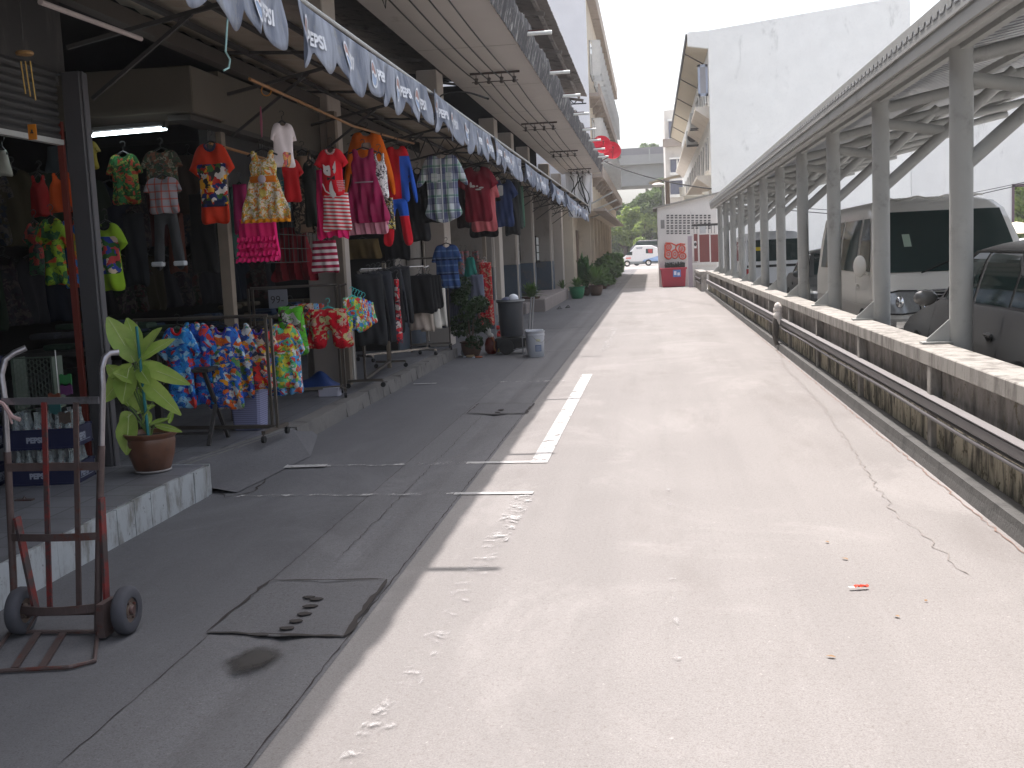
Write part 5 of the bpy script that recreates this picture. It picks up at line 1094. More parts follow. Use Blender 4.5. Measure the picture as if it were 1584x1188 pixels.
# --- racks
pipe2=mat('rack_tube',(.10,.085,.07),.4,.3,6,metal=.4,spec=.5);rubber=mat('black_rubber',(.02,.02,.02),.7)
def rack(nm,lab,pa,pb,z0,h,foot=.24,m=pipe2,thk=.022,two=True):
    pa=np.array(pa,float);pb=np.array(pb,float);t=thing(nm,lab,'clothes rack',(*((pa+pb)/2),z0));c=(pa+pb)/2
    d=(pb-pa)/np.linalg.norm(pb-pa);nrm=np.array((-d[1],d[0]))
    for p in(pa,pb):
        p=p-c;b=MB()
        for s in((-1,1) if two else (0,)):
            q=p+d*s*.022;b.bar((*q,.09),(*q,h),thk,thk)
        b.build('upright',m,t,local=True)
        b=MB();b.bar((*(p-nrm*foot),.085),(*(p+nrm*foot),.085),.032,.03);o=b.build('foot',m,t,local=True)
        for s in(-1,1):
            q=p+nrm*foot*s;b=MB();b.cyl((q[0]-.013*d[0],q[1]-.013*d[1],.03),(q[0]+.013*d[0],q[1]+.013*d[1],.03),.029,n=14);b.build('caster',rubber,o,local=True,smooth=True)
            b=MB();b.bar((*q,.035),(*q,.085),.012);b.build('caster_fork',m,o,local=True)
    pa=pa-c;pb=pb-c
    b=MB();b.tube([(*pa,h),(*pb,h)],.014,8);b.tube([(*pa,h*.98-.0),(*(pa-d*.1),h)],.012,6);b.build('rail',m,t,local=True)
    b=MB();b.bar((*pa,.10),(*pb,.10),.03);b.build('base_bar',m,t,local=True)
    return t
zf_=.143
f=lambda px,py:G(px,py,zf_)[:2]
rack('clothes_rack','low wheeled brown metal rack carrying the printed childrens T-shirts',f(427,678),(-4.35,8.9),zf_,1.02)
rack('clothes_rack','wheeled metal rack carrying the wide red shorts',f(532,612),(-4.2,11.3),zf_,1.20)
rack('clothes_rack','wheeled metal rack with curved feet carrying the dark jackets',f(566,600),(f(566,600)[0]-.25,14.6),zf_,1.32,foot=.2,two=False)
rack('clothes_rack','wheeled chrome rack carrying the black and cream skirts',f(662,549),(f(662,549)[0]-.75,15.6),zf_,1.33,foot=.2,two=False,m=mat('chrome',(.45,.42,.38),.25,.1,4,metal=.8))
rack('clothes_rack','plain metal rack at the far end of the platform by the leafy plant',f(697,540),(f(697,540)[0]-.6,17.2),zf_,1.45,foot=.18,two=False)
# hanging rails
for (a,c,lab) in ((tuple(XP(386,122,-2.95)),tuple(XP(640,222,-2.95)),'long orange painted bamboo rail holding the upper row of clothes'),((-3.6,9.0,2.60),(-3.6,12.5,2.60),'dark rail behind the orange one')):
    b=MB();b.tube([a,((a[0]+c[0])/2,(a[1]+c[1])/2,a[2]-.03),c],.013,8);tag(b.build('hanging_rail',mat('orange_bamboo',(.25,.12,.04),.6,.3,5) if 'orange' in lab else dkm,smooth=True),lab,'rail')
b=MB();p=XP(412,140,-3.3);b.tube([tuple(p+np.array((.045*math.cos(a),0,.045*math.sin(a)))) for a in np.linspace(0,6.28,16)],.006,6);tag(b.build('curtain_ring',mat('orange_ring',(.45,.18,.03),.5)),'orange ring hanging on the upper rail','ring')
b=MB();b.tube([XP(403,165,-3.4),XP(404,190,-3.4),XP(405,212,-3.4)],[.006,.012,.006],6);tag(b.build('ribbon',mat('pink_ribbon',(.35,.08,.14),.6)),'thin pink ribbon dangling above the flowered dress','ribbon')
# wire grid panel behind the cat shirt
t=thing('wire_grid','dark wire grid panel behind the leopard dress','grid panel',(-3.68,11.5,1.6));b=MB()
for k in range(17): b.bar((-3.68,10.4+.14*k,1.6),(-3.68,10.4+.14*k,2.75),.007)
for k in range(9): b.bar((-3.68,10.4,1.6+.14*k),(-3.68,12.64,1.6+.14*k),.007)
b.build('mesh',dkm,t)
# tables of folded clothes inside
for i,(y0_,y1_,lab) in enumerate(((9.9,12.3,'dark table heaped with folded clothes in the second shop'),(13,16.6,'dark table heaped with folded clothes in the third shop'))):
    t=thing('display_table',lab,'table',(-5,(y0_+y1_)/2,.14));b=MB();b.box(-6.2,-4.6,y0_,y1_,.8,.84);b.build('tabletop',dkm,t)
    for x in(-6.1,-4.7):
        for y in(y0_+.1,y1_-.1): b=MB();b.box(x-.03,x+.03,y-.03,y+.03,.143,.8);b.build('leg',dkm,t)
    r=random.Random(i)
    for k in range(26):
        x=r.uniform(-6,-4.75);y=r.uniform(y0_+.15,y1_-.15);z=.84+.06*r.randint(0,3);cc=r.choice([(.05,.05,.06),(.1,.03,.03),(.03,.05,.09),(.12,.1,.07),(.04,.07,.05)])
        b=MB();b.box(x-.14,x+.14,y-.11,y+.11,z,z+.055);o=tag(b.build('folded_garment',plain('fold_%d_%d'%(i,k%5),cc),bevel=.018),'dim folded garment lying in the heap on the table inside the %s shop'%('second','third')[i],'garment','folded garments on the %s table'%('second','third')[i])
# glowing pane patterned as leaves, for the bright opening seen through the shop
c=XP(412,413,-8.9);t=thing('rear_window','small pane glowing in a leaf pattern, in place of a bright opening at the back of the second shop','window',(-8.98,c[1],c[2]-.2))
y=float(c[1]);z=float(c[2])
b=MB();b.box(-8.99,-8.96,y-.36,y+.36,z-.2,z+.22);b.build('glowing_pane',emis('leaf_view',(.55,.70,.18),.0),t)
g_=busy('leafy_glow_pane',[(.20,.30,.05),(.6,.65,.35),(.1,.16,.03),(.4,.5,.15)],16);g_.node_tree.nodes['Principled BSDF'].inputs['Emission Strength'].default_value=.75
pn=g_.node_tree.nodes['Principled BSDF'];g_.node_tree.links.new(pn.inputs['Base Color'].links[0].from_socket,pn.inputs['Emission Color'])
kids(t)[0].data.materials[0]=g_
b=MB();b.box(-8.96,-8.93,y-.12,y-.09,z-.2,z+.22);b.box(-8.96,-8.93,y-.4,y-.36,z-.24,z+.26);b.box(-8.96,-8.93,y+.36,y+.4,z-.24,z+.26);b.build('frame',dkm,t)
# fluorescent lamps
tube_e=emis('lit_tube',(.80,.93,1.),5.0)
def lamp(pa,pb,Y,lab):
    a=YP(*pa,Y);c=YP(*pb,Y);t=thing('fluorescent_lamp',lab,'lamp',(a+c)/2);b=MB();b.tube([a,c],.017,10);b.build('tube',tube_e,t,smooth=True)
    b=MB();b.bar(a+np.array((0,.02,.045)),c+np.array((0,.02,.045)),.05,.035);b.bar(a+np.array((0,0,.02)),a+np.array((.03,0,.02)),.04);b.bar(c+np.array((0,0,.02)),c+np.array((-.03,0,.02)),.04);b.build('batten',dkm,t)
lamp((140,209),(257,198.5),8.8,'lit fluorescent tube lamp under the cross beam of the second shop')
lamp((8,203),(70,217),7.9,'lit fluorescent tube lamp inside the nearest shop, partly hidden by the shutter')
b=MB();a=XP(62,3,-3.2);c=XP(218,60,-3.2);b.tube([a,c],.016,8);tag(b.build('unlit_tube',mat('dull_tube',(.42,.36,.34),.4)),'unlit fluorescent tube lying along the awning underside','lamp')
# wind chime and tag
c=YP(38,82,5.4);t=thing('wind_chime','yellow bamboo wind chime hanging from the awning above the shutter','wind chime',c);yb_=mat('bamboo_yellow',(.40,.25,.06),.5)
b=MB();b.lathe([(.001,.012),(.04,.008),(.045,0),(.04,-.01),(.001,-.012)],n=14);b.build('disc',mat('chime_disc',(.22,.12,.04),.6),t,local=True)
for i,(x,z1) in enumerate(((-.024,-.20),(.0,-.215),(.026,-.235))): b=MB();b.cyl((x,0,-.04),(x+.01,0,z1),.0035,n=8);b.build('tube',yb_,t,local=True)
b=MB();b.tube([(0,0,.0),(0,0,.6)],.003,5);b.build('string',dkm,t,local=True)
c=YP(49,192,5.9);t=thing('number_tag','small orange tag with a dark mark hanging below the shutter','tag',c);b=MB();b.box(-.026,.026,-.003,.003,-.085,0);b.build('card',mat('orange_tag',(.50,.17,.01),.6),t,local=True,bevel=.003)
b=MB();b.box(-.004,.004,-.006,-.003,-.05,-.03);b.box(-.011,.008,-.006,-.003,-.05,-.045);b.build('mark',dkm,t,local=True)
b=MB();b.tube([(0,0,0),(0,0,.12)],.002,4);b.build('string',dkm,t,local=True)
# baskets, boxes
c=G(388,664,zf_);t=thing('laundry_basket','lilac grey woven plastic basket under the low rack','basket',c);b=MB()
lil=NT('lilac_weave');lil.set(.6);v=lil.co();x=lil.xyz(v);lil.base(lil.mix(lil.math('LESS_THAN',lil.math('FRACT',lil.math('MULTIPLY',x[2],55)),.35),(.26,.27,.42),(.14,.14,.24)));lil=lil.m
b.hexa([(-.12,-.10,0),(.12,-.10,0),(.12,.12,0),(-.12,.12,0)],[(-.14,-.12,.36),(.14,-.12,.36),(.14,.14,.36),(-.14,.14,.36)]);b.build('body',lil,t,local=True,bevel=.02)
b=MB();b.box(-.15,.15,-.13,.15,.345,.375);b.build('rim',plain('lilac_rim',(.30,.31,.45)),t,local=True,bevel=.01)
c=G(497,598,zf_);t=thing('cardboard_box','large upright whitish cardboard sheet box below the red shorts','box',(c[0],c[1]+.35,zf_));b=MB();b.box(-.26,.26,0,.3,0,.62);b.build('box',mat('dull_card',(.30,.27,.24),.8,.15,3,dirt=(.2,.18,.16)),t,local=True,bevel=.006)
b=MB();b.box(.262,.31,.0,.05,0,.66);b.build('edge_strip',mat('strip_white',(.48,.46,.42),.7),t,local=True)
c=G(510,606,zf_+.05);t=thing('tray','small white tray box on the platform below the red shorts','tray',(c[0],c[1],zf_));b=MB();b.box(-.11,.11,-.06,.08,0,.095);b.build('box',mat('tray_white',(.48,.47,.55),.6),t,local=True,bevel=.008);b=MB();b.box(-.115,.115,-.065,.085,.085,.1);b.build('rim',mat('tray_white',(.48,.47,.55),.6),t,local=True)
c=G(478,606,zf_);b=MB();r=random.Random(8);b.grid(lambda u,v:(c[0]-.22+.5*u,c[1]+.02+.5*v,zf_+.01+.17*math.sin(math.pi*u)**.7*math.sin(math.pi*min(1,v*1.1+.02))**.6*(1+.2*math.sin(u*9+v*5))),24,18);tag(b.build('plastic_sheet',mat('blue_plastic',(.02,.055,.20),.45,.3,8,bump=.2)),'crumpled dark blue plastic bundle on the platform beside the white box','sheet')
# price board
c=YP(430,463,11.0);t=thing('price_board','small grey cardboard price sign above the printed shorts','sign',c);b=MB();b.box(-.10,.10,0,.008,-.09,.10);b.build('board',mat('sign_grey',(.22,.23,.26),.8),t,local=True)
v_,f_=text_mesh('99฿'[:2]+'-',.11);b=MB();b.add([(-.08+x*1.0,-.004,-.04+y) for x,y,_ in v_],f_);b.build('lettering',dkm,t,local=True)
# folding table under the low rack
t=thing('folding_table','dark folding table under the printed T-shirts','table',(-4.0,8.6,zf_));b=MB();b.box(-.45,.45,-.12,.35,.60,.63);b.build('tabletop',dkm,t,local=True)
for x in(-.4,.4):
    b=MB();b.bar((x,-.1,.0),(x,.3,.60),.028);b.build('leg',dkm,t,local=True);b=MB();b.bar((x,.33,.0),(x,-.08,.60),.028);b.build('leg',dkm,t,local=True)
b=MB();b.bar((-.4,-.06,.1),(.4,-.06,.1),.02);b.build('stretcher',dkm,t,local=True)
# ================================================================ HAND TRUCK
rust=mat('rusty_steel',(.10,.07,.065),.55,.5,14,metal=.4,spec=.5,dirt=(.12,.04,.03),dsc=6,dth=(.54,.66))
redp=mat('worn_red_paint',(.17,.022,.02),.5,.3,10,dirt=(.05,.038,.038),dsc=7,dth=(.42,.56))
chr_=mat('worn_chrome',(.32,.31,.33),.3,.3,8,metal=.8,dirt=(.14,.12,.12),dsc=5)
Yt=4.42
t=thing('hand_truck','rusty red and grey two wheeled hand truck standing upright at the platform edge','hand truck',(-2.66,Yt,0))
def yq(px,py,Y=Yt): return tuple(YP(px,py,Y))
bR=yq(152,984);bL=yq(26,990)
for (P,H_) in (((bR,yq(152,800),yq(154,690),yq(155,600)),[(157,570),(162,553),(170,546),(184,545)]),((bL,yq(14,800),yq(8,700),yq(3,620)),[(2,580),(8,556),(22,546),(40,538)])):
    pts=[(p[0],p[1]+.02*(p[2]),max(.015,p[2])) for p in P]+[(*yq(a,b,Yt+.03+.02*i),)for i,(a,b) in enumerate(H_)]
    b=MB();b.tube(pts[:3],.016,10);b.build('upright',rust,t,smooth=True)
    b=MB();b.tube(pts[2:],.0135,10);b.build('handle',chr_,t,smooth=True)
def hb(y0,xa=None,w=.035,m=rust,bow=0,dy=0,nm='cross_bar'):
    a=np.array(yq(np.interp(y0,[620,700,800,990],[3,8,14,26]),y0+1));c=np.array(yq(153,y0-1));a[1]+=dy;c[1]+=dy
    b=MB();n=10;pts=[a*(1-u)+c*u+np.array((0,bow*4*u*(1-u),0)) for u in np.linspace(0,1,n)]
    for p,q in zip(pts[:-1],pts[1:]): b.bar(p,q,.008,w)
    b.build(nm,m,t)
hb(620,w=.03,m=chr_);hb(722,w=.035);hb(830,w=.032,bow=-.02);hb(940,w=.035,bow=-.05);hb(949,w=.02,m=redp,dy=.03)
for (xa,xb,m) in ((70,80,redp),(119,125,rust)):
    b=MB();b.bar(np.array(yq(xa,622))+np.array((0,-.01,0)),np.array(yq(xb,940))+np.array((0,-.015,0)),.022,.010,up=(0,1,0));b.build('slat',m,t)
# struts to axle, axle, wheels
wr=G(197,986);wl=G(34,980)
ax_z=.105;ay=float(wr[1])+.05
cr=YP(196,946,ay);cl=YP(34,950,ay+.0)
for (a,c) in ((yq(26,800),cl+np.array((.07,0,0))),(yq(157,770),cr+np.array((-.09,0,0)))):
    b=MB();b.bar(a,tuple(c),.042,.012);b.build('strut',redp,t)
    b=MB();b.bar(tuple(c),(a[0],Yt,.02),.03,.01);b.build('lower_strut',rust,t)
b=MB();b.cyl(tuple(cl),tuple(cr),.011,n=10);b.build('axle',rust,t)
tyre=mat('worn_tyre',(.065,.065,.075),.8,.3,9);hubm=mat('rusty_hub',(.16,.12,.095),.6,.4,18,metal=.3)
for c in(cl,cr):
    w=MB();q=(c[0],c[1],.105);w.lathe([(.055,-.026),(.088,-.030),(.101,-.022),(.105,-.008),(.105,.008),(.101,.022),(.088,.030),(.055,.026),(.055,-.026)],q,32,axis='x');o=w.build('wheel',tyre,t,smooth=True)
    w=MB();w.lathe([(.001,-.02),(.03,-.02),(.034,-.012),(.056,-.016),(.060,-.024),(.060,.024),(.056,.016),(.034,.012),(.03,.02),(.001,.02)],q,24,axis='x');w.build('rim',hubm,o,smooth=True)
    w=MB();w.lathe([(.001,-.034),(.017,-.034),(.02,-.03),(.02,.03),(.017,.034),(.001,.034)],q,12,axis='x')
    w.build('hub',rust,o,smooth=True)
    for k in range(4):
        w=MB();a=k*math.pi/2+.5;w.cyl((q[0]-.025,q[1]+.04*math.cos(a),q[2]+.04*math.sin(a)),(q[0]+.025,q[1]+.04*math.cos(a),q[2]+.04*math.sin(a)),.006,n=6);w.build('bolt',rust,o)
b=MB();b.box(cr[0]-.085,cr[0]-.055,ay-.1,ay+.02,.015,.16);b.build('foot_bracket',rust,t)
# nose plate frame
nl=(bL[0]-.03,bL[1],.012);nr=(bR[0],bR[1],.012);fl=tuple(G(-25,1034,.012));fr=tuple(G(120,1031,.012))
b=MB();b.tube([nl,fl,(fl[0]+.06,fl[1]-.03,.012),(fr[0]-.03,fr[1]-.008,.012),(fr[0]+.04,fr[1]+.06,.012),nr],.009,8);b.bar(nl,nr,.03,.008);b.build('nose_frame',rust,t,smooth=False)
for u in(.33,.62):
    a=np.array(nl)*(1-u)+np.array(nr)*u;c=np.array(fl)*(1-u)+np.array(fr)*u;b=MB();b.bar(a,c,.03,.006);b.build('nose_slat',rust,t)
c=yq(6,622);b=MB();b.tube([(c[0]-.02,c[1]-.02,c[2]+.01),(c[0]+.015,c[1]-.03,c[2]-.005),(c[0]+.05,c[1]-.03,c[2]-.06),(c[0]+.085,c[1]-.03,c[2]-.075)],.009,6);b.tube([(c[0]+.03,c[1]-.03,c[2]-.03),(c[0]+.05,c[1]-.035,c[2]-.09)],.005,5);b.build('tied_cord',plain('dull_pink_cord',(.40,.27,.26)),t,smooth=True)
# ================================================================ POTTED PLANTS
def leafblade(b,base,tip,w,up=(0,0,1),droop=.1,mi=0,fold=.12,n=7):
    """a broad leaf with a folded midrib and pointed tip"""
    base=Vector(base);tip=Vector(tip);L=(tip-base).length;d=(tip-base).normalized();u=Vector(up);s=d.cross(u)
    if s.length<.05: s=d.cross(Vector((1,0,0)))
    s.normalize();nn=s.cross(d);vs=[];fs=[]
    for i in range(n+1):
        t=i/n;ww=w*(math.sin(math.pi*min(1,t*.93+.05))**.75)*(1-.25*t);c=base+d*(L*t)-Vector((0,0,1))*(droop*L*t*t)+nn*(0.02*math.sin(t*5)*L)
        for k,q in enumerate((-1,-.5,0,.5,1)):
            vs.append(c+s*(q*ww/2)+nn*(fold*abs(q)*ww-.02*ww*math.sin(t*14+k)))
        if i:
            a=5*i-5
            for k in range(4): fs.append((a+k,a+k+1,a+k+6,a+k+5))
    b.add(vs,fs,mi)
def potp(r,h): return [(r*.62,0),(r*.72,h*.06),(r*.93,h*.45),(r,h*.78),(r*.97,h*.86),(r*1.1,h*.95),(r*1.1,h),(r*.95,h),(r*.9,h*.9),(.001,h*.88)]
limeT=NT('lime_leaf');limeT.set(.42,0,.4);v=limeT.co();cc_=limeT.mix(limeT.ss(limeT.noise(v,7,4),.35,.7),(.44,.56,.14),(.32,.48,.09));limeT.base(cc_);q=limeT.n('BsdfTranslucent');limeT.l(cc_,q.inputs[0]);m=limeT.n('MixShader');m.inputs[0].default_value=.35;limeT.l(limeT.p.outputs[0],m.inputs[1]);limeT.l(q.outputs[0],m.inputs[2]);limeT.l(m.outputs[0],limeT.out.inputs[0]);lime=limeT.m
pc=G(237,729,.215);YPP=float(pc[1])
t=thing('potted_plant','lime green broad leaved plant in a brown glazed pot on the near platform','potted plant',pc)
pr_=(276-197)/2*YPP/1720;ph_=float(YP(237,668,YPP)[2]-pc[2])
glz=mat('brown_glaze',(.12,.05,.028),.35,.35,5,spec=.5,dirt=(.055,.028,.02),dsc=3)
b=MB();b.lathe(potp(pr_*1.0,ph_),(0,0,0),32,wob=.02);b.build('pot',glz,t,local=True,smooth=True)
b=MB();b.lathe([(pr_*.7,0),(pr_*.78,.012),(pr_*.74,.02)],(0,0,0),28);b.build('saucer_rim',mat('pale_saucer',(.25,.23,.22),.7),t,local=True,smooth=True)
b=MB();b.lathe([(.001,ph_*.90),(pr_*.88,ph_*.885)],(0,0,.004),20);b.build('soil',mat('soil',(.03,.022,.018),.95),t,local=True)
L=lambda px,py,dy=0:tuple(YP(px,py,YPP+dy)-pc)
sp=[((208,560),(166,486),.13,0),((215,545),(196,488),.09,.1),((212,563),(249,503),.16,-.06),((214,568),(232,592),.08,-.12),((215,565),(293,590),.085,-.05),((205,565),(160,618),.12,.03),((200,570),(190,622),.13,-.1),((214,580),(279,637),.09,-.1),((200,628),(176,590),.06,.1),((205,600),(165,560),.10,.12),((200,640),(196,700),.12,-.16),((228,660),(262,645),.05,-.05),((240,658),(281,665),.035,-.1),((222,655),(236,618),.06,-.1),((262,655),(268,632),.04,.02),((212,640),(240,625),.06,.05),((208,575),(250,560),.11,.08),((213,560),(270,520),.12,.10),((208,590),(175,575),.13,-.08),((214,600),(262,612),.10,.04),((205,640),(185,655),.08,-.04),((200,600),(225,640),.08,.06),((232,655),(222,630),.05,.06)]
veins=[]
b=MB()
for i,((bx,by_),(tx,ty),w,dy) in enumerate(sp):
    veins.append((L(bx,by_,0),L(tx,ty,dy)))
    leafblade(b,L(bx,by_,0),L(tx,ty,dy),w*1.5,up=(0,-.55,1) if ty<by_ else (0,-1,.35),droop=.05,fold=.10)
o=b.build('leaves',lime,t,local=True,smooth=True)
b=MB()
for a,c in veins:
    a=Vector(a);c=Vector(c);L_=(c-a).length;b.tube([a+(c-a)*u-Vector((0,.004,.05*L_*u*u-.003)) for u in (0,.2,.4,.6,.8,.95)],[.0035,.003,.0025,.002,.0015,.001],5)
b.build('midribs',mat('pale_midrib',(.55,.62,.30),.5),o,local=True)
b=MB()
for (bx,by_),(tx,ty),w,dy in sp[:14]: b.tube([(0.0,0,ph_*.85),tuple((np.array(L(bx,by_))+np.array((0,0,ph_)))/2),L(bx,by_)],.006,5)
b.tube([(0,0,ph_*.8),L(212,565)],.014,8);b.build('stems',mat('pale_stem',(.14,.22,.07),.5),t,local=True,smooth=True)
b=MB();b.tube([(.01,-.05,ph_*.85),L(211,505,-.02)],.010,8);b.build('support_stake',mat('teal_stake',(.03,.20,.22),.5),t,local=True,smooth=True)
# leafy bush near the garbage bin
def bush(px,py,z0,top,wpx,lab,m,potm,potr,poth,n=1500,leaf=.04,seed=1,nm='potted_plant',c=None,group=None):
    c=G(px,py,z0);Y=float(c[1]);t=thing(nm,lab,'potted plant',c,group=group);H_=float(YP(px,top,Y)[2]-c[2]);wr_=wpx/2*Y/1720
    if potr: b=MB();b.lathe(potp(potr,poth),(0,0,0),24);b.build('pot',potm,t,local=True,smooth=True)
    r=random.Random(seed);cl=[]
    for k in range(14):
        u=r.random();rr=wr_*math.sin(math.pi*(.25+.6*u));a=r.uniform(0,6.28);cl.append((rr*.6*math.cos(a),rr*.6*math.sin(a),poth*.9+(H_-poth)*u*.95,wr_*.45))
    leafcloud(n,leaf,cl,seed).build('foliage',m,t,local=True)
    b=MB()
    for k in cl[:9]: b.tube([(0,0,poth*.8),(k[0]*.4,k[1]*.4,(poth+k[2])/2),k[:3]],[.012,.008,.004],5)
    b.build('stems',bark,t,local=True);return t
dkl=leafmat('leaf_dark',(.035,.065,.022),(.02,.04,.015),.25);mdl=leafmat('leaf_mid',(.11,.20,.05),(.06,.125,.035),.3)
terr=mat('dark_terracotta',(.09,.05,.035),.6,.3,5)
bush(730,551,0,432,64,'bushy dark green plant in a brown pot at the end of the low platform',dkl,terr,.17,.24,2600,.035,3)
def fronds(px,py,z0,top,wpx,lab,m,potm,potr,poth,n=26,w=.03,seed=1,arch=.5,group=None,pot='pot'):
    c=G(px,py,z0);Y=float(c[1]);t=thing('potted_plant',lab,'potted plant',c,group=group);H_=float(YP(px,top,Y)[2]-c[2]);wr_=wpx/2*Y/1720
    if potr: b=MB();b.lathe(potp(potr,poth),(0,0,0),24);b.build(pot,potm,t,local=True,smooth=True)
    r=random.Random(seed);b=MB()
    for k in range(n):
        a=r.uniform(0,6.28);u=r.uniform(.2,1);tipx=wr_*u*math.cos(a);tipy=wr_*u*math.sin(a);zt=H_*(1-.65*u*u*arch-.1*r.random())
        st=(r.uniform(-.03,.03),r.uniform(-.03,.03),poth*.85+ (H_-poth)*.15*r.random())
        leafblade(b,st,(tipx,tipy,zt),w*r.uniform(.7,1.2),up=(math.cos(a)*.3,math.sin(a)*.3,1),droop=.22*u,fold=.15,n=8)
    b.build('leaves',m,t,local=True,smooth=True);return t
fronds(822,482,0,432,60,'spiky green plant in a dark pot between the garbage bin and the pink step',mdl,terr,.24,.42,60,.075,4)
fronds(893,462,0,425,36,'green plant in a bright green pot beside the pink step',mdl,mat('green_pot',(.02,.17,.075),.45,.1),.27,.42,46,.10,5)
fronds(906,457,0,384,34,'tall upright broad leaved plant, highest of the row along the arcade',leafmat('leaf_banana',(.05,.14,.03),(.03,.09,.02),.3),terr,.2,.3,22,.36,6,arch=.25)
fronds(922,457,0,405,62,'wide arching leafy plant in a brown pot in front of the tall broad leaved one',mdl,terr,.26,.38,120,.12,7,arch=.85)
for i,(px,py,top,w) in enumerate(((938,443,400,34),(944,436,396,32),(950,429,394,26),(955,424,393,22),(932,447,412,26),(958,420,394,16))):
    bush(px,py,0,top,w,['leafy plant right behind the wide arching plant','leafy plant third from the arching plant in the row','leafy plant near the far end of the row','small leafy plant next to last in the row','low leafy plant tucked left in the row','last small leafy plant at the far end of the row'][i],mdl,terr,.22,.25,1500,.13,20+i,group='plants along the arcade')
fronds(870,448,.3,430,26,'small pale green plant standing on the pink step',leafmat('leaf_pale',(.12,.2,.06),(.08,.14,.04),.3),None,0,.02,30,.06,31)
# ================================================================ GARBAGE CART, BUCKET, SHRINE
c=G(792,548,0);Y=float(c[1])+.15;cx=float(YP(791,500,Y)[0])
t=thing('garbage_cart','round dark grey garbage can on a two wheeled trolley, full to the rim','garbage can',(cx,Y,0))
zt=float(YP(790,463,Y)[2]);zb_=float(YP(790,520,Y)[2]);rr=40/2*Y/1720
gcm=mat('bin_grey',(.045,.05,.06),.5,.2,4,spec=.4)
b=MB();b.lathe([(rr*.84,zb_),(rr*.9,zb_+.02),(rr*.99,zt-.06),(rr*1.0,zt-.05),(rr*1.09,zt-.045),(rr*1.1,zt),(rr*1.0,zt),(rr*.95,zt-.1),(.001,zt-.12)],(0,0,0),32);b.build('can',gcm,t,local=True,smooth=True)
r=random.Random(6);b=MB();b.ball((.05,0,zt+.01),.085,14,10,(1,1,.9));b.build('white_bag',mat('white_bag',(.62,.64,.68),.4,.1,10,bump=.3),t,local=True,smooth=True)
b=MB();b.ball((-.05,.02,zt-.04),.12,12,8,(1,1,.7));b.build('dark_bag',mat('blue_bag',(.10,.11,.17),.4,.2,10,bump=.3),t,local=True,smooth=True)
b=MB();b.box(-rr*1.25,rr*1.4,-.2,.2,zb_-.06,zb_-.02)
b.build('bed',mat('cart_black',(.03,.03,.03),.6),t,local=True)
b=MB();b.box(-rr*1.1,rr*1.1,-.18,.18,zb_-.18,zb_-.06);b.build('crate',mat('cart_black',(.03,.03,.03),.6),t,local=True)
cartm=mat('cart_tube',(.30,.31,.32),.4,.2,6,metal=.5)
b=MB();b.tube([(rr*1.35,-.2,.10),(rr*1.42,-.2,zb_),(rr*1.75,-.2,zt+.02),(rr*1.85,-.2,zt+.03)],.013,8);b.tube([(rr*1.42,-.2,zb_+.0),(rr*.95,-.24,zb_-.02),(rr*.95,-.24,zb_-.35+.0),(rr*1.35,-.2,.16)],.010,6);b.build('handle_frame',cartm,t,local=True,smooth=True)
b=MB();b.tube([(rr*1.35,.2,.10),(rr*1.42,.2,zb_),(rr*1.75,.2,zt+.02)],.013,8);b.tube([(-rr*1.1,-.2,zb_),(-rr*1.15,-.2,zt)],.011,6);b.tube([(-rr*.9,-.2,zb_-.3+.05),(rr*1.35,-.2,.12)],.01,6);b.build('side_frame',cartm,t,local=True,smooth=True)
b=MB();b.lathe([(rr*1.04,zt-.035),(rr*1.13,zt-.03),(rr*1.13,zt-.01),(rr*1.04,zt-.005)],(0,0,0),24);b.build('hoop',cartm,t,local=True,smooth=True)
for s in(-.2,.2):
    b=MB();b.lathe([(.04,-.02),(.10,-.024),(.12,-.012),(.12,.012),(.10,.024),(.04,.02)],(-rr*.35,s,.12),20,axis='y');o=b.build('wheel',rubber,t,local=True,smooth=True)
    b=MB();b.lathe([(.001,-.015),(.045,-.018),(.045,.018),(.001,.015)],(-rr*.35,s,.12),14,axis='y');b.build('hub',cartm,o,local=True,smooth=True)
c=G(828,553,0);t=thing('bucket','white plastic bucket with a printed label, beside the garbage cart','bucket',(c[0],c[1]+.13,0))
wp=mat('white_plastic',(.50,.52,.56),.35,.06,4,spec=.5)
b=MB();b.lathe([(.120,0),(.124,.005),(.140,.33),(.149,.335),(.149,.35),(.142,.352),(.144,.385),(.150,.39),(.150,.40),(.140,.40),(.136,.36),(.118,.02),(.001,.015)],(0,0,0),32);b.build('body',wp,t,local=True,smooth=True)
b=MB();b.grid(lambda u,v:(.1365*math.sin(.05+.75*u),-.1365*math.cos(.05+.75*u),.09+.10*v),8,2);o=b.build('label',mat('label_blue',(.10,.14,.26),.6,.5,40),t,local=True)
b=MB()
for k in range(6): b.grid(lambda u,v:(.1375*math.sin(.10+.62*u),-.1375*math.cos(.10+.62*u),.100+.014*k+.006*v),8,1)
b.build('label_lines',mat('label_pale',(.42,.45,.50),.6,.3,60),o,local=True)
b=MB();b.tube([(.144*math.sin(a),-.144*math.cos(a)-.004,.34-.11*math.sin((a+.3)/2.2*math.pi)) for a in np.linspace(-.3,1.9,14)],.0035,5);b.build('bail',mat('wire_grey',(.25,.25,.25),.4),t,local=True,smooth=True)
b=MB();b.grid(lambda u,v:(.144*math.sin(.15+.5*u),-.144*math.cos(.15+.5*u),.245+.04*v*(1-.3*u)),6,1);b.build('pale_mark',mat('faded_yellow',(.50,.50,.33),.6),t,local=True)
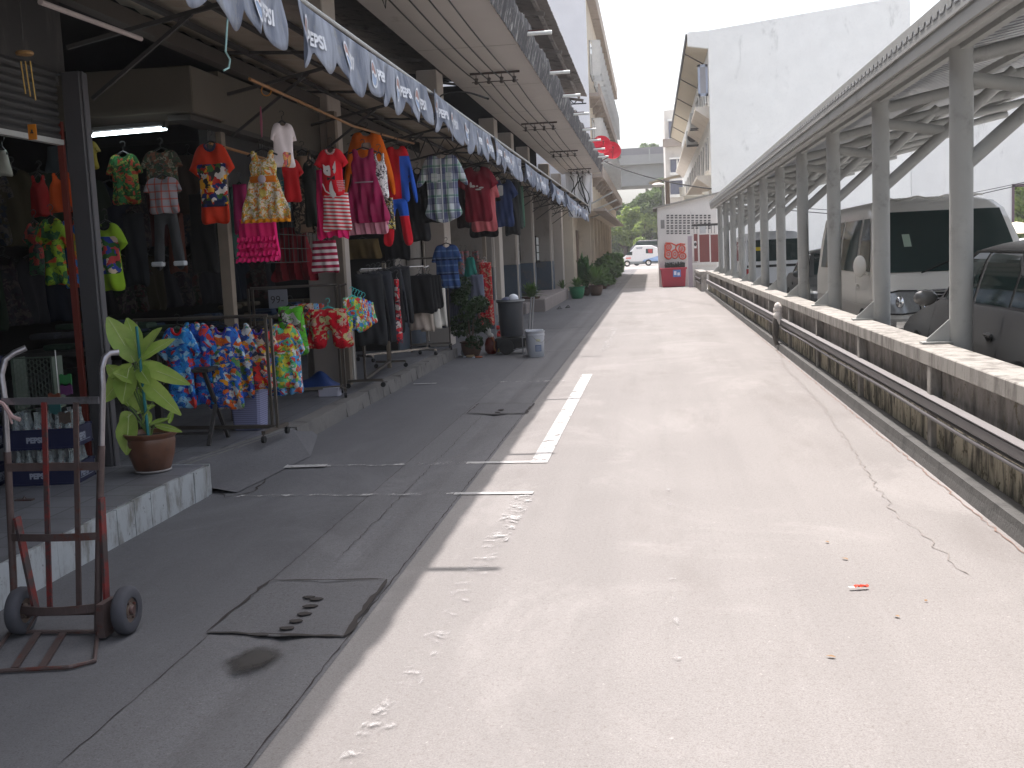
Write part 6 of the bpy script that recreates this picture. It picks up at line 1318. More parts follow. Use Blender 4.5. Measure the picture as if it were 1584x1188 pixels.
# second bucket nested behind
t=thing('bucket','second white bucket partly hidden behind the labelled one','bucket',(c[0]-.05,c[1]+.43,0));b=MB();b.lathe([(.118,0),(.138,.36),(.147,.365),(.147,.40),(.137,.40),(.116,.02),(.001,.015)],(0,0,0),28);b.build('body',wp,t,local=True,smooth=True)
b=MB();b.lathe([(.137,.375),(.151,.375),(.151,.392),(.137,.392)],(0,0,0),28);b.build('rim',wp,t,local=True,smooth=True)
# offerings beside the plant: red jar, white bottle, yellow flowers, small box
c=G(762,548,0)
t=thing('red_jar','dark red jar with a white wrapped neck and red ribbon by the garbage cart','jar',(c[0]-.03,c[1]+.12,0));b=MB();b.lathe([(.07,0),(.11,.06),(.115,.16),(.09,.24),(.05,.27),(.045,.3),(.001,.3)],(0,0,0),20);b.build('body',mat('dark_red_glaze',(.13,.02,.015),.4),t,local=True,smooth=True)
b=MB();b.ball((-.04,-.02,.36),.05,12,8,(1,1,1.5));b.ball((0,-.02,.30),.045,12,8);b.build('wrapping',mat('wrap_white',(.55,.53,.50),.6,bump=.3),t,local=True,smooth=True)
b=MB();b.tube([(.02,-.1,.28),(.07,-.12,.2),(.06,-.12,.12),(.08,-.13,.05)],.012,6);b.build('ribbon',mat('orange_ribbon',(.40,.12,.03),.6),t,local=True,smooth=True)
c2=G(768,545,0);t=thing('flower_garland','heap of small yellow flowers on the ground in front of the red jar','flowers',(c2[0],c2[1],0));b=MB();r=random.Random(3)
for k in range(26): b.ball((r.uniform(-.1,.12),r.uniform(-.05,.05),.02+r.uniform(0,.06)),.018,6,5)
b.build('flowers',mat('marigold',(.45,.32,.03),.7),t,local=True)
b=MB()
for k in range(20): leafblade(b,(r.uniform(-.1,.1),0,.0),(r.uniform(-.14,.14),r.uniform(-.06,.04),r.uniform(.02,.1)),.02)
b.build('leaves',mdl,t,local=True)
c3=G(778,530,0);t=thing('red_cloth_bundle','crumpled red cloth on the trolley side of the jar','cloth',(c3[0]-.05,c3[1]+.1,.0));b=MB()
for k in range(8): b.ball((r.uniform(-.07,.07),r.uniform(-.05,.05),.05+.045*k),.05,8,6,(1.2,1,.8))
b.build('cloth',mat('bright_red_cloth',(.42,.03,.025),.8,bump=.4),t,local=True,smooth=True)
for (px,py,m_,s_,lab,nm) in ((716,551,mat('grey_cup',(.25,.26,.28),.5),(.035,.10),'small pale cup on the ground at the foot of the leafy plant','cup'),(727,553,mat('cork',(.30,.22,.12),.8),(.07,.035),'tan flat packet on the ground in front of the brown pot','packet'),(740,554,mat('dull_orange',(.28,.08,.04),.8),(.06,.025),'dull orange packet right of the tan one','packet')):
    c=G(px,py,0);t=thing(nm,lab,nm,(c[0],c[1]+.05,0));b=MB();b.lathe([(s_[0]*.8,0),(s_[0],s_[1]*.5),(s_[0]*.9,s_[1]),(.001,s_[1])],(0,0,0),14);b.build('body',m_,t,local=True,smooth=True);b=MB();b.box(-s_[0]*1.6,-s_[0]*1.1,-.03,.03,0,.02);b.build('wrapper',wp,t,local=True,bevel=.004)
# slippers
for i,(px,py) in enumerate(((865,478),(878,476))):
    c=G(px,py,0);t=thing('slipper',['left one of a pair of dark slippers on the pavement before the step','right one of a pair of dark slippers on the pavement before the step'][i],'slipper',c,R(70));b=MB();b.prism([(.14*math.cos(a),.05*math.sin(a)*(1+.2*math.cos(a))) for a in np.linspace(0,2*math.pi,18)[:-1]],.0,.02,lambda x,y,z:(x,y,z));b.build('sole',rubber,t,local=True);b=MB();b.tube([(.02,-.05,.02),(.07,0,.07),(.02,.05,.02)],.012,6);b.build('strap',rubber,t,local=True,smooth=True)
# litter
c=G(1330,909,0.01);t=thing('litter_wrapper','tiny red and white crumpled wrapper lying on the sunlit road','litter',c,.2);t.scale=(.7,.7,.7);b=MB();b.grid(lambda u,v:(-.035+.09*u,-.015+.03*v,.004+.015*math.sin(u*7+v*4)**2),8,4);b.build('wrapper',mat('litter_red',(.65,.08,.04),.6),t,local=True);b=MB();b.grid(lambda u,v:(-.07+.04*u,-.012+.025*v,.004+.008*math.sin(u*7+v*4)**2),5,3);b.build('paper',mat('litter_white',(.7,.68,.66),.6),t,local=True)
r=random.Random(12);dl=mat('dry_leaf',(.24,.15,.08),.9)
for i in range(5):
    c=G(1340+r.uniform(-60,160),940+r.uniform(-250,150),.004)
    if c[0]>1.75: continue
    b=MB();leafblade(b,(c[0],c[1],.006),(c[0]+r.uniform(-.04,.04),c[1]+r.uniform(-.03,.03),.012),.018,n=4);tag(b.build('dry_leaf',dl),'tiny dry brown leaf lying on the sunlit road','leaf','dry leaves on the road')
c=G(38,773,.22);t=thing('floor_hook','small rusty iron plate with a ring on the near platform','floor plate',c);b=MB();b.box(-.055,.055,-.02,.02,-.004,.004);b.build('plate',rust,t,local=True);b=MB();b.tube([(-.012,0,.004),(0,0,.022),(.012,0,.004)],.003,6);b.build('ring',rust,t,local=True)
# ================================================================ DRINK CRATES AND BOTTLES
cr_blue=mat('crate_blue',(.008,.011,.045),.5,.2,5,spec=.4);letw=mat('crate_lettering',(.26,.28,.34),.6)
bg=NT('bottle_glass');bg.p.inputs['Base Color'].default_value=(.75,.82,.82,1);bg.set(.05,0,.5);bg.p.inputs['Transmission Weight'].default_value=.85;bg.p.inputs['IOR'].default_value=1.3;bg=bg.m
lbw=mat('bottle_label',(.45,.45,.50),.6);lbr=mat('bottle_label_red',(.4,.04,.05),.6)
PE=text_mesh('PEPSI',.05,bold=.003);TH=text_mesh('เป๊ปซี่'[:0] or 'iU Ju',.05,bold=.003)
def crate(c,rz,lab,letters=True):
    t=thing('bottle_crate',lab,'crate',c,rz,'drink crates in the nearest shop');w,d,h=.44,.31,.13
    b=MB();b.box(-w/2,w/2,-d/2,-d/2+.012,0,h);b.box(-w/2,w/2,d/2-.012,d/2,0,h);b.box(-w/2,-w/2+.012,-d/2+.012,d/2-.012,0,h);b.box(w/2-.012,w/2,-d/2+.012,d/2-.012,0,h);b.box(-w/2+.012,w/2-.012,-d/2+.012,d/2-.012,0,.015);b.build('box',cr_blue,t,local=True)
    b=MB()
    for s in(-1,1):
        y=s*(d/2+.004);b.box(-w/2-.006,w/2+.006,min(y,y-s*.008),max(y,y-s*.008),h-.016,h);b.box(-w/2-.006,w/2+.006,min(y,y-s*.008),max(y,y-s*.008),0,.012)
    b.build('rim',cr_blue,t,local=True)
    v_,f_=PE
    b=MB();b.add([(-.09+x*.95,-d/2-.002,.045+y*.95) for x,y,_ in v_],f_);b.build('lettering',letw,t,local=True)
    b=MB();b.add([(w/2+.002,-.10+x*1.2,.04+y*1.2) for x,y,_ in v_],f_);b.build('lettering',letw,t,local=True)
    b=MB();b.box(w/2+.001,w/2+.003,-.11,.11,.028,.032);b.build('line',letw,t,local=True)
    return t
bt=thing('glass_bottle','empty clear glass bottle with a small red, white and blue label in a blue crate','bottle',(0,0,0),group='empty bottles in the crates')
b=MB();b.lathe([(.024,0),(.028,.006),(.028,.085),(.025,.12),(.0145,.165),(.012,.205),(.0145,.21),(.0145,.222),(.010,.222)],(0,0,0),14);b.build('glass',bg,bt,local=True,smooth=True)
b=MB();b.lathe([(.0288,.05),(.0288,.078)],(0,0,0),14);b.build('label',lbw,bt,local=True,smooth=True)
b=MB();b.lathe([(.0292,.058),(.0292,.07)],(0,0,0),14);b.build('label_band',lbr,bt,local=True,smooth=True)
first=[True]
def bottles(c,rz):
    co_,si=math.cos(rz),math.sin(rz)
    for i in range(6):
        for j in range(4):
            if j in(1,2) and 0<i<5: continue
            x=-.17+.068*i;y=-.105+.07*j;p=(c[0]+x*co_-y*si,c[1]+x*si+y*co_,c[2]+.016)
            if first[0]: bt.location=p;first[0]=False
            else: dup(bt,p,random.uniform(0,6))
base=G(62,752,.215);rz=R(8)
for lv in range(2):
    c=(float(base[0]),float(base[1])+.17,.217+.235*lv);crate(c,rz,['blue drink crate on the platform floor, bottom of the right stack','blue drink crate in the middle of the right stack of crates'][lv]);bottles(c,rz)
for lv in range(4):
    c=(float(base[0])-.52,float(base[1])+.05,.217+.235*lv);crate(c,rz,['blue drink crate at the bottom of the left edge stack','blue drink crate second from the bottom at the left edge','blue drink crate third from the bottom at the left edge','blue drink crate topmost of the left edge stack'][lv])
    if lv>1: bottles(c,rz)
# wire basket panel and sweets standing on the crates
t=thing('wire_rack','green grey wire rack with a honeycomb mesh front above the bottles','wire rack',(float(base[0])-.02,float(base[1])+.2,.70))
b=MB();
gm_=mat('wire_green',(.07,.09,.07),.5)
for (a,c) in (((-.17,0),(.11,0)),((.11,0),(.11,.34)),((.11,.34),(-.17,.34)),((-.17,.34),(-.17,0))): b.bar((a[0],-.08,a[1]),(c[0],-.08,c[1]),.008)
b.build('frame',gm_,t,local=True)
b=MB();hs=.024
for i in range(12):
    for j in range(9):
        cx_=-.15+i*hs*1.0;cz_=.02+j*hs*1.6+(hs*.8 if i%2 else 0)
        if cx_>.10 or cz_>.33: continue
        b.tube([(cx_+hs*.55*math.cos(a),-.08,cz_+hs*.75*math.sin(a)) for a in np.linspace(0,2*math.pi,7)],.0016,4,caps=False)
b.build('mesh',gm_,t,local=True)
for x in(-.16,.10): b=MB();b.box(x-.004,x+.004,-.08,.06,0,.34);b.build('side',gm_,t,local=True)
t=thing('snack_packets','small bunch of coloured snack packets hanging beside the wire rack','packets',(float(base[0])+.16,float(base[1])+.05,.95))
r=random.Random(2)
for k,(cl_) in enumerate(((.03,.16,.05),(.10,.03,.10),(.16,.05,.03),(.03,.10,.10),(.08,.06,.05))):
    b=MB();x=r.uniform(-.03,.06);z=-.02-.06*k;b.grid(lambda u,v:(x-.04+.08*u,-.01*k,z-.07*v+.0+.006*math.sin(u*9)),5,4);o=b.build('packet',mat('packet%d'%k,cl_,.4),t,local=True);o.modifiers.new('t','SOLIDIFY').thickness=.01
b=MB();b.tube([(0,0,.14),(0,0,-.25)],.003,5);b.build('cord',white,t,local=True)
# ================================================================ VEHICLES
pearl=mat('pearl_paint',(.68,.66,.61),.25,.03,2,metal=.0,spec=.6);lowp=mat('beige_grey_paint',(.46,.44,.41),.35,.05,2,metal=.1,spec=.6)
silver=mat('dark_silver_paint',(.15,.15,.148),.25,.05,2,metal=.25,spec=.6);carw=mat('car_white',(.66,.67,.68),.3,.04,2,spec=.6)
glass=NT('car_glass');glass.p.inputs['Base Color'].default_value=(.012,.03,.028,1);glass.set(.04,0,.35);glass=glass.m
blk=mat('car_black',(.015,.015,.015),.5);chrm=mat('car_chrome',(.7,.7,.7),.15,.05,metal=.9);lens=mat('head_lens',(.30,.31,.31),.12,.3,30,metal=.3,spec=.8)
amber=mat('amber_lens',(.45,.15,.06),.2);redl=mat('tail_lens',(.35,.01,.015),.2,spec=.7);seat=mat('seat_grey',(.07,.07,.07),.8)
class Body:
    """slices: list of (z, yfront, yrear, halfwidth); local front towards -y"""
    def __init__(s,sl,nose=.16,tail=.07): s.sl=sl;s.nose=nose;s.tail=tail
    def at(s,z):
        S_=s.sl
        if z<=S_[0][0]: return S_[0][1:]
        for a,b in zip(S_[:-1],S_[1:]):
            if a[0]<=z<=b[0]: 
                t=(z-a[0])/max(1e-6,b[0]-a[0]);return tuple(a[i]*(1-t)+b[i]*t for i in(1,2,3))
        return S_[-1][1:]
    def front(s,x,z,e=0): yf,yr,w=s.at(z);return (x,yf+s.nose*abs(x/w)**3.2-e,z)
    def rear(s,x,z,e=0): yf,yr,w=s.at(z);return (x,yr-s.tail*abs(x/w)**4+e,z)
    def side(s,sg,y,z,e=0):
        yf,yr,w=s.at(z);f=max(0,1-(y-yf)/.5)if y<yf+.5 else 0;return (sg*(w-.0*f+e),y,z)
    def mesh(s,zs):
        m=MB();rings=[]
        for z in zs:
            yf,yr,w=s.at(z);ring=[]
            for k in range(15):
                x=w*(-1+2*k/14);ring.append((x,yf+s.nose*abs(x/w)**3.2,z))
            for k in range(1,12):
                y0=yf+s.nose;y1=yr-s.tail;ring.append((w,y0+(y1-y0)*k/12,z))
            for k in range(15):
                x=w*(1-2*k/14);ring.append((x,yr-s.tail*abs(x/w)**4,z))
            for k in range(1,12):
                y0=yf+s.nose;y1=yr-s.tail;ring.append((-w,y1+(y0-y1)*k/12,z))
            rings.append(ring)
        n=len(rings[0]);vs=[p for r in rings for p in r];fs=[]
        for i in range(len(rings)-1):
            for k in range(n): fs.append((i*n+k,i*n+(k+1)%n,(i+1)*n+(k+1)%n,(i+1)*n+k))
        # closed roof and floor as cross strips between left and right outlines
        m.add(vs,fs)
        for i,fl in((0,1),(len(rings)-1,0)):
            r=rings[i];cx=sum(p[0] for p in r)/n;cy=sum(p[1] for p in r)/n;z=r[0][2]+(.035 if not fl else 0)
            inner=[(cx+(p[0]-cx)*.6,cy+(p[1]-cy)*.8,z) for p in r];m.add(list(r)+inner+[(cx,cy,z+(.01 if not fl else 0))],[(k,(k+1)%n,n+(k+1)%n,n+k) for k in range(n)]+[(n+k,n+(k+1)%n,2*n) for k in range(n)])
        return m
    def fpatch(s,x0,x1,z0,z1,e,nu=12,nv=4,rear=False,topin=0):
        m=MB();f=s.rear if rear else s.front
        m.grid(lambda u,v:f((x0+(x1-x0)*u)*(1-topin*v),z0+(z1-z0)*v,e),nu,nv);return m
    def spoly(s,sg,poly,e,sub=1):
        m=MB();zz=[z for y,z in poly];z0,z1=min(zz),max(zz);n=16;rows=[]
        for k in range(n+1):
            z=z0+(z1-z0)*(k/n);z_=min(max(z,z0+1e-4),z1-1e-4);ys=[]
            for (a,b) in zip(poly,poly[1:]+poly[:1]):
                if (a[1]<=z_<b[1]) or (b[1]<=z_<a[1]): ys.append(a[0]+(b[0]-a[0])*(z_-a[1])/(b[1]-a[1]))
            rows.append((min(ys),max(ys),z))
        m.grid(lambda u,v:s.side(sg,rows[round(v*n)][0]*(1-u)+rows[round(v*n)][1]*u,rows[round(v*n)][2],e),6,n);return m
def wheel(t,x,y,r=.32,sg=1):
    b=MB();b.lathe([(r*.6,-.10),(r*.92,-.11),(r,-.08),(r,.08),(r*.92,.11),(r*.6,.10)],(x,y,r),28,axis='x');o=b.build('wheel',rubber,t,local=True,smooth=True)
    b=MB();b.lathe([(.001,.07*sg),(.08,.08*sg),(r*.5,.06*sg),(r*.62,.1*sg),(r*.62,-.1*sg)],(x,y,r),20,axis='x');b.build('rim',chrm,o,local=True,smooth=True)
    b=MB();b.lathe([(.001,0),(r*1.12,0)],(x+sg*.105,y,r+.02),24,axis='x');return o
def van(loc,rz,lab):
    t=thing('parked_van',lab,'van',loc,rz)
    B=Body([(.28,.10,4.62,.78),(.40,.02,4.70,.84),(.58,.0,4.72,.85),(.80,.06,4.70,.85),(1.00,.16,4.68,.85),(1.08,.24,4.66,.84),(1.50,.62,4.60,.79),(1.78,.90,4.52,.74),(1.88,1.10,4.42,.68),(1.93,1.35,4.25,.58)],.14,.06)
    B.mesh([.28,.4,.5,.58,.7,.8,.9,1.0,1.08,1.2,1.35,1.5,1.65,1.78,1.84,1.88,1.91,1.93]).build('body',pearl,t,local=True,smooth=True)
    B.fpatch(-.80,.80,.50,.57,.012,rear=False).build('bumper_strip',chrm,t,local=True)
    o=B.fpatch(-.74,.74,1.10,1.78,.010,16,6,topin=.08).build('windscreen',glass,t,local=True,smooth=True)
    for x in(-.36,.30): m=MB();m.tube([B.front(x,1.09,.025),B.front(x+.30,1.2,.03),B.front(x+.45,1.24,.03)],.008,5);m.build('wiper',blk,o,local=True)
    m=MB();m.grid(lambda u,v:B.front(-.48+.08*u,1.38+.14*v,.014),2,2);m.build('sticker',mat('pale_green_sticker',(.35,.45,.36),.5),o,local=True)
    for sg in(-1,1):
        m=B.fpatch(sg*.42,sg*.80,.66,.90,.012,8,4);h=m.build('headlight',lens,t,local=True,smooth=True)
        m=MB();m.tube([B.front(x,z,.018) for x,z in ((sg*.41,.67),(sg*.44,.9),(sg*.62,.905),(sg*.78,.87),(sg*.81,.70),(sg*.78,.655),(sg*.6,.65),(sg*.41,.67))],.009,6);m.build('headlight_surround',blk,h,local=True,smooth=True)
        B.fpatch(sg*.73,sg*.79,.68,.76,.018,3,3).build('indicator',amber,h,local=True)
        m=MB();m.ball((0,0,0),1,12,8,(.05,.045,.07));m.v=[(x+sg*.62,y+B.front(.62,.78)[1]-.012,z+.78) for x,y,z in m.v];m.build('bulb',chrm,h,local=True,smooth=True)
        # side windows
        B.spoly(sg,[(.62,1.08),(1.36,1.08),(1.36,1.72),(1.02,1.72),(.78,1.45)],.008).build('front_window',glass,t,local=True)
        B.spoly(sg,[(1.50,1.10),(2.62,1.10),(2.62,1.72),(1.50,1.72)],.008).build('side_window',glass,t,local=True)
        B.spoly(sg,[(2.78,1.12),(4.30,1.12),(4.24,1.70),(2.78,1.72)],.008).build('side_window',glass,t,local=True)
        B.spoly(sg,[(.25,.30),(4.6,.30),(4.6,.72),(.18,.72)],.006).build('lower_band',lowp,t,local=True)
        for y in(1.43,2.70):
            m=MB();m.add([B.side(sg,y-.006,z,.011) for z in(.4,1.05,1.75)]+[B.side(sg,y+.006,z,.011) for z in(.4,1.05,1.75)],[(0,1,4,3),(1,2,5,4)]);m.build('door_gap',blk,t,local=True)
        m=MB();m.box(*sorted((sg*.855,sg*.88)),1.22,1.36,.92,.96);m.build('door_handle',pearl,t,local=True,bevel=.008)
        m=MB();m.ball((sg*.95,.62,1.18),1,14,10,(.075,.05,.125));m.build('mirror',pearl,t,local=True,smooth=True)
        m=MB();m.tube([(sg*.82,.66,1.08),(sg*.93,.64,1.12)],.02,6);m.build('mirror_arm',pearl,t,local=True)
        for y in(.98,3.72):
            wheel(t,sg*.77,y,.31,sg)
            m=MB();m.prism([(y+.37*math.cos(a),.31+.37*math.sin(a)) for a in np.linspace(0,math.pi,18)],.845,.862,lambda a,z,x:(sg*x,a,z));m.build('wheel_arch',blk,t,local=True)
    g_=B.fpatch(-.36,.36,.67,.88,.010,8,4,topin=-.12);g_.build('grille',blk,t,local=True)
    for k in range(5): m=MB();m.tube([B.front(x*(1+.02*k),.69+.04*k,.022) for x in np.linspace(-.35,.35,9)],.007,5);m.build('grille_bar',chrm,t,local=True,smooth=True)
    m=MB();m.tube([B.front(x,z,.022) for x,z in((-.42,.89),(-.38,.72),(-.30,.655),(0,.64),(.30,.655),(.38,.72),(.42,.89),(.2,.90),(-.2,.90),(-.42,.89))],.012,6);m.build('grille_frame',chrm,t,local=True,smooth=True)
    B.fpatch(-.46,.46,.32,.45,.012,10,2).build('air_intake',blk,t,local=True)
    m=MB();m.grid(lambda u,v:B.front(-.18+.36*u,.49+.10*v,.03),4,1);m.build('plate_holder',mat('plate_white',(.6,.6,.58),.5),t,local=True)
    B.fpatch(-.80,.80,.40,.60,.008,14,2).build('bumper',lowp,t,local=True,smooth=True)
    B.fpatch(-.62,.62,1.15,1.72,.008,10,4,rear=True,topin=.06).build('rear_window',glass,t,local=True)
    m=MB();m.tube([(x,1.25+.2*abs(x),1.945+.02*math.cos(x*40)) for x in np.linspace(-.6,.6,12)],.012,6);m.build('roof_visor',pearl,t,local=True,smooth=True)
    return t
vf=YP(1345,360,13.2)
vn=van((3.50,13.3,0),0,'pearl white passenger van facing the camera, parked under the canopy between two columns')
vn.scale=(1.06,1.06,1.06)
def sedan(loc,rz,lab,paint,L_=4.5,kind='car'):
    t=thing('parked_car',lab,'car',loc,rz)
    B=Body([(.20,.12,L_-.1,.76),(.34,.02,L_-.02,.83),(.52,.0,L_,.85),(.66,.05,L_,.85),(.76,.22,L_-.05,.83),(.86,.62,L_-.10,.80),(.93,.98,L_-.22,.78),(.96,1.10,L_-.5,.77)],.22,.14)
    B.mesh([.2,.27,.34,.43,.52,.6,.66,.71,.76,.81,.86,.9,.93,.96]).build('body',paint,t,local=True,smooth=True)
    C_=Body([(.93,1.02,L_-.62,.75),(1.10,1.28,L_-.82,.70),(1.28,1.56,L_-1.08,.64),(1.37,1.75,L_-1.30,.59),(1.41,1.98,L_-1.5,.50)],.12,.10)
    C_.mesh([.93,1.0,1.1,1.19,1.28,1.33,1.37,1.39,1.41]).build('cabin',paint,t,local=True,smooth=True)
    C_.fpatch(-.66,.66,.96,1.345,.008,12,4,topin=.14).build('windscreen',glass,t,local=True,smooth=True)
    C_.fpatch(-.62,.62,.97,1.34,.008,12,4,rear=True,topin=.14).build('rear_window',glass,t,local=True,smooth=True)
    for sg in(-1,1):
        C_.spoly(sg,[(1.38,.97),(2.16,.97),(2.16,1.345),(1.86,1.345),(1.60,1.20)],.006).build('front_window',glass,t,local=True)
        C_.spoly(sg,[(2.24,.97),(3.05,.97),(3.05,1.22),(2.9,1.34),(2.24,1.345)],.006).build('rear_side_window',glass,t,local=True)
        C_.spoly(sg,[(3.10,.98),(3.42,.98),(3.18,1.18),(3.10,1.20)],.006).build('quarter_window',glass,t,local=True)
        m=MB();m.tube([C_.side(sg,y,z,.012) for y,z in((1.30,.955),(2.2,.96),(3.1,.96),(3.5,.965))],.010,6);m.tube([C_.side(sg,y,z,.012) for y,z in((1.34,.98),(1.6,1.22),(1.84,1.355),(2.2,1.36),(2.95,1.355),(3.2,1.2),(3.5,.975))],.008,6);m.build('window_trim',blk,t,local=True,smooth=True)
        for y in(1.22,2.20,3.12):
            m=MB();m.add([B.side(sg,y-.005,z,.005) for z in(.28,.66,.9)]+[B.side(sg,y+.005,z,.005) for z in(.28,.66,.9)],[(0,1,4,3),(1,2,5,4)]);m.build('door_gap',blk,t,local=True)
        for y in(2.02,2.94):
            m=MB();m.ball((sg*.845,y,.76),1,10,8,(.012,.085,.035));m.build('door_recess',blk,t,local=True,smooth=True)
            m=MB();m.tube([(sg*.85,y-.08,.775),(sg*.87,y,.78),(sg*.85,y+.08,.775)],.012,6);m.build('door_handle',paint,t,local=True,smooth=True)
        m=MB();m.ball((sg*.92,1.42,.98),1,12,8,(.10,.055,.07));m.build('mirror',paint,t,local=True,smooth=True)
        h=B.fpatch(sg*.50,sg*.80,.56,.70,.010,8,3).build('headlight',lens,t,local=True,smooth=True)
        B.fpatch(sg*.55,sg*.80,.60,.78,.010,6,3,rear=True).build('tail_light',redl,t,local=True,smooth=True)
        m=MB();m.add([(sg*.836,.30,.52),(sg*.842,.62,.56),(sg*.83,.62,.70),(sg*.815,.30,.66)],[(0,1,2,3)]);m.build('side_lamp',lens,t,local=True)
        for y in(.82,L_-.95):
            wheel(t,sg*.77,y,.30,sg)
            m=MB();m.prism([(y+.36*math.cos(a),.30+.36*math.sin(a)) for a in np.linspace(0,math.pi,18)],.835,.856,lambda a,z,x:(sg*x,a,z));m.build('wheel_arch',blk,t,local=True)
    B.fpatch(-.36,.36,.52,.64,.010,8,2).build('grille',blk,t,local=True)
    m=MB();m.grid(lambda u,v:B.front(-.18+.36*u,.40+.10*v,.02),3,1);m.build('plate_holder',mat('plate_white',(.6,.6,.58),.5),t,local=True)
    return t
sd=sedan((3.36,11.75,0),math.pi,'dark silver saloon car in front of the van, at the right edge of the picture',silver,4.6);sd.scale=(1.05,1.05,1.05)
sedan((3.7,20.6,0),0,'dark grey saloon car parked behind the white van, seen between the columns',mat('dark_green_paint',(.09,.10,.10),.3,metal=.4,spec=.7))
sedan((9.6,27,0),0.0,'pale blue white car beyond the van at the far right of the car park',carw)
# minibus seen from behind
def minibus(loc,rz,lab):
    t=thing('parked_minibus',lab,'minibus',loc,rz);B=Body([(.30,.0,4.6,.82),(.6,.0,4.65,.85),(1.05,.05,4.62,.85),(1.6,.3,4.55,.80),(1.85,.5,4.4,.74),(1.93,.7,4.2,.6)],.06,.05)
    B.mesh([.3,.6,.8,1.05,1.2,1.4,1.6,1.75,1.85,1.93]).build('body',carw,t,local=True,smooth=True)
    B.fpatch(-.76,.76,1.12,1.72,.01,10,4,topin=.03).build('rear_window',glass,t,local=True);B.fpatch(-.80,.80,.95,1.02,.012,10,1).build('black_strip',blk,t,local=True)
    for sg in(-1,1):
        B.fpatch(sg*.66,sg*.82,.55,.92,.012,3,3).build('tail_light',redl,t,local=True);B.spoly(sg,[(.5,1.12),(4.0,1.12),(3.8,1.7),(.6,1.7)],.008).build('side_window',glass,t,local=True)
        for y in(.8,3.8): wheel(t,sg*.76,y,.32,sg)
    B.fpatch(-.8,.8,.30,.5,.012,10,1).build('bumper',blk,t,local=True)
    m=MB();m.grid(lambda u,v:B.front(-.60+.22*u,1.42+.10*v,.014),2,1);m.build('yellow_sticker',mat('yellow_sticker',(.55,.42,.02),.5),t,local=True);return t
minibus((3.45,32,0),0,'white minibus with a dark rear window, furthest of the vehicles under the canopy')
# umbrella top at the far right
c=YP(1572,352,24);t=thing('garden_parasol','cream parasol top above the pale blue white car at the right edge','parasol',(c[0],24,0));b=MB();b.lathe([(.001,c[2]+.12),(.35,c[2]+.04),(.62,c[2]-.12),(.60,c[2]-.13),(.001,c[2]+.08)],(0,0,0),16);b.build('canopy',mat('cream_parasol',(.62,.56,.44),.8),t,local=True,smooth=True);b=MB();b.cyl((0,0,0),(0,0,c[2]+.1),.02,n=8);b.build('pole',steel,t,local=True)
# ambulance on the cross road, side on, facing left
def ambulance():
    t=thing('parked_ambulance','small white van with red and blue markings, side on across the end of the alley','van',(-.75,118,0))
    s=118/1720.;x0,x1=965,1019
    def P(px,py): v=YP(px,py,118);return (v[0]+.75,v[2])
    zb=P(990,410)[1];pts=[(963,406),(964,397),(969,392),(976,386),(983,378),(1008,377.5),(1017,381),(1018,394),(1018,405)]
    prof=[(P(a,b_)[0],P(a,b_)[1]-zb) for a,b_ in pts]
    b=MB();b.prism(prof,0,1.7,lambda a,z,y:(a,y,z+.0));b.build('body',carw,t,local=True,bevel=.05)
    def patch(ps,m,nm,y=-.012,par=t):
        b=MB();b.prism([(P(a,q)[0],P(a,q)[1]-zb) for a,q in ps],y,y+.010,lambda a,z,yy:(a,yy,z));return b.build(nm,m,par,local=True)
    patch([(967.5,393),(971,388.5),(978,387),(978,393)],glass,'front_window');patch([(999,383),(1010,383),(1010,390),(999,390)],glass,'side_window')
    patch([(1002,384),(1009,383.5),(1009,389.5),(1003,389)],redl,'red_marking',-.02);patch([(968,396.5),(976,396),(976,399),(968,399)],mat('marking_pink',(.65,.25,.22),.5),'red_lettering',-.02)
    patch([(996,400),(1018,394),(1018,404),(992,404)],mat('stripe_blue',(.25,.38,.62),.4),'blue_stripe',-.02);patch([(983,381),(994,380),(993,383),(985,383.5)],mat('marking_grey',(.3,.32,.36),.5),'grey_lettering',-.02)
    patch([(963,403),(1018,402),(1018,406),(963,406)],mat('sill_grey',(.25,.27,.27),.5),'sill',-.02)
    for px in(970,1003):
        x,z=P(px,404);b=MB();b.lathe([(.001,-.06),(.2,-.06),(.34,-.04),(.34,.12),(.001,.12)],(x,.0,.34),18,axis='y');o=b.build('wheel',rubber,t,local=True,smooth=True);b=MB();b.lathe([(.001,-.075),(.18,-.065)],(x,0,.34),12,axis='y');b.build('rim',chrm,o,local=True)
ambulance()
t=thing('parked_truck','dark roofed pickup standing behind the white van across the alley end','truck',(1,123,0));a=YP(1002,366,123);b=MB()
P=lambda px,py:(float(YP(px,py,123)[0])-1,float(YP(px,py,123)[2]))
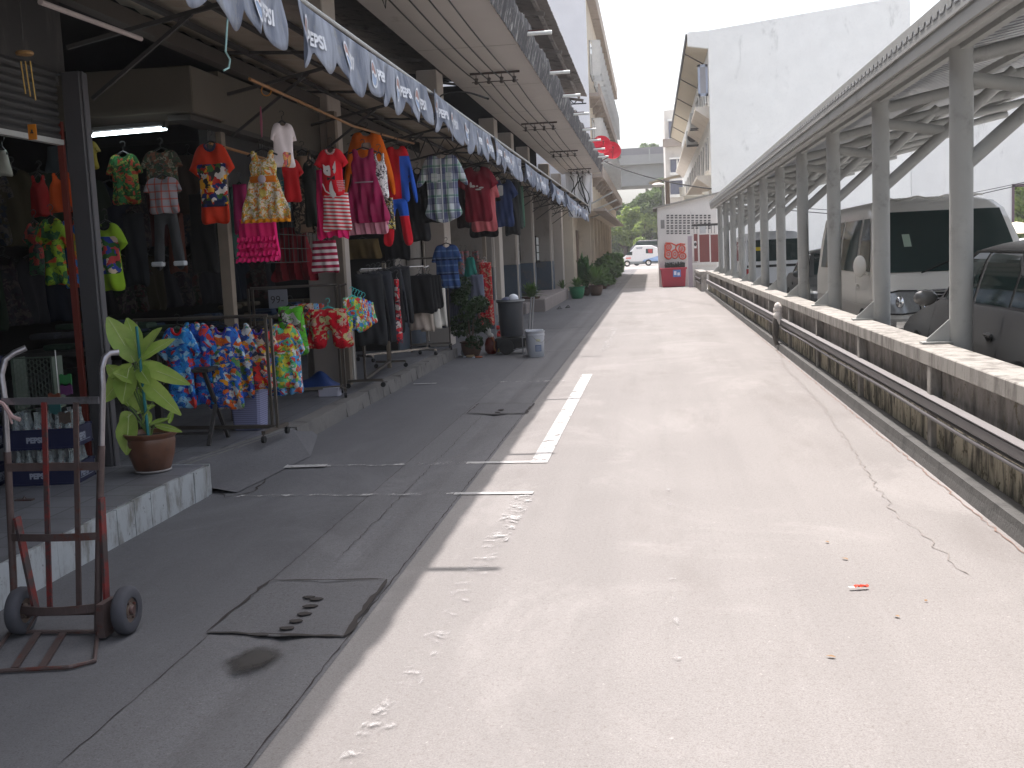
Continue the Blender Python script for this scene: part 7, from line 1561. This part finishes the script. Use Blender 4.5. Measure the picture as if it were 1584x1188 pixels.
b.prism([P(975,385),P(988,372),P(1034,370),P(1034,400),P(975,400)],0,1.9,lambda x,z,y:(x,y,z));b.build('body',mat('truck_grey',(.12,.12,.13),.5),t,local=True,bevel=.05)
b=MB();b.prism([P(985,374),P(1034,371.5),P(1034,378),P(982,380)],-.02,-.01,lambda x,z,y:(x,y,z));b.build('side_window',glass,t,local=True)
for px in(985,1025):
    x,z=P(px,404);b=MB();b.lathe([(.001,-.06),(.34,-.04),(.34,.12),(.001,.12)],(x,0,.34),16,axis='y');b.build('wheel',rubber,t,local=True)
c=G(957,408,0);t=thing('parked_car','small white car nose just showing left of the marked white van','car',(float(YP(957,390,122)[0]),122,0));b=MB()
b.prism([(-2.4,.3),(1.0,.3),(1.05,.75),(.5,.95),(.0,1.4),(-1.6,1.45),(-2.4,1.0)],0,1.6,lambda x,z,y:(x,y,z));b.build('body',carw,t,local=True,bevel=.06)
b=MB();b.prism([(-.9,.95),(.3,.95),(-.1,1.33),(-.9,1.36)],-.012,-.004,lambda x,z,y:(x,y,z));b.build('side_window',glass,t,local=True)
for x in(-1.7,.4): b=MB();b.lathe([(.001,-.05),(.3,-.04),(.3,.1),(.001,.1)],(x,0,.3),16,axis='y');b.build('wheel',rubber,t,local=True)

# ================================================================ HAZE
b=MB();b.box(-190,190,-45,340,-1.5,27);o=b.build('haze',[],origin=(0,0,-1.5))
hz=bpy.data.materials.new('haze_air');hz.use_nodes=True;t_=hz.node_tree
for n_ in list(t_.nodes):
    if n_.type!='OUTPUT_MATERIAL': t_.nodes.remove(n_)
pv_=t_.nodes.new('ShaderNodeVolumePrincipled');pv_.inputs['Color'].default_value=(.95,.97,1,1);pv_.inputs['Density'].default_value=.0007;pv_.inputs['Anisotropy'].default_value=.3
t_.links.new(pv_.outputs[0],[n_ for n_ in t_.nodes if n_.type=='OUTPUT_MATERIAL'][0].inputs['Volume']);o.data.materials.append(hz);o['kind']='stuff';o['label']='pale sunlit haze filling the air of the alley and beyond';o['category']='haze'
